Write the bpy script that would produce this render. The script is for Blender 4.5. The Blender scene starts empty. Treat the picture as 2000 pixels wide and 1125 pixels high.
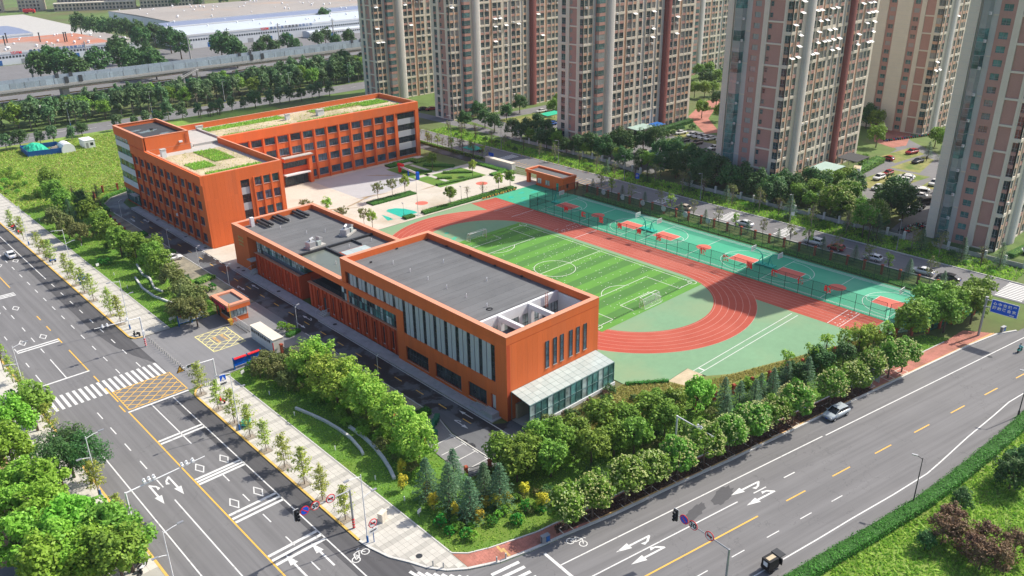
import bpy, bmesh, math, random
import numpy as np
from mathutils import Vector, Matrix
R = math.radians
rng = np.random.default_rng(7)
random.seed(7)
S = bpy.context.scene
COL = S.collection

# ---------------------------------------------------------------- camera
yaw, pitch, roll = R(42.5975), R(23.8016), R(0.938)
f_ = Vector((math.cos(pitch) * math.sin(yaw), math.cos(pitch) * math.cos(yaw), -math.sin(pitch)))
r_ = Vector((math.cos(yaw), -math.sin(yaw), 0))
d_ = f_.cross(r_)
cr, sr = math.cos(roll), math.sin(roll)
rr, dd = cr * r_ + sr * d_, -sr * r_ + cr * d_
cam_d = bpy.data.cameras.new('camera')
cam_d.sensor_width = 36.0
cam_d.lens = 1611.1 / 2000 * 36
cam_d.clip_start, cam_d.clip_end = 1.0, 6000.0
cam = bpy.data.objects.new('camera', cam_d)
COL.objects.link(cam)
cam.matrix_world = Matrix(((rr.x, -dd.x, -f_.x, 0), (rr.y, -dd.y, -f_.y, 0), (rr.z, -dd.z, -f_.z, 70.0), (0, 0, 0, 1)))
S.camera = cam

# ---------------------------------------------------------------- sky, sun, exposure
SUN_EL, SUN_AZ = R(45.5), R(105.5)          # azimuth clockwise from +Y
W = bpy.data.worlds.new('World'); S.world = W; W.use_nodes = True
nt = W.node_tree
sky = nt.nodes.new('ShaderNodeTexSky'); sky.sky_type = 'NISHITA'; sky.sun_disc = False
sky.sun_elevation, sky.sun_rotation = SUN_EL, SUN_AZ
sky.air_density, sky.dust_density, sky.ozone_density = 0.75, 2.0, 0.6
bg = nt.nodes['Background']; bg.inputs[1].default_value = 0.148
nt.links.new(sky.outputs[0], bg.inputs[0])
sun_d = bpy.data.lights.new('sun', 'SUN'); sun_d.energy = 4.4; sun_d.angle = R(0.55); sun_d.color = (1.0, 0.93, 0.82)
sun = bpy.data.objects.new('sun', sun_d); COL.objects.link(sun)
sv = Vector((math.sin(SUN_AZ) * math.cos(SUN_EL), math.cos(SUN_AZ) * math.cos(SUN_EL), math.sin(SUN_EL)))
sun.rotation_euler = (-sv).to_track_quat('-Z', 'Y').to_euler()
S.view_settings.view_transform = 'Standard'; S.view_settings.look = 'None'
S.view_settings.exposure = 0.5; S.view_settings.gamma = 1.0
S.view_settings.use_curve_mapping = False
S.cycles.max_bounces = 5; S.cycles.diffuse_bounces = 3; S.cycles.glossy_bounces = 2
S.cycles.transparent_max_bounces = 10; S.cycles.transmission_bounces = 3
S.cycles.use_denoising = True
S.cycles.caustics_reflective = False; S.cycles.caustics_refractive = False

# ---------------------------------------------------------------- materials
MATS = {}
def nodes(name):
    m = bpy.data.materials.new(name); m.use_nodes = True
    t = m.node_tree; b = t.nodes['Principled BSDF']
    return m, t, b
def mapped(t, src='world', scale=(1, 1, 1)):
    if src == 'world':
        g = t.nodes.new('ShaderNodeNewGeometry'); o = g.outputs['Position']
    else:
        g = t.nodes.new('ShaderNodeTexCoord'); o = g.outputs['Object']
    mp = t.nodes.new('ShaderNodeMapping'); mp.inputs['Scale'].default_value = scale
    t.links.new(o, mp.inputs[0]); return mp.outputs[0]
def noise(t, vec, scale, detail=4, rough=.6):
    n = t.nodes.new('ShaderNodeTexNoise'); n.inputs['Scale'].default_value = scale
    n.inputs['Detail'].default_value = detail; n.inputs['Roughness'].default_value = rough
    t.links.new(vec, n.inputs['Vector']); return n.outputs['Fac']
def ramp(t, fac, stops):
    r = t.nodes.new('ShaderNodeValToRGB')
    while len(r.color_ramp.elements) < len(stops): r.color_ramp.elements.new(.5)
    for e, (p, c) in zip(r.color_ramp.elements, stops):
        e.position = p; e.color = (*c, 1) if len(c) == 3 else c
    t.links.new(fac, r.inputs[0]); return r.outputs[0]
def mix(t, fac, a, b, mode='MIX'):
    m = t.nodes.new('ShaderNodeMix'); m.data_type = 'RGBA'; m.blend_type = mode
    for i, v in ((0, fac), (6, a), (7, b)):
        if hasattr(v, 'links'): t.links.new(v, m.inputs[i])
        elif i == 0: m.inputs[0].default_value = v
        else: m.inputs[i].default_value = (*v, 1)
    return m.outputs[2]
def maths(t, op, a, b=0.):
    m = t.nodes.new('ShaderNodeMath'); m.operation = op
    for i, v in ((0, a), (1, b)):
        if hasattr(v, 'links'): t.links.new(v, m.inputs[i])
        else: m.inputs[i].default_value = v
    return m.outputs[0]
def bump(t, b, fac, s, d=.02):
    n = t.nodes.new('ShaderNodeBump'); n.inputs['Strength'].default_value = s; n.inputs['Distance'].default_value = d
    t.links.new(fac, n.inputs['Height']); t.links.new(n.outputs[0], b.inputs['Normal'])
def sc(c, k): return tuple(min(1., x * k) for x in c)
def mat(name, c, rough=.75, var=.12, scale=.8, spec=.3, metal=0., bmp=0., fine=9., rnd=0., c2=None, c2pos=(.45, .62), src='world', stretch=(1, 1, 1)):
    """plain surface: two octaves of noise round the base colour, optional second colour in patches, optional per-object variation"""
    if name in MATS: return MATS[name]
    m, t, b = nodes(name); v = mapped(t, src, stretch)
    n1 = noise(t, v, scale, 5); n2 = noise(t, v, scale * fine, 3)
    col = ramp(t, n1, [(.3, sc(c, 1 - var)), (.7, sc(c, 1 + var))])
    col = mix(t, .35, col, ramp(t, n2, [(.3, sc(c, 1 - 1.3 * var)), (.7, sc(c, 1 + 1.3 * var))]))
    if c2:
        n3 = noise(t, v, scale * .35, 6, .65)
        col = mix(t, ramp(t, n3, [(c2pos[0], (0, 0, 0)), (c2pos[1], (1, 1, 1))]), col, c2)
    if rnd:
        oi = t.nodes.new('ShaderNodeObjectInfo')
        k = maths(t, 'ADD', maths(t, 'MULTIPLY', oi.outputs['Random'], 2 * rnd), 1 - rnd)
        hsv = t.nodes.new('ShaderNodeHueSaturation'); t.links.new(k, hsv.inputs['Value']); t.links.new(col, hsv.inputs['Color']); col = hsv.outputs[0]
    t.links.new(col, b.inputs['Base Color'])
    b.inputs['Roughness'].default_value = rough; b.inputs['Specular IOR Level'].default_value = spec; b.inputs['Metallic'].default_value = metal
    if bmp: bump(t, b, n2, bmp)
    MATS[name] = m; return m
def glass(name, c, rough=.06, spec=.6, rnd=.35, lo=.6, hi=1.7, curtain=None):
    m, t, b = nodes(name)
    oi = t.nodes.new('ShaderNodeObjectInfo'); v = mapped(t, 'world')
    n = noise(t, v, .55, 3)
    k = maths(t, 'ADD', maths(t, 'MULTIPLY', oi.outputs['Random'], 2 * rnd), 1 - rnd)
    col = ramp(t, n, [(.35, sc(c, lo)), (.65, sc(c, hi))])
    hsv = t.nodes.new('ShaderNodeHueSaturation'); t.links.new(k, hsv.inputs['Value']); t.links.new(col, hsv.inputs['Color'])
    out = hsv.outputs[0]
    if curtain: out = mix(t, maths(t, 'GREATER_THAN', oi.outputs['Random'], .74), out, curtain)
    t.links.new(out, b.inputs['Base Color'])
    b.inputs['Roughness'].default_value = rough; b.inputs['Specular IOR Level'].default_value = spec
    MATS[name] = m; return m
def asphalt(name, c, wet=None, streak=.1, rot=0.):
    m, t, b = nodes(name); v = mapped(t)
    n1 = noise(t, v, .12, 6, .6); n2 = noise(t, v, 14, 2); v4 = mapped(t, 'world', (1.3, .03, 1))
    if rot:
        pre = t.nodes.new('ShaderNodeVectorRotate'); pre.rotation_type = 'Z_AXIS'; pre.inputs['Angle'].default_value = rot
        t.links.new(v4.node.inputs[0].links[0].from_socket, pre.inputs['Vector']); t.links.new(pre.outputs[0], v4.node.inputs[0])
    n4 = noise(t, v4, 1.0, 3)
    col = ramp(t, n1, [(.3, sc(c, .88)), (.7, sc(c, 1.12))])
    col = mix(t, .3, col, ramp(t, n2, [(.3, sc(c, .7)), (.7, sc(c, 1.3))]))
    col = mix(t, streak * 2, col, ramp(t, n4, [(.35, sc(c, .7)), (.65, sc(c, 1.25))]))
    dist = t.nodes.new('ShaderNodeTexNoise'); dist.inputs['Scale'].default_value = .5; dist.inputs['Detail'].default_value = 4
    t.links.new(v, dist.inputs['Vector'])
    add = t.nodes.new('ShaderNodeVectorMath'); add.operation = 'MULTIPLY_ADD'; add.inputs[1].default_value = (5, 5, 5)
    t.links.new(dist.outputs['Color'], add.inputs[0]); t.links.new(v, add.inputs[2])
    vo = t.nodes.new('ShaderNodeTexVoronoi'); vo.feature = 'DISTANCE_TO_EDGE'; vo.inputs['Scale'].default_value = .075
    t.links.new(add.outputs[0], vo.inputs['Vector'])
    crack = ramp(t, vo.outputs['Distance'], [(0, (1, 1, 1)), (.0035, (0, 0, 0))])
    col = mix(t, maths(t, 'MULTIPLY', crack, .5), col, sc(c, .45))
    b.inputs['Roughness'].default_value = .85; b.inputs['Specular IOR Level'].default_value = .25
    if wet:
        w = noise(t, v, wet[0], 7, .62)
        wf = ramp(t, w, [(wet[1], (0, 0, 0)), (wet[1] + .035, (1, 1, 1))])
        col = mix(t, wf, col, sc(c, wet[2]))
        rg = mix(t, wf, (.85, .85, .85), (.38, .38, .38)); t.links.new(rg, b.inputs['Roughness'])
    t.links.new(col, b.inputs['Base Color']); bump(t, b, n2, .25, .01)
    MATS[name] = m; return m
def leafmat(name, ca, cb, trans=.3, rough=.55, hue=.02):
    """leaf: own colour varies leaf to leaf (attribute tint) and tree to tree (object random)"""
    m, t, b = nodes(name)
    at = t.nodes.new('ShaderNodeAttribute'); at.attribute_name = 'tint'
    oi = t.nodes.new('ShaderNodeObjectInfo')
    col = mix(t, at.outputs['Fac'], ca, cb)
    hsv = t.nodes.new('ShaderNodeHueSaturation')
    t.links.new(maths(t, 'ADD', maths(t, 'MULTIPLY', oi.outputs['Random'], 2 * hue), .5 - hue), hsv.inputs['Hue'])
    t.links.new(maths(t, 'ADD', maths(t, 'MULTIPLY', oi.outputs['Random'], .3), .85), hsv.inputs['Value'])
    t.links.new(col, hsv.inputs['Color'])
    t.links.new(hsv.outputs[0], b.inputs['Base Color']); b.inputs['Roughness'].default_value = rough; b.inputs['Specular IOR Level'].default_value = .25
    tr = t.nodes.new('ShaderNodeBsdfTranslucent'); t.links.new(hsv.outputs[0], tr.inputs[0])
    ms = t.nodes.new('ShaderNodeMixShader'); ms.inputs[0].default_value = trans
    out = t.nodes['Material Output']
    t.links.new(b.outputs[0], ms.inputs[1]); t.links.new(tr.outputs[0], ms.inputs[2]); t.links.new(ms.outputs[0], out.inputs[0])
    MATS[name] = m; return m
def meshmat(name, c, alpha):
    """wire netting: a fine woven mask, open between the wires"""
    m, t, b = nodes(name)
    b.inputs['Base Color'].default_value = (*c, 1); b.inputs['Roughness'].default_value = .6; b.inputs['Alpha'].default_value = alpha
    MATS[name] = m; return m

M = MATS
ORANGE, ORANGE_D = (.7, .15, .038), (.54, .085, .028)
asphalt('asphalt', (.165, .163, .165), streak=.2)
asphalt('asphalt_south', (.165, .163, .165), streak=.2, rot=R(99.9))
asphalt('asphalt_new', (.085, .084, .088), streak=.25)
asphalt('asphalt_school', (.125, .13, .138), wet=(.16, .47, .32))
asphalt('asphalt_lot', (.2, .2, .205))
asphalt('asphalt_far', (.17, .168, .172))
mat('terrain', (.1, .16, .04), .95, .35, .03, c2=(.12, .11, .05), bmp=.4)
mat('lawn', (.1, .21, .03), .95, .35, .25, c2=(.13, .2, .03), bmp=.5)
mat('weed_ground', (.2, .31, .055), .95, .35, .1, c2=(.19, .24, .06), bmp=.5)
mat('dry_grass', (.24, .23, .08), .95, .3, .4, c2=(.1, .16, .03), bmp=.5)
mat('mulch', (.085, .055, .045), .95, .35, .8, c2=(.05, .06, .025))
mat('white_paint', (.64, .64, .62), .6, .14, 5, c2=(.27, .27, .27), c2pos=(.57, .7))
mat('yellow_paint', (.72, .42, .07), .6, .1, 1.5)
mat('pale_yellow_paint', (.75, .68, .28), .6, .1, 1.5)
mat('tile_pale', (.5, .48, .43), .8, .08, .5, rnd=.06)
mat('tile_joint', (.36, .35, .31), .9, .1)
mat('tile_grey', (.42, .42, .43), .8, .1, .5, rnd=.07, c2=(.3, .3, .31), c2pos=(.55, .7))
mat('paver_red', (.42, .17, .13), .85, .15, .7, rnd=.12, c2=(.3, .13, .09))
mat('paver_yellow', (.55, .36, .14), .85, .12, .7, rnd=.1)
mat('paver_lot', (.3, .27, .2), .9, .2, .8, c2=(.16, .15, .12), rnd=.06)
mat('kerb', (.5, .49, .46), .85, .12, .6, rnd=.08)
mat('kerb_yellow', (.62, .4, .1), .8, .15, .6)
mat('concrete', (.42, .41, .385), .85, .12, .4)
mat('plaza', (.52, .48, .41), .85, .1, .16, c2=(.42, .36, .27), c2pos=(.52, .7))
mat('plaza_dry', (.4, .4, .41), .85, .08, .3)
mat('orange', ORANGE, .7, .07, .5, spec=.25, rnd=.05, c2=(.62, .15, .05), c2pos=(.5, .75), stretch=(1, 1, .12))
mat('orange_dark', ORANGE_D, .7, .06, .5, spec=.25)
mat('orange_top', (.62, .27, .17), .75, .05, .5)
mat('panel_grey', (.42, .44, .46), .6, .05, .5, rnd=.05)
mat('wall_white', (.66, .67, .68), .7, .05, .4)
mat('roof_felt', (.122, .126, .13), .8, .12, .25, rnd=.09, c2=(.14, .144, .148))
mat('roof_dark', (.05, .052, .055), .8, .15, .3)
mat('roof_pool', (.13, .15, .125), .18, .1, .15)
mat('metal_dark', (.035, .038, .042), .5, .1, 1)
mat('metal_grey', (.34, .35, .37), .45, .08, 1, metal=.4)
mat('metal_white', (.7, .71, .72), .45, .05, 1)
mat('metal_blue', (.02, .12, .35), .45, .08, 1)
mat('frame_dark', (.05, .055, .06), .5, .1, 1)
mat('track_red', (.37, .07, .042), .85, .09, .12, c2=(.42, .1, .065))
mat('lane_paint', (.56, .33, .28), .8, .15, 1.2)
mat('track_light', (.5, .17, .115), .85, .06, .3)
mat('field_green', (.165, .3, .175), .85, .1, .1, c2=(.21, .3, .17))
mat('court_green', (.05, .36, .21), .8, .06, .12, c2=(.1, .38, .24))
mat('court_red', (.58, .14, .1), .8, .05, .3)
mat('turf_a', (.07, .19, .04), .9, .1, .35, bmp=.2)
mat('turf_b', (.1, .27, .04), .9, .1, .35, bmp=.2)
mat('fence_green', (.012, .045, .035), .5, .1, 1)
meshmat('net_green', (.012, .09, .06), .2)
meshmat('net_dark', (.012, .05, .04), .16)
meshmat('net_white', (.8, .8, .8), .14)
mat('red_paint', (.75, .02, .025), .55, .08, 1)
mat('blue_sign', (.0, .1, .62), .4, .05, 1)
mat('white_sign', (.78, .78, .77), .5, .04, 1)
mat('black', (.012, .012, .014), .5, .1, 1)
mat('brick_red', (.38, .085, .045), .85, .15, 2, rnd=.1)
mat('stone_pale', (.66, .6, .5), .7, .06, .6, rnd=.03)
mat('stone_white', (.62, .62, .6), .6, .05, .6, rnd=.03)
mat('galv', (.5, .51, .52), .4, .08, 1, metal=.5)
mat('steel_rail', (.55, .56, .57), .35, .06, 1, metal=.6)
mat('bark', (.13, .095, .07), .95, .25, 4, src='object')
mat('bark_pale', (.3, .26, .21), .95, .25, 4, src='object')
mat('gold', (.6, .42, .16), .4, .05, 1, metal=.5)
mat('sand', (.5, .42, .29), .95, .18, .4, c2=(.36, .31, .2))
mat('soil', (.33, .2, .12), .95, .2, .5)
glass('glass_dark', (.028, .04, .045)); glass('glass_teal', (.07, .18, .17)); glass('glass_pale', (.36, .45, .44), .08)  # glass_pale has the reflected sky put into its base colour
glass('glass_blue', (.05, .09, .13)); glass('glass_roof', (.4, .46, .44), .25, .5, .08, .95, 1.06)
mat('rubber', (.015, .015, .016), .85, .1, 1)
mat('teal_plastic', (.02, .4, .3), .5, .08, 1)
mat('bin_green', (.01, .12, .06), .5, .1, 1)
mat('tarp_green', (.02, .42, .25), .6, .12, .8)
mat('tarp_blue', (.015, .12, .42), .5, .1, .8)
mat('haze_white', (.75, .76, .77), .7, .05, .2)
# foliage colours
leafmat('leaf_mid', (.12, .24, .03), (.27, .44, .06))
leafmat('leaf_bright', (0.153, 0.357, 0.025), (0.340, 0.612, 0.085), .35)
leafmat('leaf_dark', (.04, .115, .035), (.11, .235, .06))
leafmat('leaf_belt', (.07, .155, .06), (.17, .285, .11))
leafmat('leaf_olive', (0.128, 0.162, 0.043), (0.255, 0.289, 0.093))
leafmat('leaf_yellow', (.5, .45, .03), (.75, .66, .08), .35)
leafmat('leaf_lime', (0.187, 0.374, 0.034), (0.459, 0.612, 0.102), .35)
leafmat('leaf_ginkgo', (0.238, 0.340, 0.051), (0.510, 0.578, 0.119), .35)
leafmat('leaf_magnolia', (.09, .23, .025), (.23, .42, .05), .25, .4)
leafmat('blossom', (.34, .43, .12), (.55, .56, .24), .2)
leafmat('leaf_cedar', (.05, .135, .065), (.12, .23, .11), .15)
leafmat('leaf_red', (.12, .075, .04), (.24, .14, .085), .2)
leafmat('leaf_hedge', (0.020, 0.170, 0.017), (0.076, 0.374, 0.034), .25)
leafmat('grass_blade', (.17, .37, .035), (.46, .63, .1), .4)
leafmat('grass_dry', (.34, .36, .09), (.6, .55, .2), .35)

# ---------------------------------------------------------------- mesh helpers
class MB:
    """collects boxes, prisms, tubes and quads; build() links them as one mesh object"""
    def __init__(s): s.v, s.f, s.m = [], [], []
    def poly(s, pts, mi=0):
        n = len(s.v); s.v += [tuple(p) for p in pts]; s.f.append(tuple(range(n, n + len(pts)))); s.m.append(mi); return s
    def box(s, x0, y0, z0, x1, y1, z1, mi=0, bottom=True):
        n = len(s.v)
        s.v += [(x0, y0, z0), (x1, y0, z0), (x1, y1, z0), (x0, y1, z0), (x0, y0, z1), (x1, y0, z1), (x1, y1, z1), (x0, y1, z1)]
        fs = [(4, 5, 6, 7), (0, 1, 5, 4), (1, 2, 6, 5), (2, 3, 7, 6), (3, 0, 4, 7)] + ([(3, 2, 1, 0)] if bottom else [])
        s.f += [tuple(n + i for i in q) for q in fs]; s.m += [mi] * len(fs); return s
    def prism(s, pts, z0, z1, mi=0):
        a = sum(pts[i][0] * pts[(i + 1) % len(pts)][1] - pts[(i + 1) % len(pts)][0] * pts[i][1] for i in range(len(pts)))
        if a < 0: pts = pts[::-1]
        n, k = len(s.v), len(pts)
        s.v += [(x, y, z0) for x, y in pts] + [(x, y, z1) for x, y in pts]
        s.f.append(tuple(range(n + k, n + 2 * k))); s.m.append(mi)
        for i in range(k):
            j = (i + 1) % k; s.f.append((n + i, n + j, n + k + j, n + k + i)); s.m.append(mi)
        return s
    def loft(s, rings, cap=True, mi=0):
        n, k = len(s.v), len(rings[0])
        for r in rings: s.v += [tuple(p) for p in r]
        for a in range(len(rings) - 1):
            for i in range(k):
                j = (i + 1) % k
                s.f.append((n + a * k + i, n + a * k + j, n + (a + 1) * k + j, n + (a + 1) * k + i)); s.m.append(mi)
        if cap:
            s.f.append(tuple(range(n + k - 1, n - 1, -1))); s.m.append(mi)
            e = n + (len(rings) - 1) * k; s.f.append(tuple(range(e, e + k))); s.m.append(mi)
        return s
    def tube(s, pts, r, n=6, mi=0, cap=True):
        pts = [Vector(p) for p in pts]; rs = r if isinstance(r, (list, tuple)) else [r] * len(pts)
        rings = []
        for i, p in enumerate(pts):
            d = (pts[min(i + 1, len(pts) - 1)] - pts[max(i - 1, 0)]).normalized()
            a = d.cross(Vector((0, 0, 1)) if abs(d.z) < .9 else Vector((1, 0, 0))).normalized(); b = d.cross(a)
            rings.append([p + rs[i] * (math.cos(2 * math.pi * k / n) * a + math.sin(2 * math.pi * k / n) * b) for k in range(n)])
        return s.loft(rings, cap, mi)
    def cyl(s, x, y, z0, z1, r, n=10, r2=None, mi=0): return s.tube([(x, y, z0), (x, y, z1)], [r, r if r2 is None else r2], n, mi)
    def xf(s, fn): s.v = [tuple(fn(Vector(p))) for p in s.v]; return s
    def mesh(s, name, mats=(), smooth=False):
        me = bpy.data.meshes.new(name); me.from_pydata(s.v, [], s.f)
        for m in mats: me.materials.append(M[m] if isinstance(m, str) else m)
        if any(s.m): me.polygons.foreach_set('material_index', s.m)
        if smooth: me.polygons.foreach_set('use_smooth', [True] * len(s.f))
        me.update(); return me
    def build(s, name, mats, parent=None, smooth=False, loc=(0, 0, 0), rz=0):
        return link(name, s.mesh(name, mats if isinstance(mats, (list, tuple)) else [mats], smooth), parent, loc, rz)
def link(name, data, parent=None, loc=(0, 0, 0), rz=0, scale=None):
    o = bpy.data.objects.new(name, data); COL.objects.link(o)
    o.location = loc
    if rz: o.rotation_euler = (0, 0, rz)
    if scale is not None: o.scale = scale if hasattr(scale, '__len__') else (scale,) * 3
    if parent is not None: o.parent = parent; KIDS.setdefault(parent.name, []).append(o)
    return o
def tag(o, label=None, cat=None, group=None, kind=None):
    if label: o['label'] = label
    if cat: o['category'] = cat
    if group: o['group'] = group
    if kind: o['kind'] = kind
    return o
def thing(name, label, cat, loc=(0, 0, 0), rz=0, group=None, scale=None):
    return tag(link(name, None, None, loc, rz, scale), label, cat, group)
UNIT = {}
def unit(m):
    if m not in UNIT: UNIT[m] = MB().box(-.5, -.5, -.5, .5, .5, .5).mesh('box_' + m, [m])
    return UNIT[m]
def piece(name, m, p, x0, y0, z0, x1, y1, z1):
    """one box-shaped part; all alike pieces share one mesh. Coordinates are the parent's own."""
    return link(name, unit(m), p, ((x0 + x1) / 2, (y0 + y1) / 2, (z0 + z1) / 2), 0, (abs(x1 - x0), abs(y1 - y0), abs(z1 - z0)))
def wpiece(name, m, p, x0, y0, z0, x1, y1, z1):
    """same, in world coordinates under an unrotated parent"""
    l = p.location if p else Vector((0, 0, 0))
    return piece(name, m, p, x0 - l.x, y0 - l.y, z0 - l.z, x1 - l.x, y1 - l.y, z1 - l.z)
def wbuild(mb, name, mats, p, smooth=False):
    l = p.location; mb.v = [(x - l.x, y - l.y, z - l.z) for x, y, z in mb.v]; return mb.build(name, mats, p, smooth)
KIDS = {}
def copy_tree(o, parent=None, loc=None, rz=None, scale=None):
    c = o.copy(); COL.objects.link(c); c.parent = parent
    if parent is not None: KIDS.setdefault(parent.name, []).append(c)
    if loc is not None: c.location = loc
    if rz is not None: c.rotation_euler = (0, 0, rz)
    if scale is not None: c.scale = scale if hasattr(scale, '__len__') else (scale,) * 3
    for ch in list(KIDS.get(o.name, [])): copy_tree(ch, c)
    return c
def struct(o): o['kind'] = 'structure'; return o
def sheet(name, pts, z0, z1, m, parent=None):
    o = MB().prism(pts, z0, z1).build(name, m, parent)
    return o if parent else struct(o)
def rect(x0, y0, x1, y1): return [(x0, y0), (x1, y0), (x1, y1), (x0, y1)]
def holes_wall(a0, a1, z0, z1, holes):
    """cells of a wall face left when rectangular openings are cut out; runs along a are merged"""
    zs = sorted({z0, z1, *[h[2] for h in holes], *[h[3] for h in holes]}); zs = [z for z in zs if z0 <= z <= z1]
    out = []
    for k in range(len(zs) - 1):
        zm = (zs[k] + zs[k + 1]) / 2
        cuts = sorted((max(a0, h[0]), min(a1, h[1])) for h in holes if h[2] < zm < h[3])
        c = a0
        for h0, h1 in cuts:
            if h0 > c + 1e-6: out.append((c, h0, zs[k], zs[k + 1]))
            c = max(c, h1)
        if c < a1 - 1e-6: out.append((c, a1, zs[k], zs[k + 1]))
    return out
def wall_x(mb, x0, x1, y0, y1, z0, z1, holes=(), mi=0):
    for a, b, c, d in holes_wall(y0, y1, z0, z1, list(holes)): mb.box(x0, a, c, x1, b, d, mi)
    return mb
def wall_y(mb, y0, y1, x0, x1, z0, z1, holes=(), mi=0):
    for a, b, c, d in holes_wall(x0, x1, z0, z1, list(holes)): mb.box(a, y0, c, b, y1, d, mi)
    return mb
def win_mesh(w, h, cols, rows, glassm, framem, sill=True, d=.16, fr=.06, split=None):
    """window facing -y, centred on x, standing on z=0: recessed glass, frame bars, sill"""
    key = (w, h, cols, rows, glassm, framem, sill, d, split)
    if key in WINS: return WINS[key]
    b = MB()
    b.box(-w / 2, d - .02, 0, w / 2, d + .02, h, 0)
    xs = [-w / 2 + w * i / cols for i in range(cols + 1)]
    zs = [h * i / rows for i in range(rows + 1)] if split is None else [0, h * split, h]
    for x in xs: b.box(x - fr / 2 if x > -w / 2 else x, d - .08, 0, x + fr / 2 if x < w / 2 else x, d - .021, h, 1)
    for z in zs: b.box(-w / 2, d - .075, max(0, z - fr / 2), w / 2, d - .022, min(h, z + fr / 2), 1)
    if sill: b.box(-w / 2 - .06, -.1, -.1, w / 2 + .06, d - .03, -.004, 2)
    WINS[key] = b.mesh('window', [glassm, framem, 'concrete']); return WINS[key]
WINS = {}
def ordinal(i): return ['first', 'second', 'third', 'fourth', 'fifth', 'sixth', 'seventh', 'eighth', 'ninth', 'tenth', 'eleventh', 'twelfth', 'thirteenth', 'fourteenth', 'fifteenth', 'sixteenth', 'seventeenth', 'eighteenth', 'nineteenth', 'twentieth'][i]
def text_mesh(body, size=1., ext=.02, bold=.012):
    k = (body, size, ext)
    if k in TXT: return TXT[k]
    c = bpy.data.curves.new('lettering', 'FONT'); c.body = body; c.size = size; c.extrude = ext; c.offset = bold
    c.align_x = 'CENTER'; c.align_y = 'CENTER'; c.resolution_u = 2
    o = bpy.data.objects.new('lettering', c); me = bpy.data.meshes.new_from_object(o)
    bpy.data.objects.remove(o); bpy.data.curves.remove(c); me.name = 'lettering'
    TXT[k] = me; return me
TXT = {}
def lettering(body, m, parent, loc, rot, size, name='lettering', bold=.012):
    me = text_mesh(body, size, .02, bold); 
    if not me.materials: me.materials.append(M[m])
    o = link(name, me, parent, loc); o.rotation_euler = rot; return o
FACE_MX = (R(90), 0, R(-90))      # text standing up, read from -x
FACE_MY = (R(90), 0, 0)           # text standing up, read from -y

# ---------------------------------------------------------------- ground, roads, pavements
struct(MB().poly([(-2500, -1500, -.06), (3500, -1500, -.06), (3500, 4500, -.06), (-2500, 4500, -.06)]).build('ground', 'terrain'))
UA = R(-9.87); U = Vector((math.cos(UA), math.sin(UA))); NV = Vector((-U.y, U.x)); P0 = Vector((63.9, 51.4))
def sr(t, n): p = P0 + t * U + n * NV; return (p.x, p.y)
CORNER = [(40.6, 73.1), (40.85, 71.1), (41.6, 68.1), (42.9, 65.5), (43.8, 63.4), (45.2, 61.4), (47.3, 59.75), (50.8, 58.0), (54.9, 56.9), (59.4, 56.0), (67.0, 54.3)]
KN = [(79.6, 52.15), (88.2, 50.5), (107, 47.4), (126.7, 44.1), (148, 40.4), (156, 38.6), (160, 36.6)]
HE = [(131, 26.4), (119.8, 26.9), (111.8, 27.5), (104.5, 28.1), (96.6, 29.1), (87.3, 30.7), (79, 32.3), (60, 35.6), (40.6, 39.0)]
west_road = sheet('west_road', rect(21.0, -60, 40.6, 620), -.05, 0, 'asphalt')
south_road = sheet('south_road', CORNER + KN + [(260, 19), (260, 8), (200, 20), (160, 24.5)] + HE, -.05, 0, 'asphalt_south')
east_road = sheet('east_road', rect(173.6, 30.0, 183.4, 262), -.05, .004, 'asphalt_far')
north_road = sheet('north_road', rect(-300, 336.5, 520, 353), -.05, .008, 'asphalt_far')
rail_road = sheet('service_road', rect(-300, 428, 700, 446), -.05, .008, 'asphalt_far')
# newer asphalt along the kerb lane
sheet('resurfaced_lane', [(37.3, 62), (37.0, 122), (40.6, 121), (40.6, 73.1), (40.85, 71.1), (41.6, 68.1), (42.9, 65.5), (42.5, 61)], 0, .004, 'asphalt_new')
sheet('resurfaced_lane', [(36.6, 330), (36.6, 158), (37.4, 149), (38.6, 143), (40.2, 138), (42.2, 133), (42.6, 148), (40.6, 150), (40.6, 330)], 0, .004, 'asphalt_new')

def mark(name, m, road, x, y, length, width, ang=R(90), z=.006):
    o = link(name, unit(m), road, (x, y, z), ang, (length, width, .008)); return o
Y90 = R(90)
def dash_y(m, x, ya, yb, w=.16, name='lane_line', road=None): mark(name, m, road or west_road, x, (ya + yb) / 2, abs(yb - ya), w)
# west road
for x, ys in ((27.3, [(168.8, 2.2), (162.7, 2.3), (156.6, 2.3), (126.2, 2.5), (120.3, 2.5), (114.3, 2.5), (108.2, 2.6), (102.2, 2.3), (176.5, 2.3), (182.5, 2.3)]),
              (34.5, [(157.3, 2.2), (151.1, 2.1), (145.2, 2.2), (139, 2.1), (97, 2), (91, 2), (85.2, 2.2), (79.2, 2.2), (73.1, 2), (163.2, 2.1), (169.2, 2.1), (175.2, 2.1), (181.2, 2.1), (187.2, 2.1), (193, 2.2), (199, 2.2), (205.2, 2.2), (211.2, 2.2), (217, 2.2), (223, 2.2)]),
              (38.0, [(157.5, 2.1), (151.4, 2.1), (145.6, 2.2), (138.9, 2.2), (163.4, 2.1), (169.5, 2.1), (175.5, 2.1), (181.6, 2.1), (188, 2.1)]),
              (23.75, [(152.6, 2.1), (146, 3.4), (140.5, 2.1), (160, 2.1), (167, 2.1)])):
    for y, l in ys: dash_y('white_paint', x, y - l / 2, y + l / 2)
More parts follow.
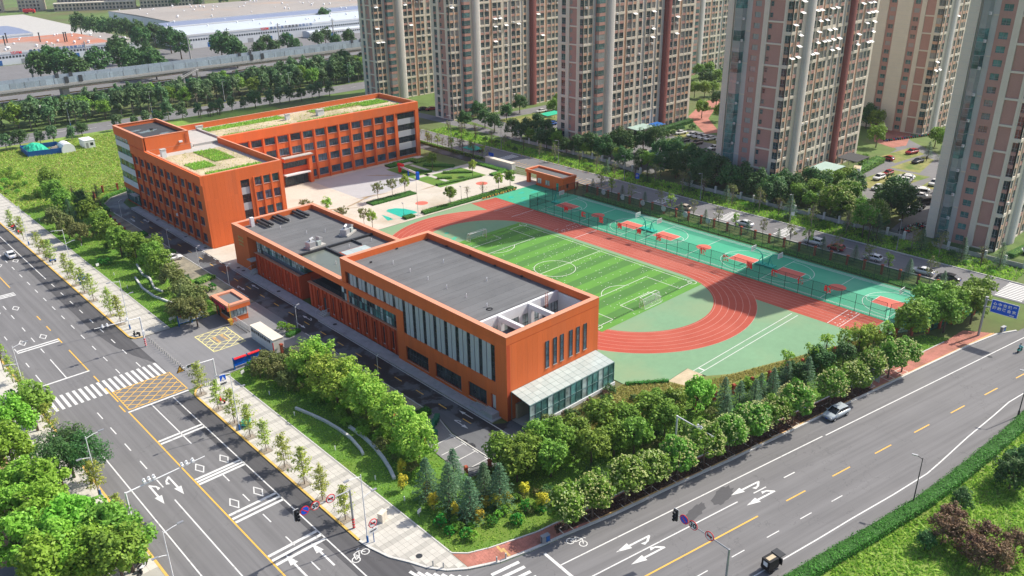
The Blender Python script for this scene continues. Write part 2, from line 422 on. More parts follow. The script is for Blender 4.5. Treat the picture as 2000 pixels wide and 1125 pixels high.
for m, x, a, b in (('white_paint', 27.3, 142.9, 152), ('white_paint', 34.5, 108.5, 123.9), ('white_paint', 37.95, 60, 123.7), ('white_paint', 37.95, 192.9, 330),
                   ('white_paint', 27.35, 60, 97.3), ('white_paint', 23.85, 50, 119), ('yellow_paint', 30.9, 142.9, 153.5), ('yellow_paint', 31.0, 52, 123.8),
                   ('yellow_paint', 30.9, 193.3, 330), ('yellow_paint', 30.9, 157.5, 160), ('yellow_paint', 30.9, 137.5, 140.2), ('yellow_paint', 30.9, 128.5, 134.5),
                   ('yellow_paint', 30.6, 124.5, 127.2), ('yellow_paint', 30.9, 164.5, 167.2), ('yellow_paint', 30.9, 171, 173.5)):
    dash_y(m, x, a, b, .2 if m == 'yellow_paint' else .17)
for x0, x1, y, w in ((21.3, 31.0, 142.7, .4), (30.9, 40.7, 124.05, .4)): mark('stop_line', 'white_paint', west_road, (x0 + x1) / 2, y, x1 - x0, w, 0)
for x0, x1, y in ((23.7, 30.8, 159.6), (23.7, 30.8, 158.7), (23.7, 30.8, 189.8), (23.7, 30.8, 189), (23.7, 30.8, 188.2), (31.15, 38, 112.5), (31.15, 38, 111.6), (31.15, 38, 99.6), (31.15, 38, 98.9), (31.15, 38, 98.2), (31.15, 38, 89.1), (31.15, 38, 88.1), (31.15, 38, 87.2), (31.15, 38, 78.5), (31.15, 38, 77.5), (31.15, 38, 76.5)):
    mark('speed_bar', 'white_paint', west_road, (x0 + x1) / 2, y, x1 - x0, .45, 0)
def ring_poly(mb, pts, w, z0=.003, z1=.01):
    n = len(pts)
    for i in range(n):
        a, b = Vector(pts[i]), Vector(pts[(i + 1) % n]); d = (b - a).normalized(); q = Vector((-d.y, d.x)) * w / 2
        mb.prism([tuple(a - q - d * w / 2), tuple(b - q + d * w / 2), tuple(b + q + d * w / 2), tuple(a + q - d * w / 2)], z0, z1 + .0008 * (i % 2))
dm = MB(); ring_poly(dm, [(-.6, 0), (0, 1.3), (.6, 0), (0, -1.3)], .16); dm = dm.mesh('diamond', ['white_paint'])
for x, y in ((29.1, 162.8), (25.5, 162.6), (28.9, 180.7), (36.2, 210), (32.6, 209.5), (32.8, 91), (36.3, 91.1), (36.3, 101.5), (32.8, 101.8), (25.4, 180.4)): link('diamond_marking', dm, west_road, (x, y, .0))
for i in range(20):
    x = 21.9 + i * .96
    mark('zebra_stripe', 'white_paint', west_road, x, 134.9, 5.1, .46)
def arrow_mesh(kind):
    b = MB()
    b.prism([(-.12, -2.6), (.12, -2.6), (.14, .9), (-.14, .9)], .003, .01)
    b.prism([(-.5, .7), (.5, .7), (0, 2.8)], .003, .011)
    if kind: b.prism([(.1 * kind, -2.1), (.1 * kind, -2.6), (.75 * kind, -1.75), (.75 * kind, -1.3)], .003, .0105); b.prism([(.62 * kind, -2.0), (.95 * kind, -1.0), (.5 * kind, -.7)][::1], .003, .0115)
    return b.mesh('arrow', ['white_paint'])
A0, A1, A2 = arrow_mesh(0), arrow_mesh(1), arrow_mesh(-1)
for x, y, a, me in ((26.0, 100.2, R(180), A2), (28.75, 100.4, R(180), A1), (32.85, 74.5, 0, A0), (36.2, 74.2, 0, A0), (25.5, 70, R(180), A0)): link('lane_arrow', me, west_road, (x, y, 0), a)
def hatch(x0, y0, x1, y1, step, slope, w, inner=None):
    """yellow box: border plus two families of crossing lines, clipped to the frame (and left out of the inner box)"""
    b = MB(); ring_poly(b, rect(x0, y0, x1, y1), w * 1.3, .003, .012)
    if inner: ring_poly(b, rect(*inner), w * 1.2, .003, .0125)
    for sg, zt in ((1, .009), (-1, .0105)):
        c = -60.
        while c < 60:
            pts = []
            for k in range(241):
                x = x0 + (x1 - x0) * k / 240; y = (y0 + y1) / 2 + sg * slope * (x - (x0 + x1) / 2) + c
                pts.append((x, y, y0 <= y <= y1 and not (inner and inner[0] < x < inner[2] and inner[1] < y < inner[3])))
            k = 0
            while k < 241:
                if pts[k][2]:
                    j = k
                    while j + 1 < 241 and pts[j + 1][2]: j += 1
                    if j - k > 3:
                        p, q = Vector(pts[k][:2]), Vector(pts[j][:2]); d = (q - p).normalized(); n = Vector((-d.y, d.x)) * w / 2
                        b.prism([tuple(p - n), tuple(q - n), tuple(q + n), tuple(p + n)], .003, zt)
                    k = j
                k += 1
            c += step
    return b
hatch(31.3, 124.75, 40.8, 132.3, 1.75, .85, .13).build('yellow_box_marking', 'yellow_paint', west_road)
# bicycle symbols
bk = MB()
for cx in (-.55, .55): ring_poly(bk, [(cx + .33 * math.cos(k * math.pi / 5), .33 * math.sin(k * math.pi / 5)) for k in range(10)], .08)
for a, b_ in (((-.55, 0), (-.1, .05)), ((-.1, .05), (.35, .55)), ((-.2, .6), (.35, .55)), ((-.55, 0), (-.2, .6)), ((.35, .55), (.55, 0)), ((-.1, .05), (-.2, .6)), ((.3, .75), (.6, .72))):
    d = (Vector(b_) - Vector(a)).normalized(); n = Vector((-d.y, d.x)) * .04
    bk.prism([tuple(Vector(a) - n), tuple(Vector(b_) - n), tuple(Vector(b_) + n), tuple(Vector(a) + n)], .003, .011)
bk = bk.mesh('bicycle_symbol', ['white_paint'])
link('bicycle_symbol', bk, west_road, (39.4, 70.8, 0.002), R(15), 1.5); link('bicycle_symbol', bk, south_road, (60.0, 54.2, 0.002), R(-60), 1.5)
# south road markings
def smark(m, t0, t1, n, w=.17, name='lane_line'):
    x, y = sr((t0 + t1) / 2, n); mark(name, m, south_road, x, y, abs(t1 - t0), w, UA)
def tt(x, y): d = Vector((x, y)) - P0; return d.dot(U), d.dot(NV)
smark('white_paint', -8.5, 39.6, 0); smark('white_paint', 40.2, 150, -.1); smark('white_paint', -8.5, 17.9, -3.55); smark('yellow_paint', -4, 17.9, -7.0, .2)
for a, b in ((21, 23.4), (27, 29.2)): smark('white_paint', a, b, -3.5)
for k in range(13): smark('yellow_paint', 23.3 + k * 9.42, 27.1 + k * 9.42, -7.0, .18)
for k in range(-1, 4): smark('white_paint', 9.5 + 6.2 * k, 11.7 + 6.2 * k, -10.4, .13)
pr = [(64, 37.1), (70.9, 35.9), (82, 33.95), (88.5, 32.9), (96.9, 31.4), (104.8, 30.2), (109.4, 30.0), (118, 29.75), (126.5, 29.25), (132.5, 29.0), (137.1, 28.3), (170, 23.5)]
for (xa, ya), (xb, yb) in zip(pr[:-1], pr[1:]): mark('edge_line', 'white_paint', south_road, (xa + xb) / 2, (ya + yb) / 2, math.hypot(xb - xa, yb - ya) + .05, .17, math.atan2(yb - ya, xb - xa))
mark('stop_line', 'white_paint', south_road, 55.4, 51.5, 8.2, .4, R(85))
for k in range(9): mark('zebra_stripe', 'white_paint', south_road, 50.6 - .05 * k, 57.0 - 1.05 * k, 3.9, .45, UA)
for k in range(8): mark('zebra_stripe', 'white_paint', south_road, 42.3 + .62 * k, 63.2 - .75 * k, 2.6, .4, R(100))
for x, y, me in ((84.2, 45.7, A2), (83.9, 43.1, A1), (64.9, 49.2, A2), (64.6, 46.6, A1)): link('lane_arrow', me, south_road, (x, y, 0), UA + R(90))
# dark oil stains on the asphalt
st = mat('oil_stain', (.075, .075, .08), .7, .1, 2)
def blob(cx, cy, a, b, ang, n=26, jit=.12):
    out = []
    for k in range(n):
        q = 2 * math.pi * k / n; r = 1 + random.uniform(-jit, jit); x, y = a * r * math.cos(q), b * r * math.sin(q)
        out.append((cx + x * math.cos(ang) - y * math.sin(ang), cy + x * math.sin(ang) + y * math.cos(ang)))
    return out
sheet('oil_stain', blob(75.2, 47.5, 2.6, .75, R(5), jit=.2), .002, .005, 'oil_stain', south_road); sheet('oil_stain', blob(80.6, 47.0, 2.4, 1.0, R(8), jit=.2), .002, .005, 'oil_stain', south_road)
# east and north road markings
for k in range(14): mark('lane_dash', 'white_paint', east_road, 178.5, 60 + 9 * k, 3, .15, z=.01)
for y0 in (94.2, 110.6, 131, 195.4): [mark('zebra_stripe', 'white_paint', east_road, 175.2 + .95 * k, y0, 3.4, .5, z=.01) for k in range(8)]
for k in range(10): mark('zebra_stripe', 'white_paint', east_road, 174.6 + .9 * k, 43.0, 5, .5, z=.01)
for k in range(40): mark('lane_dash', 'white_paint', north_road, 20 + 7 * k, 344.5, 3, .18, 0, z=.014)
for x in (88, 93): link('lane_arrow', A0, north_road, (x, 347.5 - (x - 88) * .6, .008), R(-90), 1.3)
for k in range(26): mark('guide_line', 'yellow_paint', east_road, 175.6, 150 + 1.6 * k, .12, 4.0, R(90), z=.01)

# ---- pale tiled pavement along the west road
T = .8
def tiles(name, inside, x0, y0, x1, y1, m, band, z, nmax, parent, size=T, gap=.022):
    """square slabs on a bed; the nearest ones are objects of their own, the rest one joined part"""
    sp = []
    ny = int((y1 - y0) / size); nx = int((x1 - x0) / size)
    for j in range(ny):
        for i in range(nx):
            x, y = x0 + (i + .5) * size, y0 + (j + .5) * size
            if inside(x, y): sp.append((x, y, j))
    sp.sort(key=lambda s: s[0] ** 2 + s[1] ** 2)
    h = size / 2 - gap / 2; rest = MB()
    for k, (x, y, j) in enumerate(sp):
        mm = band if band and j % 4 == 0 else m
        zz = z + random.uniform(-.002, .002)
        if k < nmax: piece(name, mm, parent, x - h, y - h, z - .03, x + h, y + h, zz)
        else: rest.box(x - h, y - h, z - .03, x + h, y + h, zz, 1 if mm == band else 0, False)
    if rest.v: tag(rest.build('paving_' + name + 's', [m, band or m], parent), kind='stuff')
def inpoly(poly):
    def f(x, y):
        c = False; n = len(poly)
        for i in range(n):
            (xa, ya), (xb, yb) = poly[i], poly[i - 1]
            if (ya > y) != (yb > y) and x < (xb - xa) * (y - ya) / (yb - ya) + xa: c = not c
        return c
    return f
mat('tile_band', (.4, .385, .345), .85, .1, .5, rnd=.05)
swS = [(40.95, 73.1), (41.2, 71.2), (41.95, 68.3), (43.2, 65.8), (44.1, 63.8), (45.5, 61.8), (47.45, 60.2), (47.5, 63.4), (47.6, 123.9), (43.1, 123.6), (41.4, 122.9), (40.9, 121.4)]
sw1 = sheet('pavement_pale', swS, -.05, .115, 'tile_joint'); tiles('paving_slab', inpoly(swS), 40.9, 60, 47.7, 124, 'tile_pale', 'tile_band', .135, 300, sw1)
swN = [(40.95, 151), (41.5, 149.6), (43, 149.1), (47.7, 149.1), (47.7, 335), (40.95, 335)]
sw2 = sheet('pavement_pale', swN, -.05, .115, 'tile_joint'); tiles('paving_slab', inpoly(swN), 40.9, 149, 47.7, 335, 'tile_pale', 'tile_band', .135, 0, sw2)
def kerbline(pts, m, w=.3, z=.14, name='kerb', closed=False):
    """one row of kerb stones about two metres long along a line"""
    P = [Vector(p) for p in pts]; root = None; b = MB()
    for a, c in zip(P[:-1], P[1:]):
        L = (c - a).length; n = max(1, round(L / 2.0)); d = (c - a) / L; q = Vector((-d.y, d.x)) * w / 2
        for k in range(n):
            s, e = a + d * (L * k / n + .008), a + d * (L * (k + 1) / n - .008)
            b.prism([tuple(s - q), tuple(e - q), tuple(e + q), tuple(s + q)], -.05, z + random.uniform(-.004, .004))
    return struct(b.build(name, m))
off = lambda pts, dx, dy: [(x + dx, y + dy) for x, y in pts]
kerbline([(43, 123.9), (41.5, 123.0), (40.75, 121.4), (40.75, 73.3)], 'kerb_yellow')
kerbline([(40.75, 73.1), (41.0, 71.2), (41.75, 68.2), (43.05, 65.7), (43.95, 63.6), (45.35, 61.6), (47.4, 60.0), (50.9, 58.25), (55, 57.15), (59.5, 56.25), (67.05, 54.5)] + off(KN, 0, .2), 'kerb', .32)
kerbline([(43, 149.0), (41.3, 149.5), (40.75, 151), (40.75, 330)], 'kerb_yellow')
kerbline([(47.75, 149.2), (47.75, 330)], 'kerb', .18, .16); kerbline([(47.65, 123.8), (47.6, 63.4), (49, 62.0), (51.7, 60.8), (57.8, 58.9), (66, 57.6), (90, 53.4), (120, 48.3), (146, 44.2)], 'kerb', .18, .16)
kerbline([(20.85, -20), (20.85, 330)], 'kerb_yellow'); kerbline([(173.4, 48), (173.4, 262)], 'kerb', .25, .14); kerbline([(183.6, 30), (183.6, 262)], 'kerb', .25, .14)
# west pavement and yard beyond it
sheet('pavement_west', rect(13.5, -20, 20.7, 330), -.05, .12, 'tile_joint')
tb = MB()
for j in range(0, 110):
    for i in range(7): tb.box(13.7 + i, 86 + j + .01, .1, 14.68 + i, 86.98 + j, .14 + random.uniform(-.002, .002), 0, False)
wp = sheet('pavement_west_bed', rect(13.55, 85.9, 20.66, 196.2), -.04, .124, 'tile_joint'); tag(tb.build('paving_slabs', 'tile_pale', wp), kind='stuff')
sheet('yard_west', rect(-40, 60, 13.4, 330), -.05, .03, 'soil'); sheet('lane_west', rect(-40, 92, 10, 99), -.05, .05, 'asphalt_far')
# red paver pavement along the south road
rp = [(47.55, 63.2), (47.5, 60.2)] + [(50.9, 58.45), (55, 57.35), (59.5, 56.45), (67.05, 54.7)] + off(KN[:6], 0, .4) + [(153, 43.6), (146, 44.1), (120, 48.2), (90, 53.3), (66, 57.4), (57.8, 58.7), (51.6, 60.7), (48.9, 61.9)]
red_pave = sheet('pavement_red', rp, -.05, .1, 'paver_red')
mul = [(59.3, 56.9), (67, 55.0)] + off(KN[:3], 0, .6) + [(121, 45.5), (121, 47.9), (90, 53.1), (66, 57.2), (60, 58.1)]
sheet('planting_bed', mul, .09, .112, 'mulch')
inr = inpoly(rp); inm = inpoly(mul)
def inred(x, y): return inr(x, y) and not inm(x, y)
sp = []
for j in range(-40, 60):
    for i in range(0, 330):
        x, y = sr(-16.5 + i * .36, 2.2 + j * .18)
        if inred(x, y): sp.append((x, y, j))
sp.sort(key=lambda s: math.hypot(s[0], s[1])); rest = MB(); cs, sn = math.cos(UA), math.sin(UA)
for k, (x, y, j) in enumerate(sp):
    mm = 'paver_yellow' if j in (9, 10) or (abs(x - 52.4) < .22 and y < 62) else 'paver_red'
    if k < 300: link('paver', unit(mm), red_pave, (x, y, .095), UA, (.34, .164, .03 + random.uniform(0, .004)))
    else:
        n0 = len(rest.v); rest.box(-.17, -.082, .09, .17, .082, .112 + random.uniform(0, .004), 1 if mm == 'paver_yellow' else 0, False)
        rest.v[n0:] = [(x + px * cs - py * sn, y + px * sn + py * cs, pz) for px, py, pz in rest.v[n0:]]
tag(rest.build('pavers', ['paver_red', 'paver_yellow'], red_pave), kind='stuff')
# lawns
LAWN_N = [(47.9, 149.2), (57, 149.2), (58.3, 156), (60, 160), (60, 186), (61.5, 205), (62.8, 226), (64.2, 234), (64.6, 240), (68.6, 246.6), (74, 249.6), (74, 254), (47.9, 254)]
LAWN_S = [(47.8, 124.3), (57.2, 124.9), (58.2, 118), (59, 84), (58.6, 73.3), (65.2, 71.2), (80, 68), (110, 62), (146, 48), (148, 44.1), (146, 44.3), (120, 48.4), (90, 53.5), (66, 57.7), (57.8, 59.0), (51.7, 60.9), (49, 62.1), (47.75, 63.5)]
sheet('lawn', LAWN_N, -.05, .1, 'lawn'); sheet('lawn', LAWN_S, -.05, .1, 'lawn')
sheet('weed_field', [(47.9, 254.1), (74, 254.1), (74, 250), (166, 250), (166, 336), (47.9, 336)], -.05, .08, 'weed_ground')
sheet('verge_south', [(40.6, 38.4), (60, 35.0), (79, 31.7), (96.6, 28.5), (111.8, 26.9), (131, 25.8), (160, 23.8), (160, -30), (40.6, -30)], -.05, .06, 'weed_ground')

# ---------------------------------------------------------------- school grounds
school_road = sheet('school_road', [(65.4, 88), (64.2, 83.6), (63.9, 73), (66, 71.3), (74.4, 69.5), (74.4, 79.8), (71.6, 80.0), (70.1, 81.2), (70.1, 232), (70.5, 237.5), (72.5, 240.6), (78, 242.5), (92, 243), (160, 243), (166.2, 240), (166.6, 190), (167.8, 181.5), (170, 183), (170, 241), (166, 247), (90, 247.5), (76, 247.8), (69.8, 245), (66.4, 240.3), (65.4, 233.5)], -.05, .02, 'asphalt_school')
sheet('car_park', [(59.3, 83.1), (58.6, 73.6), (63.88, 72), (63.88, 83.6), (65.38, 88), (65.38, 90), (60.2, 90), (59.4, 86)], -.05, .02, 'asphalt_lot')
sheet('forecourt', [(40.62, 149.6), (40.62, 124.1), (43.1, 124.2), (57.3, 125.3), (58.2, 126), (65.38, 126), (65.38, 149), (57.2, 148.9)], -.05, .012, 'asphalt_lot')
sheet('parking_bays', [(60, 90.2), (65.38, 90.2), (65.38, 125.8), (60.2, 125.8)], -.05, .022, 'paver_lot')
sheet('parking_bays', [(58.4, 149.2), (65.38, 149.2), (65.38, 228), (62.8, 226), (61.5, 205), (60, 186), (60, 160)], -.05, .022, 'paver_lot')
for (x0, y0), (x1, y1) in (((65.35, 90), (65.35, 128.8)), ((65.35, 152), (65.35, 230)), ((65.35, 89), (63.85, 83.4)), ((63.85, 83.4), (63.85, 73.2))): kerbline([(x0, y0), (x1, y1)], 'kerb', .16, .1)
kerbline([(65.3, 232), (65.5, 236), (66.4, 240.3), (69.8, 245), (76, 247.9), (88, 248)], 'kerb', .16, .1)
for k in range(24):
    y = 84.5 + 6.0 * k
    if not 148 < y < 149: mark('lane_dash', 'yellow_paint', school_road, 67.8, y, 2.0, .17, z=.026)
for a, b in ((72, 132), (139, 170), (185.5, 230)): mark('edge_line', 'white_paint', school_road, 69.95, (a + b) / 2, b - a, .15, z=.026)
for k in range(5): mark('edge_dash', 'white_paint', school_road, 69.95, 171.5 + 3.1 * k, 1.7, .15, z=.026)
for x, y, a, me in ((66.6, 84.5, R(180), A2), (68.9, 86, 0, A0), (66.5, 132.5, R(180), A0), (69.0, 134.5, 0, A1), (66.6, 157.5, R(180), A1), (69.0, 156, 0, A0), (66.7, 220, R(180), A2), (69.0, 217, 0, A1)): link('lane_arrow', me, school_road, (x, y, .02), a, .62)
for y in (82.9, 80.2, 77.6, 75.0): mark('bay_line', 'white_paint', school_road, 61.6, y, 4.4, .12, 0, .027); mark('bay_line', 'white_paint', school_road, 63.6, y, 1.3, .12, Y90, .028)
mark('bay_line', 'white_paint', school_road, 63.95, 78, 10, .15, Y90, .028)
# entrance box, pale yellow
hatch(49.7, 133.9, 55.8, 142.2, 1.55, .75, .12, (51.4, 136.6, 54.3, 139.9)).xf(lambda p: p + Vector((0, 0, .012))).build('entrance_box_marking', 'pale_yellow_paint', west_road)
for (x, y) in ((53.6, 138.3), (52.1, 138.2)):
    o = lettering('禁止停车', 'yellow_paint', west_road, (x, y, .008), (0, 0, R(-90)), .72)
    o.scale = (1, 1, .3)
# grey paving in front of the buildings: rows of slabs
def pave(name, x0, y0, x1, y1, size, m, z, bed='tile_joint', nmax=0, gap=.025):
    b = sheet(name, rect(x0, y0, x1, y1), -.05, z - .02, bed); tiles('paving_slab', lambda x, y: x < x1 and y < y1, x0 + .02, y0 + .02, x1, y1, m, None, z, nmax, b, size, gap); return b
pave('pavement_grey', 70.15, 81.4, 72.6, 168, .8, 'tile_grey', .14, nmax=300); pave('pavement_grey', 70.15, 184.3, 72.5, 231, .8, 'tile_grey', .14)
sheet('pavement_pale_gap', rect(70.15, 168.1, 72.6, 184.2), -.05, .1, 'plaza')
# plaza
plaza = sheet('plaza', [(93.4, 167.2), (168, 167.2), (168, 175), (166.6, 183), (166.2, 199), (160, 199), (160, 219), (93.2, 219), (93.2, 184.0), (72.6, 184.0), (72.6, 171.6), (93.4, 171.6)], -.05, .06, 'plaza')
sheet('plaza_grey', [(118.8, 216.8), (119.3, 190), (143.5, 196), (143.5, 216.8)], .055, .066, 'plaza_dry', plaza)
stn = mat('water_stain', (.33, .25, .16), .6, .15, 1)
for cx, cy, a, b, ang in ((137, 208, 4.5, .5, -45), (118, 190.5, 6, .45, 20), (108, 190, 6, .5, -30), (124, 192, 5, .4, -10), (141, 187, 4, .35, 5)): sheet('water_stain', blob(cx, cy, a, b, R(ang), 30, .45), .06, .069, 'water_stain', plaza)
jb = MB()
for k in range(13): jb.box(94 + 6 * k - .03, 168, .05, 94 + 6 * k + .03, 216, .064)
for k in range(9): jb.box(94, 168 + 6 * k - .03, .05, 160, 168 + 6 * k + .03, .0645)
jb.build('paving_joint', 'concrete', plaza)
sheet('play_patch', [(118.1, 170.8), (118.2, 178), (119.5, 178.8), (121.5, 178.2), (123, 176), (123.7, 172.5), (123.4, 170.9)], .05, .072, 'teal_plastic', plaza); sheet('play_patch', [(114.0, 171.2), (115.6, 176.3), (115.9, 173), (115.6, 171)], .05, .072, 'teal_plastic', plaza)
def circle(cx, cy, r, n=40, a0=0, a1=2 * math.pi): return [(cx + r * math.cos(a0 + (a1 - a0) * k / n), cy + r * math.sin(a0 + (a1 - a0) * k / n)) for k in range(n)]
sheet('red_disc', circle(129.2, 176.7, 1.75), .05, .072, 'court_red', plaza); sheet('red_disc', circle(153.2, 179.1, 1.75), .05, .072, 'court_red', plaza)
# running ground
sheet('sports_ground', [(93.2, 56), (110, 62.4), (99.4, 70.3), (105.4, 70.7), (105.6, 67.9), (101, 66), (112, 58), (138.2, 47), (147, 46), (147, 167), (109.5, 167), (93.4, 167)][0:0] + [(93.6, 74.9), (99.5, 70.4), (105.4, 70.7), (105.6, 66.8), (109, 64.4), (138.2, 54.5), (146.9, 49.5), (146.9, 167), (93.6, 167)], -.05, .03, 'field_green')
track = sheet('running_track', rect(138.4, 55.5, 146.9, 163), .02, .036, 'track_red')
sheet('track_apron', [(138.4, 163.0), (138.4, 158), (137.9, 157.6), (138.6, 166.7), (147, 165.8), (146.9, 163.0)], .02, .0365, 'track_red', track)
CX, Y1c, Y2c, RI, RO = 122.0, 96.6, 140.4, 16.4, 24.8
def stadium(r, n=48): return [(CX + r * math.cos(math.pi * k / n), Y2c + r * math.sin(math.pi * k / n)) for k in range(n + 1)] + [(CX - r * math.cos(math.pi * k / n), Y1c - r * math.sin(math.pi * k / n)) for k in range(n + 1)]
def band(mb, r0, r1, z0, z1, mi=0, clip=True):
    a, b = stadium(r0), stadium(r1); n = len(a)
    for i in range(n):
        j = (i + 1) % n
        k = len(mb.v); mb.v += [(*a[i], z1), (*a[j], z1), (*b[j], z1), (*b[i], z1)]; mb.f.append((k, k + 3, k + 2, k + 1)); mb.m.append(mi)
    return mb
band(MB(), RI, RO, 0, .040).build('track_ring', 'track_red', track)
tl = MB()
for k in range(7):
    r = RI + .35 + k * 1.34; band(tl, r - .03, r + .03, 0, .046)
tl.build('lane_line', 'lane_paint', track)
for k in range(1, 7): mark('lane_line', 'lane_paint', track, 138.5 + k * 1.2, 109, 107, .06, z=.049)
for y, l in ((150.5, 7), (60.2, 7), (157.3, 7), (62.6, 7), (128, 7)): mark('start_line', 'white_paint', track, 142.6, y, .12, 8.2, Y90, .05)
mk = MB()
for k in range(60): x, y = 138.8 + random.random() * 8, random.choice([134, 133.2, 135.4, 60.8, 61.6]); mk.box(x - .15, y - .1, .04, x + .15, y + .1, .0515)
mk.build('lane_number', 'white_paint', track)
pitch_ = sheet('football_pitch', rect(105.4, 90.0, 137.2, 145.8), .03, .0545, 'turf_b')
for k in range(10): sheet('mown_stripe', rect(105.5, 91.6 + 5.33 * k, 137.1, 94.27 + 5.33 * k), .03, .0575, 'turf_a', pitch_)
pl = MB()
def pbox(x0, y0, x1, y1, w=.12):
    pl.box(x0 - w / 2, y0 - w / 2, .05, x1 + w / 2, y0 + w / 2, .062); pl.box(x0 - w / 2, y1 - w / 2, .05, x1 + w / 2, y1 + w / 2, .062)
    pl.box(x0 - w / 2, y0, .05, x0 + w / 2, y1, .0625); pl.box(x1 - w / 2, y0, .05, x1 + w / 2, y1, .0625)
PX0, PX1, PY0, PY1 = 106.4, 136.4, 92.0, 143.8; PXC = (PX0 + PX1) / 2
pbox(PX0, PY0, PX1, PY1); pl.box(PX0, 117.85, .05, PX1, 117.97, .0615)
for s, y in ((1, PY0), (-1, PY1)):
    for w_, d in ((10.5, 8.8), (4.6, 3.2)):
        y2 = y + s * d; pbox(PXC - w_, min(y, y2), PXC + w_, max(y, y2))
    n = 24
    for k in range(n):
        a0, a1 = math.pi * (.2 + .6 * k / n), math.pi * (.2 + .6 * (k + 1) / n)
        p, q = Vector((PXC + 4.6 * math.cos(a0), y + s * (6.1 + 4.6 * math.sin(a0)))), Vector((PXC + 4.6 * math.cos(a1), y + s * (6.1 + 4.6 * math.sin(a1))))
        d = (q - p).normalized(); nn = Vector((-d.y, d.x)) * .06; pl.prism([tuple(p - nn), tuple(q - nn), tuple(q + nn), tuple(p + nn)], .05, .0622)
ring_poly(pl, circle(PXC, 117.9, 4.6, 48), .12, .05, .0618)
for cx, cy in ((PX0, PY0), (PX1, PY0), (PX0, PY1), (PX1, PY1)): ring_poly(pl, circle(cx, cy, .9, 16), .1, .05, .0612)
pl.build('pitch_line', 'white_paint', pitch_)
dots = MB()
for k in range(500): x, y = random.uniform(105.5, 137), random.uniform(90.5, 145.5); dots.box(x - .07, y - .07, .05, x + .07, y + .07, .0605)
tag(dots.build('turf_speck', 'white_sign', pitch_), kind='stuff')
mark('runway_line', 'white_paint', track, 121.5, 69.45, 32.2, .12, 0, .034); mark('runway_line', 'white_paint', track, 121.5, 68.2, 32.2, .12, 0, .034); mark('take_off_board', 'white_paint', track, 106.9, 68.8, .3, 1.2, 0, .036)
sheet('sand_pit', [(99.4, 70.3), (105.4, 70.6), (105.5, 67.6), (100.4, 67.4)], -.05, .045, 'sand')
sheet('grass_bank', [(74.6, 75), (93.4, 74.9), (99.4, 70.5), (100.4, 67.3), (105.5, 66.8), (109, 64.3), (138.2, 54.4), (147, 49.4), (147, 47.6), (110, 61.5), (80, 67.8), (74.6, 69.2)], -.05, .11, 'dry_grass')
# basketball courts
court = sheet('basketball_court', [(147.0, 48.5), (164.2, 44.5), (164.2, 152.2), (163.2, 156.6), (163.2, 170.6), (157, 167.1), (147, 167)], -.05, .034, 'court_green')
cl = MB()
def arc(cx, cy, r, a0, a1, n=20, w=.1, z=.044):
    for k in range(n):
        p, q = [Vector((cx + r * math.cos(a), cy + r * math.sin(a))) for a in (a0 + (a1 - a0) * k / n, a0 + (a1 - a0) * (k + 1) / n)]
        d = (q - p).normalized(); nn = Vector((-d.y, d.x)) * w / 2; cl.prism([tuple(p - nn), tuple(q - nn), tuple(q + nn), tuple(p + nn)], .03, z)
def hoop_end(yb, s):
    sheet('court_key', rect(153.4, min(yb, yb + s * 5.6), 157.5, max(yb, yb + s * 5.6)), .03, .0405, 'court_red', court)
    for x in (153.4, 157.5): cl.box(x - .05, min(yb, yb + s * 5.6), .03, x + .05, max(yb, yb + s * 5.6), .0455)
    cl.box(153.4, yb + s * 5.6 - .05, .03, 157.5, yb + s * 5.6 + .05, .0452)
    arc(155.45, yb + s * 5.6, 1.8, 0 if s > 0 else math.pi, math.pi if s > 0 else 2 * math.pi)
    arc(155.45, yb + s * 1.5, 6.2, 0 if s > 0 else math.pi, math.pi if s > 0 else 2 * math.pi, 30)
    for x in (149.25, 161.65): cl.box(x - .05, min(yb, yb + s * 1.5), .03, x + .05, max(yb, yb + s * 1.5), .0452)
for ya, yb in ((121.6, 149.2), (88.8, 116.0), (55.6, 83.0)):
    for x in (148.2, 162.7): cl.box(x - .05, ya, .03, x + .05, yb, .0445)
    for y in (ya, yb, (ya + yb) / 2): cl.box(148.2, y - .05, .03, 162.7, y + .05, .0442)
    hoop_end(ya, 1); hoop_end(yb, -1)
    sheet('court_circle', circle(155.45, (ya + yb) / 2, 1.75), .03, .047, 'court_red', court)
for x in (147.9, 163.1, 163.5): cl.box(x - .05, 52, .03, x + .05, 150, .0448)
cl.build('court_line', 'white_paint', court)
for cx, cy, a, b in ((152, 160, .9, .5), (150, 163, .7, .9), (155, 164, 1.1, .6), (149.3, 157, .6, .8), (158, 162, 1.2, .5), (153, 155, .7, .5)): sheet('dark_patch', blob(cx, cy, a, b, 0, 18, .3), .03, .042, 'teal_plastic', court)
for cx, cy, a, b in ((116, 151, 1.6, .7), (119, 153, .9, .5), (117.5, 148.6, 1.5, .6)): sheet('damp_patch', blob(cx, cy, a, b, R(30), 18, .3), .02, .0345, 'court_green', track)

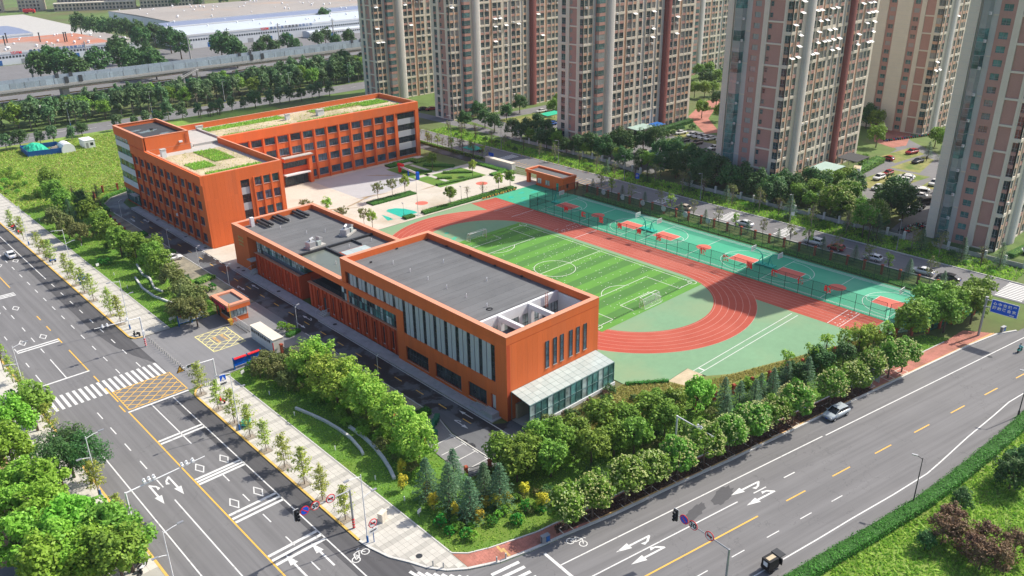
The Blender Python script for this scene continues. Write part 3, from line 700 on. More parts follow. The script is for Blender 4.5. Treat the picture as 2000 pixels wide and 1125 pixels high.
# ---------------------------------------------------------------- school buildings
def parapet(root, x0, y0, x1, y1, zr, zt, w, inner='orange_top', nm='parapet'):
    b = MB()
    b.box(x0, y0, zr - .2, x1, y0 + w, zt, 0); b.box(x0, y1 - w, zr - .2, x1, y1, zt, 0)
    b.box(x0, y0 + w, zr - .2, x0 + w, y1 - w, zt, 0); b.box(x1 - w, y0 + w, zr - .2, x1, y1 - w, zt, 0)
    wbuild(b, nm, 'orange', root)
    c = MB(); e = .03
    c.box(x0 - e, y0 - e, zt, x1 + e, y0 + w, zt + .07); c.box(x0 - e, y1 - w, zt, x1 + e, y1 + e, zt + .07)
    c.box(x0 - e, y0 + w, zt, x0 + w, y1 - w, zt + .07); c.box(x1 - w, y0 + w, zt, x1 + e, y1 - w, zt + .07)
    wbuild(c, 'coping', inner, root)
def felt(root, x0, y0, x1, y1, z, step=1.0, along='y', m='roof_felt'):
    """roofing felt laid in strips, each strip a hair higher than its neighbour"""
    n = max(1, round((x1 - x0 if along == 'y' else y1 - y0) / step))
    for k in range(n):
        h = z + .012 * (k % 2) + random.uniform(0, .004)
        if along == 'y': a = x0 + (x1 - x0) * k / n; wpiece('felt_strip', m, root, a, y0, z - .05, a + (x1 - x0) / n - .012, y1, h)
        else: a = y0 + (y1 - y0) * k / n; wpiece('felt_strip', m, root, x0, a, z - .05, x1, a + (y1 - y0) / n - .012, h)
vent = MB().cyl(0, 0, 0, .5, .07).tube([(0, 0, .5), (0, 0, .62), (.12, 0, .66)], .06).mesh('vent_pipe', ['metal_white'])
def vents(root, pts, z):
    for x, y in pts: link('vent_pipe', vent, root, (x - root.location.x, y - root.location.y, z))
drain = MB().box(-.2, -.12, 0, .2, .12, .3).mesh('drain', ['metal_dark'])
def wall_panels(root, axis, c, a0, a1, z0, z1, n, m='orange', holes=(), d=.05, sgn=-1, rows=1):
    """facing panels hung on the wall, about 6 mm joints; openings are left out"""
    for k in range(n):
        p, q = a0 + (a1 - a0) * k / n, a0 + (a1 - a0) * (k + 1) / n - .012
        for j in range(rows):
            za, zb = z0 + (z1 - z0) * j / rows, z0 + (z1 - z0) * (j + 1) / rows - (.012 if j < rows - 1 else 0)
            for u0, u1, w0, w1 in holes_wall(p, q, za, zb, [h for h in holes if h[0] < q and h[1] > p]):
                if u1 - u0 < .02 or w1 - w0 < .02: continue
                if axis == 'x': wpiece('wall_panel', m, root, c, u0, w0, c + sgn * d, u1, w1)
                else: wpiece('wall_panel', m, root, u0, c, w0, u1, c + sgn * d, w1)

# ---- gymnasium block
gym = thing('gymnasium', 'large orange block with flat grey roof beside the running track', 'building', (72.2, 80, 0))
X0, X1, Y0, Y1, H = 72.2, 92.7, 80.0, 125.2, 14.4
STR = [83.15 + 2.83 * k for k in range(15)]
gw = [(98.0 + 1.75 - .1, 105.9, .75, 3.45), (91.0, 97.7, .75, 3.45), (84.8, 89.2, .75, 3.45), (82.65, 83.75, 0, 3.5)]
low = (82.6, 106.3, 5.9, 12.2); up = (106.3, 123.8, 9.9, 12.2); gal = (106.3, 125.2, 0, 9.85)
b = MB(); wall_x(b, X0 + .06, X0 + .7, Y0 + .004, Y1 - .004, 0, H - .02, gw + [low, up, gal]); wall_y(b, Y0 + .06, Y0 + .6, X0 + .7, X1 - .004, 0, H - .02, [])
wbuild(b, 'wall', 'orange_dark', gym)
wall_panels(gym, 'x', X0 + .06, Y0 + .06, Y1, 0, H, 38, 'orange', gw + [low, up, gal], .055)
ew = [(x, x + .75, 6.2, 10.85) for x in (80.4, 82.15, 83.7, 85.75, 87.4, 89.1)]
wbuild(wall_x(MB(), X1 - .5, X1 - .004, Y0 + .6, Y1 - .004, 0, H - .02, [(94 + 5 * k, 96 + 5 * k, 6, 10) for k in range(6)] + [(82, 83.4, 9.2, 12.6), (85.4, 86.8, 9.2, 12.6)]), 'rear_wall', 'orange', gym)
wbuild(wall_y(MB(), Y1 - .5, Y1 - .004, X0 + .7, X1 - .5, 0, H - .02), 'north_wall', 'orange', gym)
wall_panels(gym, 'y', Y0 + .06, X0, X1, 0, H - 1.4, 19, 'orange', ew, .05)
ewm = win_mesh(.75, 4.65, 1, 4, 'glass_blue', 'frame_dark', True, .02)
for x, x2, z0, z1 in ew: link('window', ewm, gym, (x + .375 - X0, -.03, z0))
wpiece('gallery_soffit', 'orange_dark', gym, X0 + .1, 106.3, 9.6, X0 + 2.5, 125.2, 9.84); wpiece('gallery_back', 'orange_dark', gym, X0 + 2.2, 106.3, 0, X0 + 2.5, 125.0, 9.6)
parapet(gym, X0, Y0, X1, Y1, 13.3, H, .9)
felt(gym, X0 + .9, Y0 + 9.1, X1 - .9, Y1 - .9, 13.25, 1.05, 'x')
wpiece('roof_slab', 'roof_dark', gym, X0 + .7, Y0 + 8.8, 12.7, X1 - .5, Y1 - .5, 13.18)
vents(gym, [(79.0, 92 + 5.2 * k) for k in range(6)] + [(86, 100), (86, 112)], 13.26)
for y in (97, 104, 111, 118): link('drain', drain, gym, (X1 - 1.2 - X0, y - Y0, 13.25), Y90)
for x, y in ((76.5, 121.5), (84, 123.8), (91, 123.6)): link('drain', drain, gym, (x - X0, y - Y0, 13.25))
# open light well at the south end: white back wall, glazing, beams, lower roof
wbuild(wall_y(MB(), Y0 + 8.3, Y0 + 8.8, X0 + .9, X1 - .9, 8, 13.3, [(74.2 + 4.6 * k, 78.0 + 4.6 * k, 8.2, 11.6) for k in range(4)]), 'light_well_wall', 'wall_white', gym)
lw = win_mesh(3.8, 3.4, 5, 2, 'glass_pale', 'frame_dark', False, .2)
for k in range(4): link('light_well_window', lw, gym, (76.1 + 4.6 * k - X0, 8.3, 8.2))
for x in (78.35, 85.0): wpiece('roof_beam', 'wall_white', gym, x - .3, Y0 + .6, 12.3, x + .3, Y0 + 8.3, 13.2); wpiece('column', 'wall_white', gym, x - .35, Y0 + 7.5, 8, x + .35, Y0 + 8.29, 12.29)
wpiece('lining_wall', 'wall_white', gym, X1 - .9, Y0 + .6, 8, X1 - .51, Y0 + 9, 13.25); wpiece('lining_wall', 'wall_white', gym, X0 + .71, Y0 + .6, 8, X0 + .9, Y0 + 9, 13.25)
wpiece('light_well_floor', 'concrete', gym, X0 + .7, Y0 + .6, 7.8, X1 - .5, Y0 + 8.8, 8.0)
wpiece('lower_roof', 'roof_felt', gym, X0 + .95, Y0 + .65, 11.0, X0 + 6.2, Y0 + 6.2, 11.6); wpiece('lower_roof_edge', 'metal_dark', gym, X0 + 6.2, Y0 + .65, 11.1, X0 + 6.5, Y0 + 6.3, 12.1)
lad = MB(); [lad.tube([(x, 0, 0), (x, 0, 2.8)], .04) for x in (-.25, .25)]; [lad.tube([(-.25, 0, .3 * k), (.25, 0, .3 * k)], .03) for k in range(1, 9)]; lad = lad.mesh('ladder', ['brick_red'])
link('ladder', lad, gym, (16.6, 8.1, 11.2)); link('ladder', lad, gym, (6.9, 3.0, 9.4), R(90))
cb = MB(); [cb.tube([(6.5 + .5 * math.cos(k * .7), 11 + .3 * math.sin(k * .7) * (1 + .04 * k), 13.32) for k in range(24)], .06)]; cb.build('cable_coil', 'black', gym)
# strip band: tall slit windows between grey ribbed panels
slim, slim2 = win_mesh(.8, 6.3, 1, 6, 'glass_dark', 'frame_dark', False, .1), win_mesh(.8, 2.3, 1, 2, 'glass_dark', 'frame_dark', False, .1)
for k, y in enumerate(STR):
    hi = y > 106; zb = 9.9 if hi else 5.9
    o = link('slit_window', slim2 if hi else slim, gym, (.12, y - Y0, zb), R(-90))
    if y + 2.83 < 124.5:
        a, e = y + .42, min(y + 2.83 - .42, 123.8)
        if y < 106.3 < y + 2.83: zb = 9.9
        for q0, q1 in ((a, (a + e) / 2 - .1), ((a + e) / 2 + .1, e)): wpiece('rib_panel', 'panel_grey', gym, X0 + .05, q0, zb, X0 + .5, q1, 12.2)
        wpiece('rib_joint', 'metal_dark', gym, X0 + .3, (a + e) / 2 - .1, zb, X0 + .5, (a + e) / 2 + .1, 12.2)
wpiece('band_back', 'metal_dark', gym, X0 + .5, 82.6, 5.9, X0 + .7, 106.25, 12.2); wpiece('band_back', 'metal_dark', gym, X0 + .5, 106.25, 9.9, X0 + .7, 123.8, 12.2)
for a, e, z0, z1 in gw[:3]: link('shop_window', win_mesh(round(e - a, 2), 2.7, 7 if e - a > 5 else 5, 2, 'glass_dark', 'frame_dark', True, .2), gym, (.1, (a + e) / 2 - Y0, z0), R(-90))
wpiece('door', 'wall_white', gym, X0 + .35, 82.65, .8, X0 + .45, 83.75, 3.4)
# ramp with handrails at the door
rb = MB().box(70.7, 81.9, .1, 72.2, 84.4, .95); rb.prism([(70.7, 84.4), (72.2, 84.4), (72.2, 87.2), (70.7, 87.2)], .1, .5); wbuild(rb, 'entrance_ramp', 'tile_grey', gym)
hr = MB()
for x in (70.75, 72.1):
    if x < 72: hr.tube([(x, 82, 1.9), (x, 84.4, 1.9), (x, 87, 1.4)], .03)
    for y, z in ((82, .95), (83.2, .95), (84.4, .95), (85.6, .5), (87, .5)):
        if x < 72: hr.tube([(x, y, z), (x, y, 1.9 if y < 84.5 else 1.9 - (y - 84.4) * .19)], .025)
wbuild(hr, 'handrail', 'steel_rail', gym)
# glass lean-to over the basement ramp
can = thing('glass_canopy', 'glass roofed lean-to over the ramp at the gymnasium end wall', 'canopy', (72.5, 75, 0))
fr = MB(); nx, ny = 15, 4; XA, XB = 73.0, 92.2
def cz(y): return 5.0 - (80 - y) * .16
for i in range(nx + 1):
    x = XA + (XB - XA) * i / nx
    fr.tube([(x, 79.95, cz(79.95)), (x, 75.9, cz(75.9))], .05, 4); fr.box(x - .05, 75.85, .6, x + .05, 75.98, cz(75.9) - .06)
for j in range(ny + 1): y = 79.95 - 4.05 * j / ny; fr.tube([(XA, y, cz(y)), (XB, y, cz(y))], .045, 4)
for z in (.65, 2.4, 4.25): fr.tube([(XA, 75.9, z), (XB, 75.9, z)], .045, 4)
for y in (75.9, 79.9): fr.tube([(XA, y, .1), (XA, y, cz(y))], .06, 4)
wbuild(fr, 'frame', mat('canopy_frame', (.1, .2, .19), .4, .05, 1), can)
gq = MB()
w_, d_y = (XB - XA) / nx - .04, 4.05 / ny - .04
pane = MB().box(-w_ / 2, -d_y / 2, -.01, w_ / 2, d_y / 2, .01).xf(lambda p: Vector((p.x, p.y, p.z + p.y * .16))).mesh('pane', ['glass_roof'])
for i in range(nx):
    for j in range(ny):
        x, y = XA + (XB - XA) * (i + .5) / nx, 79.95 - 4.05 * (j + .5) / ny; link('roof_pane', pane, can, (x - 72.5, y - 75, cz(y) + .03))
sp_ = MB().box(-w_ / 2, -.012, 0, w_ / 2, .012, 3.6).mesh('pane', ['glass_teal']); sp2 = MB().box(-w_ / 2, -.012, 0, w_ / 2, .012, 3.6).mesh('pane', ['glass_pale'])
for i in range(nx): link('side_pane', sp_ if i % 3 else sp2, can, (XA + (XB - XA) * (i + .5) / nx - 72.5, .94, .66))
wpiece('plinth', 'wall_white', can, XA - .1, 75.7, .05, XB + .2, 76.1, .62); wpiece('ramp_floor', 'concrete', can, XA, 76.1, -.05, XB, 79.9, .05)
wpiece('inner_wall', 'sand', can, XA + .8, 79.5, .05, XB, 79.9, 2.6)

# ---- low block with plant on the roof
lowb = thing('arts_block', 'low orange block with rooftop plant beside the school road', 'building', (72.5, 125.2, 0))
X0, X1, Y0, Y1, H = 72.5, 93.3, 125.25, 171.5, 9.6
b = MB(); wall_y(b, Y1 - .5, Y1 - .004, X0 + .005, X1 - .004, 0, 8.49); wall_x(b, X1 - .5, X1 - .004, Y0, Y1 - .5, 0, 8.49); b.box(X0 + .005, 164.4, 0, X0 + 2.5, Y1 - .5, 8.49)
b.box(X0 - .15, 108.3, 8.35, X0 + 1.2, Y0 - .01, H); b.box(X0 + .02, Y0, 8.35, X0 + 2.4, 164.4, 8.49); b.box(X0 - .3, 106.2, 0, X0 + .9, 108.3, 9.84)
wbuild(b, 'frame_wall', 'orange', lowb)
parapet(lowb, X0, Y0, X1, Y1, 8.7, H, .95)
wpiece('frame_coping', 'orange_top', lowb, X0 - .17, 108.3, H, X0 + 1.2, Y0, H + .07)
wpiece('roof_slab', 'roof_dark', lowb, X0 + .5, Y0, 8.0, X1 - .5, Y1 - .5, 8.45)
felt(lowb, X0 + .95, 145.6, X1 - .95, Y1 - .95, 8.52, 1.05, 'x'); felt(lowb, 80.9, 138.5, 87, 144.8, 8.5, 1.05, 'x'); felt(lowb, 87.3, Y0, X1 - .95, 144.8, 8.5, 1.05, 'x')
wpiece('ponding_roof', 'roof_pool', lowb, X0 + .95, Y0 + .9, 8.2, 80.4, 144.8, 8.5)
for x0, y0, x1, y1 in ((X0 + .95, 144.9, X1 - .95, 145.4), (80.45, Y0, 80.85, 144.9), (87.0, 141.5, 87.25, 144.9)): wpiece('roof_upstand', 'metal_dark', lowb, x0, y0, 8.3, x1, y1, 8.95)
for i in range(3):
    for j in range(5): wpiece('skylight_pane', 'glass_roof', lowb, 81.4 + 2.0 * i, 127.5 + 2.6 * j, 8.72, 83.35 + 2.0 * i, 130.05 + 2.6 * j, 8.78)
wpiece('skylight_kerb', 'orange_dark', lowb, 81.2, 127.3, 8.2, 87.0, 140.7, 8.7)
vents(lowb, [(80, 163), (84, 166), (82.5, 156), (86, 154), (84.5, 142), (90, 142), (77.5, 136), (79.2, 150)], 8.53)
for x in (78.3, 79.4, 82.3, 83.4, 87.4, 88.5): wpiece('roof_duct', 'metal_dark', lowb, x - .25, 165.3, 8.9, x + .25, Y1 - .95, 9.4)
wpiece('chimney', 'metal_white', lowb, 76.0, 168.8, 8.5, 76.8, 169.6, 10.6)
def plant(name, label, x, y, rz):
    t = thing(name, label, 'air handler', (x, y, 8.53), rz)
    piece('base_frame', 'concrete', t, -2.1, -1.1, 0, 2.1, 1.1, .35); piece('fan_box', 'galv', t, -1.9, -.8, .36, -.3, .7, 1.5)
    MB().loft([[(-.2, -.7, .4), (.2, -.7, .4), (.2, .7, .4), (-.2, .7, .4)], [(.9, -.6, .9), (1.2, -.6, .4), (1.2, .6, .4), (.9, .6, .9)], [(.9, -.6, 2.0), (1.9, -.6, 1.6), (1.9, .6, 1.6), (.9, .6, 2.0)]]).build('duct', 'galv', t)
    MB().tube([(-1.2, 0, 1.5), (-1.2, 0, 1.9), (-.3, 0, 2.1)], .3, 10).build('exhaust_pipe', 'galv', t)
    piece('filter_box', 'glass_roof', t, .1, -.95, .4, 1.0, -.3, 1.3)
plant('air_handling_unit', 'galvanised air handling unit near the front edge of the low block roof', 79.6, 147.6, R(10)); plant('air_handling_unit', 'galvanised air handling unit near the track side of the low block roof', 88.9, 149.6, R(30))
# finned ground storey walls and recessed curtain glazing
def finned(root, x, y0, y1, z1, wy, nm):
    holes = [(y - .42, y + .42, .9, z1 - .9) for y in wy]
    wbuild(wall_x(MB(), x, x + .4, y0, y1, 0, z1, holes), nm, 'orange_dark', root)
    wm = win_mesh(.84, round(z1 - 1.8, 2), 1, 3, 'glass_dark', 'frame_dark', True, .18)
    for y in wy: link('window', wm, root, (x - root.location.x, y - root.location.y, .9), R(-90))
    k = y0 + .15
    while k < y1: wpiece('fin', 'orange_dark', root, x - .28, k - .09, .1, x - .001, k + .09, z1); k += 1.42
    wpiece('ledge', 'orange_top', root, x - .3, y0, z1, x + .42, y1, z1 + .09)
finned(lowb, 72.85, 108.3, 139.4, 5.2, [110.5 + 2.84 * k for k in range(10)], 'gallery_wall'); finned(lowb, 72.85, 142.8, 161.9, 5.2, [144.9 + 2.84 * k for k in range(6)], 'wing_wall')
wpiece('gallery_end_wall', 'orange_dark', lowb, 73.25, 139.0, 0, 78, 139.4, 5.2); wpiece('wing_end_wall', 'orange_dark', lowb, 73.25, 142.8, 0, 78, 143.2, 5.2); wpiece('slot_wall', 'orange_dark', lowb, 78, 139, 0, 78.4, 143.2, 8.3)
wpiece('terrace', 'roof_dark', lowb, 73.3, 126, 4.9, 78, 139.0, 5.25); wpiece('terrace_wall', 'metal_dark', lowb, 78.0, 126, 5.25, 78.3, 139, 8.3)
tr_ = MB(); [tr_.tube([(73.3, y, 5.2), (73.3, y, 6.2)], .03) for y in np.arange(127.5, 139, 1.4)]; [tr_.tube([(73.3, 127, z), (73.3, 139, z)], .025) for z in (5.6, 5.9, 6.2)]; wbuild(tr_, 'terrace_rail', 'metal_dark', lowb)
def curtain(root, x, y0, y1, z0, z1, n, rows, gm, nm='curtain_pane'):
    b = MB()
    for k in range(n + 1): y = y0 + (y1 - y0) * k / n; b.box(x - .06, y - .035, z0, x + .03, y + .035, z1)
    for j in range(rows + 1): z = z0 + (z1 - z0) * j / rows; b.box(x - .05, y0, z - .03, x + .03, y1, z + .03)
    wbuild(b, 'curtain_frame', 'frame_dark', root)
    for k in range(n):
        for j in range(rows): wpiece(nm, random.choice(gm), root, x - .01, y0 + (y1 - y0) * k / n + .03, z0 + (z1 - z0) * j / rows + .03, x + .015, y0 + (y1 - y0) * (k + 1) / n - .03, z0 + (z1 - z0) * (j + 1) / rows - .03)
curtain(lowb, 73.0, 108.3, 127.0, 5.35, 8.33, 22, 2, ['glass_teal', 'glass_teal', 'glass_dark', 'glass_pale']); curtain(lowb, 74.3, 143.2, 163.9, 5.3, 8.28, 24, 3, ['glass_pale', 'glass_pale', 'glass_teal'])  # the pale panes carry a painted sky reflection
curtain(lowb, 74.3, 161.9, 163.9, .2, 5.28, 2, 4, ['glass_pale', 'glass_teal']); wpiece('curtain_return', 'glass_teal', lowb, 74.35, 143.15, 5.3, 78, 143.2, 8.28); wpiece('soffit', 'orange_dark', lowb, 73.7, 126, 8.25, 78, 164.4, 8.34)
wpiece('interior', 'panel_grey', lowb, 74.6, 143.4, .1, 75, 164.2, 8.2); wpiece('interior', 'panel_grey', lowb, 73.4, 108.5, 5.3, 73.8, 126.8, 8.3)
wpiece('door_canopy', 'concrete', lowb, 71.7, 162.1, 3.1, 73.6, 164.3, 3.3); wpiece('door', 'metal_dark', lowb, 73.6, 162.1, .5, 73.75, 164.0, 3.1)
def steps(root, y, x1, w):
    for k in range(3): wpiece('step', 'concrete', root, x1 - .5 - .35 * (3 - k), y - w / 2, .1, x1 - .15 - .35 * (3 - k) + .001 * k, y + w / 2, .25 + .16 * k)
    wpiece('landing', 'concrete', root, x1 - .15 - .35, y - w / 2, .1, x1 + .3, y + w / 2, .72)
    h = MB()
    for s in (-1, 1): h.tube([(x1 - 1.9, y + s * w / 2, .1), (x1 - 1.9, y + s * w / 2, .95), (x1 - .5, y + s * w / 2, 1.6), (x1 + .2, y + s * w / 2, 1.6)], .03); h.tube([(x1 - .5, y + s * w / 2, .7), (x1 - .5, y + s * w / 2, 1.6)], .03)
    wbuild(h, 'handrail', 'steel_rail', root)
steps(lowb, 163.0, 72.9, 2.2); steps(lowb, 133.2, 72.7, 2.0); wpiece('gallery_door', 'frame_dark', lowb, 72.8, 132.5, .7, 72.84, 133.9, 3.4)
for s, z in (('春风化雨', 7.2), ('桃李芬芳', 6.4), ('立德树人', 5.6)): lettering(s, 'gold', lowb, (-.03, 167.6 - 125.2, z), FACE_MX, .62)

# ---- classroom building, L-shaped with a taller stair tower
cb_ = thing('classroom_building', 'long orange L-shaped four-storey school with planted roof terraces', 'building', (72.5, 184.2, 0))
X0, Y0, H = 72.5, 184.2, 17.8
ROWS = [(1.05, 3.15), (5.25, 7.35), (9.2, 11.25), (13.05, 14.95)]
FY = [188.95 + 4.25 * k for k in range(10)]
hol = [(y - 2.55, y - .25, a, c) for y in FY[:10] for a, c in ROWS]
b = MB(); wall_x(b, X0, X0 + .5, Y0, 228.0, 0, H, hol)
wbuild(b, 'front_wall', 'orange', cb_)
w18 = {c - a: win_mesh(2.3, round(c - a, 2), 2, 2, 'glass_blue', 'frame_dark', True, .22, split=.7) for a, c in ROWS}
for y0, y1, a, c in hol: link('window', w18[c - a], cb_, (0, (y0 + y1) / 2 - Y0, a), R(-90))
for y in FY: wpiece('fin', 'orange_dark', cb_, X0 - .32, y - .16, 0, X0 - .001, y + .16, 15.6)  # deeper red puts the shaded side of these fins into their colour
wpiece('cornice', 'orange', cb_, X0 - .34, Y0, 15.6, X0 - .002, 228, H)
# south end wall
XE = 93.0
eh = [(81.8, 84.05, .6, 14.95)] + [(x, x + 1.7, a, c) for x in (85.4, 87.7, 90.05) for a, c in ROWS]
wbuild(wall_y(MB(), Y0, Y0 + .5, X0 + .5, XE, 0, H, eh), 'end_wall', 'orange', cb_)
wall_panels(cb_, 'y', Y0, X0 + .5, 81.8, 0, H, 9, 'orange', [], .03, rows=3)
w17 = {c - a: win_mesh(1.7, round(c - a, 2), 2, 2, 'glass_blue', 'frame_dark', True, .25, split=.7) for a, c in ROWS}
for h in eh[1:]: link('window', w17[h[3] - h[2]], cb_, ((h[0] + h[1]) / 2 - X0, 0, h[2]))
w22 = win_mesh(2.25, 2.1, 2, 2, 'glass_dark', 'frame_dark', False, .1)
for a, c in ROWS: link('stair_window', w22, cb_, (82.93 - X0, .3, a))
for z0, z1 in ((.6, 1.05), (3.15, 5.25), (7.35, 9.2), (11.3, 13.05)): wpiece('grey_panel', 'panel_grey', cb_, 81.8, Y0 + .28, z0, 84.05, Y0 + .5, z1)
for x in (85.15, 87.4, 89.72, 92.05): wpiece('fin', 'orange', cb_, x - .17, Y0 - .2, 0, x + .17, Y0 - .001, 15.2)
# court side walls and the long wing
YL, XL = 218.8, 160.6
XW = [93.9, 98.0, 102.1, 106.2, 110.3, 114.4, 118.5, 122.65, 126.9, 131.0, 135.3, 139.5, 143.8, 148.0]
lh = [(x, x + 3.15, a, c) for i, x in enumerate(XW) for k, (a, c) in enumerate(ROWS) if not (111 < x + 1.6 < 119.5 and k < 2)] + [(152.4, 159.2, .8, 14.9)]
wbuild(wall_y(MB(), YL, YL + .5, XE, XL, 0, H, lh), 'court_wall', 'orange', cb_)
wbuild(wall_x(MB(), XE - .5, XE, Y0 + .5, YL, 0, H), 'court_side_wall', 'orange', cb_); wbuild(wall_x(MB(), XL - .5, XL, YL + .5, 240.3, 0, H), 'east_wall', 'orange', cb_); wbuild(wall_y(MB(), 239.8, 240.3, X0 + 12, XL - .5, 0, H), 'north_wall', 'orange', cb_)
w31 = {c - a: win_mesh(3.15, round(c - a, 2), 4, 2, 'glass_blue', 'frame_dark', True, .25, split=.66) for a, c in ROWS}
for h in lh[:-1]: link('window', w31[h[3] - h[2]], cb_, ((h[0] + h[1]) / 2 - X0, YL - Y0, h[2]))
w68 = win_mesh(6.8, 2.1, 7, 2, 'glass_dark', 'frame_dark', True, .1)
for a, c in ROWS: link('wide_window', w68, cb_, (155.8 - X0, YL - Y0 + .2, a))
for z0, z1 in ((3.1, 5.2), (7.3, 9.15), (11.25, 13.0)): wpiece('grey_panel', 'panel_grey', cb_, 152.4, YL + .08, z0, 159.2, YL + .5, z1)
for x in XW[1:] + [151.75]: wpiece('fin', 'orange', cb_, x - .78, YL - .38, 0, x - .32, YL - .001, 15.3)
wpiece('cornice', 'orange', cb_, XE, YL - .4, 15.3, XL, YL - .001, H); wpiece('corner_pier', 'orange', cb_, 159.25, YL - .4, 0, XL, YL - .001, 15.3)
# entrance portico
wpiece('portico_pier', 'orange', cb_, 118.3, YL - 2.0, 0, 119.4, YL - .4, 8.5); wpiece('portico_roof', 'concrete', cb_, 110.2, YL - 2.3, 8.5, 119.8, YL - .401, 8.75); wpiece('portico_beam', 'orange', cb_, 110.4, YL - 2.0, 7.4, 118.3, YL - .4, 8.5)
wpiece('portico_canopy', 'wall_white', cb_, 110.2, YL - 2.6, 3.4, 118.3, YL - .45, 3.75); wpiece('portico_wall', 'orange_dark', cb_, 110.4, YL - .95, 3.75, 118.3, YL - .5, 5.4)
link('portico_window', win_mesh(7.6, 2.0, 7, 1, 'glass_dark', 'frame_dark', False, .1), cb_, (114.3 - X0, YL - Y0 - .9, 5.4)); link('entrance_door', win_mesh(7.6, 3.2, 9, 2, 'glass_dark', 'frame_dark', False, .1, split=.75), cb_, (114.3 - X0, YL - Y0 - .9, .15))
# roofs and parapets
def gparapet(pts, z0, z1, w=.35):
    n = len(pts); b, c = MB(), MB()
    for i in range(n):
        (xa, ya), (xb, yb) = pts[i], pts[(i + 1) % n]
        x0, x1, y0, y1 = min(xa, xb), max(xa, xb), min(ya, yb), max(ya, yb)
        if xa == xb: b.box(xa - w / 2, y0 - w / 2, z0, xa + w / 2, y1 + w / 2, z1, 1); c.box(xa - w / 2 - .05, y0 - w / 2, z1, xa + w / 2 + .05, y1 + w / 2, z1 + .09)
        else: b.box(x0 + w / 2, ya - w / 2, z0, x1 - w / 2, ya + w / 2, z1, 1); c.box(x0 + w / 2, ya - w / 2 - .05, z1, x1 - w / 2, ya + w / 2 + .05, z1 + .088)
    wbuild(b, 'parapet', ['orange', 'concrete'], cb_); wbuild(c, 'coping', 'orange_top', cb_)
gparapet([(72.9, 184.6), (92.75, 184.6), (92.75, 219.1), (160.3, 219.1), (160.3, 240.0), (84.6, 240.0), (84.6, 218.0), (72.9, 218.0)], 16.2, H)
wpiece('roof_slab', 'concrete', cb_, X0 + .5, Y0 + .5, 15.9, XE - .5, YL + .6, 16.3); wpiece('roof_slab', 'concrete', cb_, 84.3, YL + .61, 15.9, XL - .5, 239.8, 16.302)
def patch(nm, x0, y0, x1, y1, m, z): wpiece(nm, m, cb_, x0, y0, 16.25, x1, y1, z)
patch('roof_bed', 74.5, 186, 91, 214, 'sand', 16.36); patch('roof_bed', 95, 223, 159, 238.5, 'sand', 16.36)
BEDS = [(76, 196, 81.5, 202.5), (83, 200, 88.5, 213), (76.5, 187, 90.5, 191.5), (96.5, 233.5, 121, 238), (97, 223.4, 118, 225.8), (121, 223.6, 139, 226), (131, 233.2, 150, 238), (141, 223.4, 158, 226), (148, 231, 158, 237.5)]
for i, (x0, y0, x1, y1) in enumerate(BEDS): patch('roof_planting', x0, y0, x1, y1, ('lawn', 'dry_grass', 'lawn', 'weed_ground', 'dry_grass', 'lawn', 'soil', 'dry_grass', 'lawn')[i], 16.46)
def bigbox(nm, x, y, w, d, h, z=16.3, m='wall_white'):
    wpiece(nm, m, cb_, x - w / 2, y - d / 2, z, x + w / 2, y + d / 2, z + h); wpiece(nm + '_cap', 'concrete', cb_, x - w / 2 - .12, y - d / 2 - .12, z + h, x + w / 2 + .12, y + d / 2 + .12, z + h + .15)
bigbox('roof_vent', 75.6, 213.8, 1.2, 1.2, 2.1); bigbox('roof_vent', 120.5, 231.0, 1.3, 1.0, 1.7); bigbox('roof_vent', 131.0, 229.6, 2.2, 1.4, 1.7); bigbox('roof_vent', 96.0, 238.6, 2, .8, 1.0)
wpiece('roof_kerb', 'concrete', cb_, 86, 219.6, 16.3, 96, 220.1, 16.9); wpiece('roof_kerb', 'concrete', cb_, 95.0, 220.1, 16.3, 95.4, 238.8, 16.8)
# stair tower
wbuild(wall_y(wall_x(wall_y(MB(), 217.8, 218.2, X0 + .1, 84.5, 15, 21.2), 84.1, 84.5, 218.2, 239.3, 15, 21.2), 239.3 - .4, 239.3, X0 + .1, 84.1, 0, 21.2), 'tower_wall', 'orange', cb_)
wbuild(MB().box(X0 - .1, 217.8, 18.9, X0 + .4, 239.3, 21.2).box(X0 - .1, 217.8, 17.8, X0 + .4, 229.3, 18.9), 'tower_band', 'orange', cb_)
b = MB(); b.box(X0 - .12, 217.75, 21.2, X0 + .6, 239.35, 21.3); b.box(84.0, 217.75, 21.2, 84.55, 239.35, 21.3); b.box(X0 + .6, 217.75, 21.2, 84.0, 218.3, 21.3); b.box(X0 + .6, 238.8, 21.2, 84.0, 239.35, 21.3); wbuild(b, 'tower_coping', 'orange_top', cb_)
wpiece('tower_roof', 'roof_dark', cb_, X0 + .4, 218.2, 20.0, 84.1, 238.9, 20.35)
for x, y, a, b2 in ((78, 229, 2.4, 1.2), (80.5, 223.5, 1.6, .8), (76, 232, 1.4, .9)): MB().prism(blob(x - X0, y - Y0, a, b2, R(20), 22, .3), 20.34, 20.365).build('roof_puddle', 'roof_pool', cb_)
wpiece('tower_vent', 'metal_dark', cb_, 79, 229.6, 20.3, 79.6, 230.2, 20.8); link('ladder', lad, cb_, (83.6 - X0, 217.7 - Y0, 18.2)); wpiece('wall_lamp', 'metal_white', cb_, 81.5, 217.3, 18.6, 82.4, 217.8, 19.0)
curtain(cb_, X0 + .05, 218.2, 229.2, 17.9 - .0, 18.85, 10, 1, ['glass_teal', 'glass_pale'], 'tower_pane')
for z0, z1 in ((5.4, 7.0), (8.9, 10.6), (12.4, 14.1), (16.0, 17.5)): wpiece('white_band', 'wall_white', cb_, X0 - .05, 228.0, z0, X0 + .4, 239.2, z1 + .05)
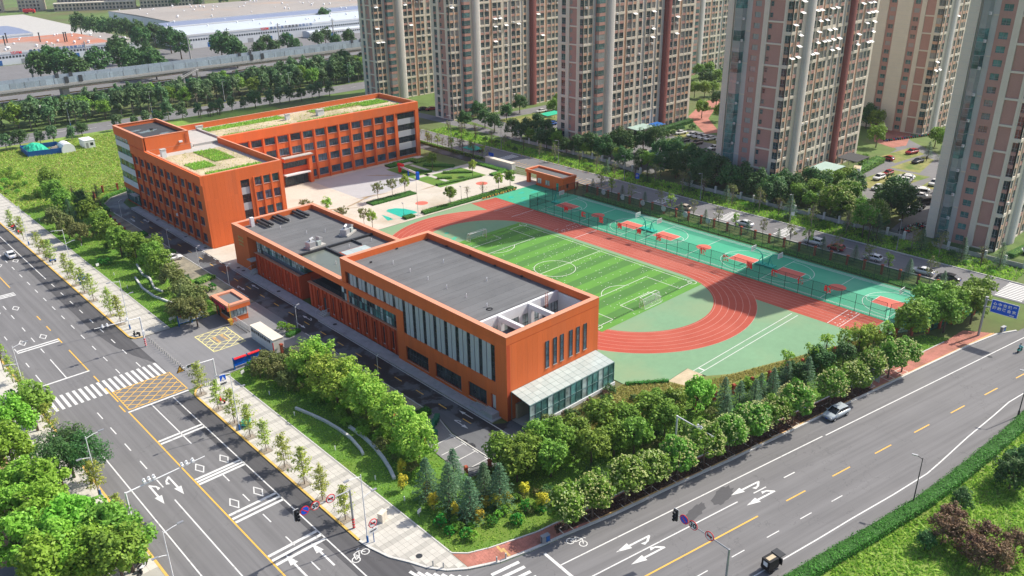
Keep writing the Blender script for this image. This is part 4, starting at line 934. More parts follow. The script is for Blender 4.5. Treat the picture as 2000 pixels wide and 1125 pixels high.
for z0, z1 in ((7.05, 8.9), (10.65, 12.4), (14.15, 16.0), (17.55, 18.9)): curtain(cb_, X0 + .1, 228.05, 239.2, z0, z1, 10, 1, ['glass_teal', 'glass_teal', 'glass_dark'], 'tower_pane')
wpiece('red_band', 'orange', cb_, X0 - .15, 228.0, 4.0, X0 + .4, 239.3, 5.4); curtain(cb_, X0 + .1, 229.5, 239.2, .3, 4.0, 12, 3, ['glass_teal', 'glass_pale', 'glass_teal'], 'lobby_pane'); wpiece('lobby_canopy', 'concrete', cb_, X0 - 1.4, 229, 3.4, X0, 232.2, 3.6)
wpiece('tower_core', 'metal_dark', cb_, X0 + .45, 228.2, .1, X0 + .6, 239, 18.8); wpiece('base_red', 'orange_dark', cb_, X0, 228, 0, X0 + .4, 239.2, .3)
wpiece('speaker_box', 'metal_white', cb_, X0 - .4, 202.3, 4.0, X0 - .01, 203.0, 4.6)
# planting on the roof terraces: joined blades
def tuft_mesh(boxes, per, h, nm, m, parent, off=(0, 0, 0), seed=1, lean=.5):
    g = np.random.default_rng(seed); vs, fs, tn = [], [], []
    P = []
    for (x0, y0, x1, y1, z) in boxes:
        n = int((x1 - x0) * (y1 - y0) * per); P.append(np.column_stack([g.uniform(x0, x1, n), g.uniform(y0, y1, n), np.full(n, z)]))
    return blades(np.concatenate(P), h, nm, m, parent, off, g, lean)
def blades(P, h, nm, m, parent, off=(0, 0, 0), g=rng, lean=.5, wid=.35):
    n = len(P); a = g.uniform(0, 2 * np.pi, n); hh = h * g.uniform(.5, 1.3, n); w = hh * wid * g.uniform(.6, 1.3, n)
    dx, dy = np.cos(a) * w, np.sin(a) * w; lx, ly = g.normal(0, lean, n) * hh, g.normal(0, lean, n) * hh
    V = np.empty((n, 3, 3)); V[:, 0] = P + np.column_stack([-dx, -dy, 0 * a]); V[:, 1] = P + np.column_stack([dx, dy, 0 * a]); V[:, 2] = P + np.column_stack([lx, ly, hh])
    V -= np.array(off)
    me = bpy.data.meshes.new(nm); me.vertices.add(3 * n); me.vertices.foreach_set('co', V.ravel()); me.loops.add(3 * n); me.loops.foreach_set('vertex_index', np.arange(3 * n)); me.polygons.add(n); me.polygons.foreach_set('loop_start', np.arange(0, 3 * n, 3)); me.update(calc_edges=True); me.validate()
    at = me.attributes.new('tint', 'FLOAT', 'POINT'); at.data.foreach_set('value', np.repeat(g.random(n), 3)); me.materials.append(M[m]); o = link(nm, me, parent); return o
o = tuft_mesh([(*q, 16.46) for i, q in enumerate(BEDS)], 14, .38, 'terrace_crop', 'grass_blade', cb_, (X0, Y0, 0)); tag(o, kind='stuff'); o = tuft_mesh([(75, 186, 91, 214, 16.36), (95.5, 223, 159, 238.5, 16.36)], 1.6, .3, 'terrace_weed', 'grass_dry', cb_, (X0, Y0, 0), 9); tag(o, kind='stuff')

# ---------------------------------------------------------------- vegetation
def leaf_mesh(name, C, cen, size, mats, g, mi=None, up=.35, aspect=.62, droop=0., out=.8):
    """one small four-cornered leaf spray per point of C; it faces away from the centre of its clump"""
    n = len(C); nrm = C - cen; nrm /= np.linalg.norm(nrm, axis=1, keepdims=True) + 1e-6
    nrm = nrm * out + g.normal(0, .45, (n, 3)) + np.array([0, 0, up]); nrm /= np.linalg.norm(nrm, axis=1, keepdims=True)
    t = g.normal(0, 1, (n, 3)) + np.array([0, 0, -droop]); t -= nrm * (t * nrm).sum(1, keepdims=True); t /= np.linalg.norm(t, axis=1, keepdims=True) + 1e-6
    b = np.cross(nrm, t); s = (size * g.uniform(.6, 1.35, n))[:, None]
    V = np.empty((n, 4, 3)); V[:, 0] = C - t * s; V[:, 1] = C + b * s * aspect; V[:, 2] = C + t * s; V[:, 3] = C - b * s * aspect
    me = bpy.data.meshes.new(name); me.vertices.add(4 * n); me.vertices.foreach_set('co', V.ravel()); me.loops.add(4 * n); me.loops.foreach_set('vertex_index', np.arange(4 * n)); me.polygons.add(n); me.polygons.foreach_set('loop_start', np.arange(0, 4 * n, 4))
    if mi is not None: me.polygons.foreach_set('material_index', mi.astype(np.int32))
    me.update(calc_edges=True)
    at = me.attributes.new('tint', 'FLOAT', 'POINT'); at.data.foreach_set('value', np.repeat(g.random(n), 4))
    for m in mats: me.materials.append(M[m])
    return me
def sph(g, n): v = g.normal(0, 1, (n, 3)); return v / np.linalg.norm(v, axis=1, keepdims=True)
def crown(name, mats, seed, ncl, per, rx, rz, zc, clr, size, up=.35, inner=.45, top=None, aspect=.62, squash=1.):
    """clumps spread through an uneven ellipsoid, leaves spread over each clump"""
    g = np.random.default_rng(seed); d = sph(g, ncl); d[:, 2] = np.where(d[:, 2] < -.55, -d[:, 2], d[:, 2])
    r = g.uniform(inner, 1., ncl) ** .6
    lob = 1 + .16 * np.sin(3 * np.arctan2(d[:, 1], d[:, 0]) + seed) + g.normal(0, .07, ncl)
    cen = d * (r * lob)[:, None] * np.array([rx, rx, rz]) + np.array([0, 0, zc])
    if top: cen[:, :2] *= (1 - top * np.clip((cen[:, 2] - zc) / rz, -1, 1))[:, None]
    cr = clr * g.uniform(.65, 1.3, ncl)
    k = np.repeat(np.arange(ncl), per); P = sph(g, len(k)) * (g.uniform(.45, 1., len(k)) ** .5)[:, None] * cr[k][:, None] * np.array([1, 1, squash]) + cen[k]
    return leaf_mesh(name, P, cen[k] - np.array([0, 0, clr * .3]), size, mats, g, up=up, aspect=aspect), cen
def trunk(name, m, h, r, cen, nl, seed, z0=.25, lean=.02):
    g = random.Random(seed); b = MB(); tip = (g.uniform(-lean, lean), g.uniform(-lean, lean), h)
    b.tube([(0, 0, -.02), (0, 0, h * .3), (tip[0] * .5, tip[1] * .5, h * .65), tip], [r * 1.25, r, r * .75, r * .3], 7)
    idx = list(range(len(cen))); g.shuffle(idx)
    for i in idx[:nl]:
        c = cen[i]; z = h * g.uniform(z0 / max(h, .01) if z0 < h else .4, .9); z = min(max(z, z0), c[2] * .95)
        b.tube([(0, 0, z), (c[0] * .45, c[1] * .45, z + (c[2] - z) * .6), (c[0] * .9, c[1] * .9, c[2])], [r * .5, r * .32, r * .12], 5, cap=False)
    return b.mesh(name, [m], True)
KIND = {}
def kind(k, name, crowns, trunks, extra=None): KIND[k] = (name, crowns, trunks, extra)
def std(k, name, leaf, n=3, seed0=1, bark='bark', **a):
    cs, ts = [], []
    tr = a.pop('tr', .022); th = a.pop('th', .75); nl = a.pop('nl', 8); z0 = a.pop('z0', .25)
    for i in range(n):
        c, cen = crown('crown', [leaf], seed0 + i, **a); cs.append(c); ts.append(trunk('trunk', bark, th, tr, cen, nl, seed0 + i, z0))
    kind(k, name, cs, ts)
std('bright', 'broadleaf_tree', 'leaf_bright', 3, 10, ncl=75, per=62, rx=.36, rz=.4, zc=.58, clr=.1, size=.03)
std('mid', 'broadleaf_tree', 'leaf_mid', 4, 20, ncl=52, per=52, rx=.34, rz=.36, zc=.6, clr=.11, size=.034, nl=10)
std('dark', 'broadleaf_tree', 'leaf_dark', 4, 30, ncl=60, per=52, rx=.4, rz=.4, zc=.55, clr=.12, size=.034)
std('olive', 'broadleaf_tree', 'leaf_olive', 3, 40, ncl=55, per=50, rx=.4, rz=.38, zc=.56, clr=.1, size=.033, z0=.12)
std('lime', 'broadleaf_tree', 'leaf_lime', 4, 50, ncl=60, per=46, rx=.34, rz=.4, zc=.56, clr=.1, size=.028, nl=10)
std('belt', 'poplar_tree', 'leaf_belt', 4, 60, ncl=42, per=34, rx=.26, rz=.42, zc=.56, clr=.1, size=.042, bark='bark_pale')
std('big', 'large_tree', 'leaf_dark', 3, 70, ncl=60, per=30, rx=.42, rz=.42, zc=.54, clr=.12, size=.045)
std('willow', 'willow_tree', 'leaf_dark', 2, 80, ncl=70, per=55, rx=.36, rz=.38, zc=.58, clr=.1, size=.028, aspect=.3, squash=1.8, up=.1)
std('red', 'red_leaved_tree', 'leaf_red', 3, 90, ncl=40, per=45, rx=.42, rz=.36, zc=.58, clr=.12, size=.034)
std('sparse', 'young_tree', 'leaf_lime', 3, 100, ncl=26, per=16, rx=.2, rz=.42, zc=.55, clr=.07, size=.03, tr=.012, th=.95, nl=22, z0=.2)
std('thin', 'young_tree', 'leaf_olive', 4, 110, ncl=30, per=9, rx=.24, rz=.42, zc=.56, clr=.07, size=.028, tr=.012, th=.95, nl=30, z0=.18, bark='bark_pale')
std('bare', 'bare_tree', 'leaf_olive', 3, 120, ncl=34, per=3, rx=.24, rz=.44, zc=.55, clr=.06, size=.025, tr=.014, th=.95, nl=34, z0=.15)
std('vase', 'vase_tree', 'leaf_olive', 3, 130, ncl=40, per=22, rx=.3, rz=.3, zc=.68, clr=.07, size=.03, tr=.013, th=.6, nl=24, z0=.34, top=-.35, bark='bark_pale')
std('court', 'broadleaf_tree', 'leaf_mid', 2, 140, ncl=40, per=50, rx=.3, rz=.34, zc=.64, clr=.1, size=.034, tr=.016, z0=.4)
std('limevase', 'vase_tree', 'leaf_lime', 2, 150, ncl=40, per=30, rx=.27, rz=.32, zc=.66, clr=.08, size=.03, tr=.014, th=.6, nl=20, z0=.34)
# magnolia-like street tree with pale flower heads
cs, ts, ex = [], [], []
for i in range(4):
    c, cen = crown('crown', ['leaf_magnolia'], 160 + i, 85, 58, .36, .36, .62, .085, .03); cs.append(c); ts.append(trunk('trunk', 'bark', .7, .018, cen, 8, 160 + i, .3))
    g = np.random.default_rng(260 + i); d = sph(g, 300); d = d[d[:, 2] > -.35]; P = d * np.array([.405, .405, .40]) * g.uniform(.86, 1.04, len(d))[:, None] + np.array([0, 0, .63]); K = np.repeat(np.arange(len(P)), 6)
    ex.append(leaf_mesh('blossom', P[K] + g.normal(0, .009, (len(K), 3)), P[K] - np.array([0, 0, .03]), .014, ['blossom'], g, up=.6, aspect=.9))
kind('magnolia', 'magnolia_tree', cs, ts, ('blossom', ex))
# ginkgo sapling: leaf tufts along short rising branches
cs, ts = [], []
for i in range(5):
    g = np.random.default_rng(300 + i); b = MB(); b.tube([(0, 0, 0), (.004, 0, .5), (0, .004, 1.0)], [.011, .008, .003], 6); cen = []
    for k in range(26):
        z = .24 + .72 * k / 26; L = (.26 - .2 * abs(z - .42) / .6) * g.uniform(.55, 1.2); a = 2.4 * k + g.uniform(-.4, .4); p = (math.cos(a) * L, math.sin(a) * L, z + L * g.uniform(.1, .5)); b.tube([(0, 0, z), p], [.004, .002], 4, cap=False)
        for s in (.3, .5, .75, 1.0): cen.append((p[0] * s, p[1] * s, z + (p[2] - z) * s))
    cen = np.array(cen); K = np.repeat(np.arange(len(cen)), 11)
    cs.append(leaf_mesh('crown', cen[K] + g.normal(0, .026, (len(K), 3)), cen[K] - np.array([0, 0, .03]), .021, ['leaf_ginkgo'], g, up=.6)); ts.append(b.mesh('trunk', ['bark']))
kind('ginkgo', 'ginkgo_tree', cs, ts)
# cedar: whorls of drooping, flat needle sprays
cs, ts = [], []
for i in range(4):
    g = np.random.default_rng(320 + i); b = MB(); b.tube([(0, 0, 0), (0, 0, .5), (0, 0, 1.02)], [.022, .014, .002], 6); P, Cn = [], []
    for k in range(120):
        z = .06 + .92 * (k / 120) ** .9; L = (1 - z) ** .8 * .36 * g.uniform(.7, 1.15) + .02; a = 2.4 * k; dr = -.22 * L
        n = int(10 + 80 * L); s = g.uniform(.12, 1, n) ** .7; w = .22 * L * (1.1 - s) + .012; q = g.normal(0, 1, n) * w * .7
        x, y = s * L, q; P.append(np.column_stack([x * math.cos(a) - y * math.sin(a), x * math.sin(a) + y * math.cos(a), z + .1 * L * s + dr * s ** 2 + g.normal(0, .006, n)])); Cn.append(np.column_stack([P[-1][:, 0] * .96, P[-1][:, 1] * .96, P[-1][:, 2] - .05]))
        if k % 3 == 0: b.tube([(0, 0, z), (L * .8 * math.cos(a), L * .8 * math.sin(a), z - .04 * L)], [.005, .002], 4, cap=False)
    P, Cn = np.concatenate(P), np.concatenate(Cn); cs.append(leaf_mesh('crown', P, Cn, .021, ['leaf_cedar'], g, up=.7, aspect=.3, droop=.6)); ts.append(b.mesh('trunk', ['bark']))
kind('cedar', 'cedar_tree', cs, ts)
# shrubs: foliage round a few stems
def shrub(k, name, leaf, n, seed, **a):
    cs, ts = [], []
    for i in range(n):
        c, cen = crown('foliage', [leaf], seed + i, **a); cs.append(c); ts.append(trunk('stem', 'bark', .5, .03, cen, 6, seed + i, .03))
    kind(k, name, cs, ts)
shrub('ball', 'clipped_shrub', 'leaf_hedge', 3, 400, ncl=50, per=46, rx=.5, rz=.45, zc=.5, clr=.1, size=.045, inner=.85)
shrub('balllime', 'clipped_shrub', 'leaf_bright', 2, 410, ncl=50, per=46, rx=.5, rz=.45, zc=.5, clr=.1, size=.045, inner=.85)
shrub('bush', 'bush', 'leaf_mid', 3, 420, ncl=34, per=34, rx=.55, rz=.42, zc=.48, clr=.16, size=.055)
shrub('bushlime', 'bush', 'leaf_bright', 3, 430, ncl=34, per=34, rx=.6, rz=.42, zc=.46, clr=.16, size=.055)
shrub('busholive', 'bush', 'leaf_olive', 2, 440, ncl=34, per=34, rx=.6, rz=.42, zc=.46, clr=.16, size=.055)
shrub('bushdark', 'bush', 'leaf_dark', 2, 445, ncl=34, per=34, rx=.6, rz=.42, zc=.46, clr=.16, size=.055)
shrub('yellow', 'golden_shrub', 'leaf_yellow', 3, 450, ncl=26, per=34, rx=.24, rz=.46, zc=.54, clr=.12, size=.045)
shrub('redbush', 'bush', 'leaf_red', 2, 460, ncl=30, per=34, rx=.5, rz=.42, zc=.46, clr=.14, size=.05)
def plant_(k, x, y, h, label, cat='tree', group=None, z=0., wide=1., i=None):
    name, cs, ts, ex = KIND[k]; i = random.randrange(len(cs)) if i is None else i % len(cs)
    t = thing(name, label, cat, (x, y, z), random.uniform(0, 6.28), group, (h * wide, h * wide, h))
    shr = cs[0].name.startswith('foliage')
    link('stem' if shr else 'trunk', ts[i], t); link('foliage' if shr else 'crown', cs[i], t)
    if ex: link(ex[0], ex[1][i], t)
    return t
TREES = {
 'bright': [(15.7,126.0,8),(13.3,117.5,8),(12.7,108.1,8),(14.5,105.2,8),(10.4,102.9,8),(12.9,99.5,8),(14.7,95.0,8),(11.9,90.4,8),(13.4,88.9,8),(15.4,87.8,8),(10.1,89.3,8),(9.1,96.1,8),(94.9,61.3,6.5)],
 'mid': [(17.4,90.6,8),(16.6,85.4,8),(18.2,87.2,8),(18.9,128.3,8),(56.7,211.9,7),(55.2,201.2,7),(54.9,194.2,7),(56.4,188.8,7),(56.5,178.8,7),(55.5,171.5,7),(59.4,184.9,7),(57.1,221.1,7),(58.3,260.0,8),(54.7,235.5,8),(56.0,246.6,8),(63.0,71.2,6),(65.7,68.9,6),(68.9,69.6,6),(67.0,65.6,6),(62.9,68.0,6),(70.7,67.2,6),(79.5,67.4,6),(86.3,64.3,6),(81.8,64.6,6),(88.4,64.1,6),(90.1,62.3,6),(73.4,67.4,6),(72.3,62.9,6),(77.0,62.8,6),(79.5,61.2,6),(85.3,60.2,6),(150.3,48.0,7.5),(149.9,45.9,7.5),(146.2,48.9,7.5),(158.9,45.8,7.5),(163.2,45.0,7.5),(154.7,46.1,7.5),(153.4,50.6,7.5),(156.6,49.1,7.5),(157.1,43.8,7.5),(141.2,48.8,7.5),(243.9,235.4,7),(235.0,229.8,7),(212.9,154.6,7),(212.5,148.4,7),(214.9,100.6,7),(197.4,102.3,7),(203.1,101.0,7),(213.5,102.7,7),(219.6,100.0,7),(329.4,145.6,8),(293.3,126.3,8),(363.0,160.2,8),(272.7,116.1,8),(341.3,235.6,7),(349.4,235.6,7),(302.3,210.3,7),(304.2,206.4,7),(310.7,206.5,7),(367.1,237.2,7),(332.3,219.6,7),(387.3,253.8,7),(324.8,207.8,7),(270.5,184.1,7),(285.9,182.1,7),(271.3,176.2,7),(286.9,102.7,7),(282.9,98.7,7)],
 'willow': [(19.1,111.8,8),(20.4,108.6,8),(17.1,109.4,8),(215.4,163.6,9)],
 'olive': [(49.8,225.3,6),(50.1,216.6,6),(50.8,209.6,6),(55.5,165.5,6),(54.5,157.2,6),(53.9,152.5,6),(50.3,149.3,6),(52.0,146.1,6),(53.4,120.7,4),(54.7,118.2,4),(52.5,115.4,4),(52.4,111.9,4),(51.2,119.2,4),(56.9,117.3,4)],
 'cedar': [(53.9,221.1,6),(55.0,231.8,6),(51.8,73.6,7),(52.6,69.9,7),(53.2,66.4,7),(57.7,65.7,7),(55.8,72.9,7),(56.9,67.9,7),(95.7,56.6,5.5),(100.3,57.3,5.5),(99.3,59.4,5.5),(104.9,56.5,5.5),(111.2,55.5,5.5),(114.0,53.5,5.5),(101.9,55.7,5.5),(107.4,55.8,5.5),(271.1,98.5,5),(270.5,94.5,5)],
 'dark': [(61.0,242.4,5),(59.8,235.7,5),(119.8,54.6,4.5),(113.5,54.8,4.5),(124.5,52.5,4.5),(196.8,238.8,7),(211.3,248.0,7),(199.8,225.3,7),(201.3,209.2,7),(212.3,215.7,7),(198.2,193.3,7),(228.8,242.5,7),(216.4,236.9,7),(204.3,203.6,7),(199.1,215.1,7),(202.0,233.2,7),(199.2,177.3,8),(199.1,172.3,8),(208.5,173.6,8),(207.5,169.5,8),(213.0,166.7,8),(209.2,151.3,8),(205.9,141.4,8),(199.2,142.4,8),(205.5,135.8,8),(200.9,129.3,8),(195.5,122.0,8),(198.7,120.1,8),(198.7,115.1,8),(207.2,155.3,8),(198.7,134.0,8),(196.8,108.8,7),(202.1,106.8,7),(211.6,106.9,7),(207.8,100.9,7),(216.0,95.9,7),(193.0,108.7,7),(205.2,111.3,7),(212.5,83.7,9),(205.5,77.9,9),(201.8,79.9,9),(207.5,83.2,9),(296.9,131.2,8),(317.3,136.3,8),(329.2,223.0,7),(346.6,225.0,7),(291.3,191.7,7),(100.0,24.1,3),(89.2,24.1,3),(108.7,21.2,5),(111.9,21.6,5)],
 'bare': [(63.5,238.5,5),(63.1,232.4,5),(61.5,250.8,5),(65.6,243.1,5),(96.3,17.7,4)],
 'lime': [(55.9,111.5,7.5),(56.2,106.3,7.5),(58.1,103.5,7.5),(57.5,98.4,7.5),(56.9,93.1,7.5),(57.1,88.9,7.5),(56.5,83.5,7.5),(55.8,80.7,7.5),(58.6,112.7,7.5),(55.9,102.3,7.5),(57.0,95.8,7.5),(131.6,53.2,5.5),(133.7,52.5,5.5)],
 'sparse': [(123.8,55.5,6),(119.0,55.6,6),(114.5,57.5,6),(129.0,54.9,6),(136.1,50.6,6)],
 'magnolia': [(195.3,92.0,8.5),(203.4,91.9,8.5),(193.0,79.4,8.5),(187.1,79.4,8.5),(193.9,89.3,8.5)],
 'big': [(113.6,469.9,15),(123.6,484.0,15),(124.2,465.3,15),(125.9,451.1,15),(140.2,465.1,15),(163.8,504.6,15),(154.8,470.0,15),(153.4,450.0,15),(167.1,470.2,15),(158.9,438.6,15),(203.1,528.1,15),(207.4,563.3,15),(197.2,498.7,15),(213.5,479.5,15),(211.4,465.2,15),(204.6,441.6,15),(206.2,586.5,15),(206.2,609.6,15),(204.9,625.5,15),(202.4,638.5,15),(198.6,653.3,15),(195.9,672.4,15),(191.3,542.2,15),(243.0,480.8,10),(238.1,462.1,10),(257.5,482.1,10),(254.5,467.3,10),(276.8,478.3,10),(287.1,486.1,10),(277.5,458.3,10),(294.0,469.7,10),(228.8,463.0,10)],
 'red': [(94.6,23.5,4),(92.5,21.4,4),(94.6,19.4,4),(90.1,18.3,4),(91.3,17.0,4),(91.0,19.7,4),(95.1,16.4,4),(91.4,23.1,4)],
}
AREA = {  # what each kind of tree is called where it stands
 'bright': lambda x, y: ('bright green leafy tree in the grove west of the road', 'trees west of the road') if x < 40 else ('bright green tree behind the south fence near the sand pit', None),
 'mid': lambda x, y: ('pale green tree at the edge of the western grove', 'trees at the edge of the western grove') if x < 40 else ('mid green tree on the lawn beside the classroom building', 'trees on the north lawn') if x < 64 and y > 125 else ('leafy tree clump behind the direction sign by the courts', 'trees behind the direction sign') if x > 125 and y < 62 else ('light green tree behind the school fence along the south road', 'trees behind the south fence') if y < 90 and x < 125 else ('mid green tree in the gardens between the tower blocks', 'garden trees between the towers'),
 'dark': lambda x, y: ('dark tree on the north lawn by the curving road', 'dark trees on the north lawn') if x < 64 and y > 125 else ('dark bush-like tree on the grassy verge below the hedge', 'dark trees on the south verge') if y < 30 else ('dark evergreen tree beside the south fence by the sports ground', 'dark trees by the sports ground') if x < 150 and y < 80 else ('dark green tree in the compound among the tower blocks', 'dark trees among the towers'),
 'olive': lambda x, y: ('olive green rounded tree on the lawn near the school gate', 'olive trees near the gate') if y > 140 else ('olive green small tree beside the blue notice board', 'small trees by the notice board'),
 'lime': lambda x, y: ('fresh lime green tree in the row beside the school road', 'lime green row beside the school road') if x < 70 else ('light lime tree by the end of the running track', 'lime trees by the track end'),
 'willow': lambda x, y: ('drooping dark willow in the western grove', 'willows in the western grove') if x < 40 else ('large drooping willow beside the compound car park', None),
 'cedar': lambda x, y: ('blue green cedar in the cluster at the street corner', 'cedars at the street corner') if y < 85 and x < 72 else ('blue green cedar behind the south fence by the sports ground', 'cedars by the sports ground') if x < 150 and y < 85 else ('blue green conifer on the north lawn', 'conifers on the north lawn') if x < 64 else ('pointed dark conifer in the compound garden', 'conifers in the compound garden'),
 'magnolia': lambda x, y: ('broad pale flowering tree beside the compound gate', 'flowering trees by the compound gate'),
 'sparse': lambda x, y: ('thin young leafy tree at the edge of the sports ground', 'young trees by the sports ground'),
 'bare': lambda x, y: ('greyish nearly leafless tree on the north lawn', 'leafless trees on the north lawn') if y > 100 else ('small bare tree on the grassy verge', None),
 'red': lambda x, y: ('reddish brown tree on the grassy verge below the hedge', 'red leaved trees on the verge'),
 'big': lambda x, y: ('large dark tree between the factory halls and the viaduct', 'trees round the factory halls'),
}
for k, L in TREES.items():
    for x, y, h in L:
        for fx, fy, fx2, fy2 in ((201, 182.5, 265, 197), (204, 112.5, 256, 134.5), (200, 250, 262, 264), (198, 52, 245, 71)):
            if fx - 1.5 < x < fx2 and fy < y < fy2: x = fx - 2.5 - random.random() * 2
        lb, gp = AREA[k](x, y); plant_(k, x, y, h * random.uniform(.92, 1.08), lb, 'tree', gp)
# street trees
for i, y in enumerate((234, 224.1, 210.5, 205.2, 200.6, 189.2, 184.1, 178.6, 172.9, 162.7, 157.4)): plant_('ginkgo', 41.6, y, random.uniform(5.2, 6.4), f'slender ginkgo sapling on the north pavement, {ordinal(10 - i)} from the gate', 'tree', 'saplings on the north pavement', .13, i=i)
for i, y in enumerate((121, 114.6, 109, 103.8, 98.8, 93.3, 87.9, 83.2, 77.6)): plant_('ginkgo', 41.6, y, random.uniform(5.4, 6.4), f'slender ginkgo sapling in a staked pit, {ordinal(i)} south of the school gate', 'tree', 'saplings on the south pavement', .13, i=i + 2)
for i, y in enumerate((153.5, 147.2, 141, 136.4, 130.5, 125.5, 113, 105, 96.5, 90)): plant_('ginkgo' if i % 3 else 'sparse', 20.2, y, random.uniform(4.8, 6.2), f'thin sapling on the west kerb, {ordinal(i)} counting from the north', 'tree', 'saplings on the west kerb', .13, i=i)
ST = [(60.7, 56.6), (64.7, 55.9), (70.1, 54.9), (74.5, 54.1), (79.2, 53.3), (84.1, 52.5), (88.9, 51.7), (93.6, 50.9), (98.2, 50.2), (102.6, 49.4), (111.1, 47.9), (116.5, 47.0), (121.6, 46.6), (126.3, 45.5), (129.9, 44.8)]
for i, (x, y) in enumerate(ST): plant_('magnolia', x, y, random.uniform(5.9, 6.9), f'flowering street tree on the south road kerb, {ordinal(i)} from the street corner', 'tree', 'flowering street trees on the south road', .1, i=i)
# plaza, garden and east road trees
for i, (x, y) in enumerate(((121.5, 186.4), (126.4, 186.4), (130.6, 186.2))): plant_('vase' if i < 2 else 'limevase', x, y, 5.4, f'vase-shaped tree in the long plaza planter, {ordinal(i)} from the left', 'tree', 'trees in the long plaza planter', .3)
for i, (x, y, k) in enumerate(((133.4, 169.4, 'court'), (139.7, 169.6, 'bare'), (145.2, 169.4, 'bare'), (151.4, 169.6, 'limevase'), (155.7, 169.4, 'court'))): plant_(k, x, y, 5.2 if k != 'bare' else 4.2, f'{"leafless" if k == "bare" else "green"} tree in the planter along the track, {ordinal(i)} from the flag pole', 'tree', 'trees in the planter along the track', .3)
for x, y, k, lb in ((152.9, 202.2, 'court', 'green tree on staked blue trunk in the paved garden'), (156.6, 187.2, 'limevase', 'yellow green tree at the garden corner by the back road'), (107, 171.5, 'vase', 'vase-shaped tree behind the low block, nearer the plaza planter'), (107.4, 168.3, 'limevase', 'lime green tree behind the low block next to the track'), (100.5, 188.5, 'vase', 'feathery young tree on the plaza beside the classroom wing'), (105, 186, 'limevase', 'yellowish young tree on the plaza left of the planter'), (103.6, 176.5, 'vase', 'bushy vase-shaped tree rising behind the low block roof'), (99, 179, 'vase', 'bushy tree close behind the low block corner')): plant_(k, x, y, 5.0, lb, 'tree', None, .06)
for i in range(24): plant_('thin' if i % 3 else 'bare', 185.9 + random.uniform(-.7, 1.3), 52 + 8.0 * i + random.uniform(-1.5, 1.5), random.uniform(4.5, 7), 'thin young tree on the verge across the east road', 'tree', 'young trees across the east road')
for i in range(26):
    k = ('cedar', 'thin', 'cedar', 'sparse', 'thin')[i % 5]; plant_(k, 170.9 + random.uniform(-.5, .8), 54 + 3.9 * i + random.uniform(-.8, .8), random.uniform(3.2, 4.6) if k == 'cedar' else random.uniform(4.5, 6), {'cedar': 'small conifer between the brick pillar fence and the east road', 'thin': 'thin tree between the brick pillar fence and the east road', 'sparse': 'lime sapling between the brick pillar fence and the east road'}[k], 'tree', {'cedar': 'small conifers along the east fence', 'thin': 'thin trees along the east fence', 'sparse': 'lime saplings along the east fence'}[k])
for i in range(22): plant_(('thin', 'sparse', 'bare')[i % 3], 171.5 + random.uniform(-1.5, 1.6), 198 + 2.4 * i + random.uniform(-1, 1), random.uniform(4, 6.2), 'slender tree in the strip behind the classroom building', 'tree', 'slender trees behind the classroom building')
for i, (x, y, h) in enumerate(((187.5, 57, 6), (188, 66, 5.5), (187, 76, 7), (188.5, 84, 5), (187.6, 99, 6.5), (188, 118, 5), (189, 131, 6), (188, 145, 5), (187, 160, 4.5), (190, 50, 6))): plant_('cedar', x, y, h, 'conifer on the verge below the compound wall', 'tree', 'conifers below the compound wall')
# tree belt by the viaduct, rows north of the school
bl = 'poplar in the dense tree belt in front of the viaduct'
for r_i, (y, n, sp, h) in enumerate(((357.5, 34, 6.4, 10), (364, 32, 6.6, 10.5), (371, 30, 6.8, 10.5), (378, 26, 7.2, 8.2))):
    for i in range(n):
        x = 42 + i * sp + random.uniform(-1.8, 1.8)
        if 128 < x < 136 and y > 375: continue
        plant_('belt' if (i + r_i) % 5 else 'mid', x, y + random.uniform(-1.6, 1.6), h * random.uniform(.8, 1.15), bl, 'tree', 'tree belt in front of the viaduct')
for i in range(28): plant_('belt' if i % 4 else 'dark', 48 + i * 5.2 + random.uniform(-1.2, 1.2) + (8 if i > 8 else 0), 333.2 + random.uniform(-1.2, .8) - (4 if i < 8 else 0), random.uniform(5, 8), 'roadside tree between the weed field and the north road', 'tree', 'trees on the near side of the north road')
for i in range(30): plant_('belt' if i % 2 else 'dark', 200 + i * 7 + random.uniform(-2, 2), 372 + random.uniform(-14, 22), random.uniform(8, 11), 'tree in the thick grove beside the northern crossroads', 'tree', 'grove beside the northern crossroads')
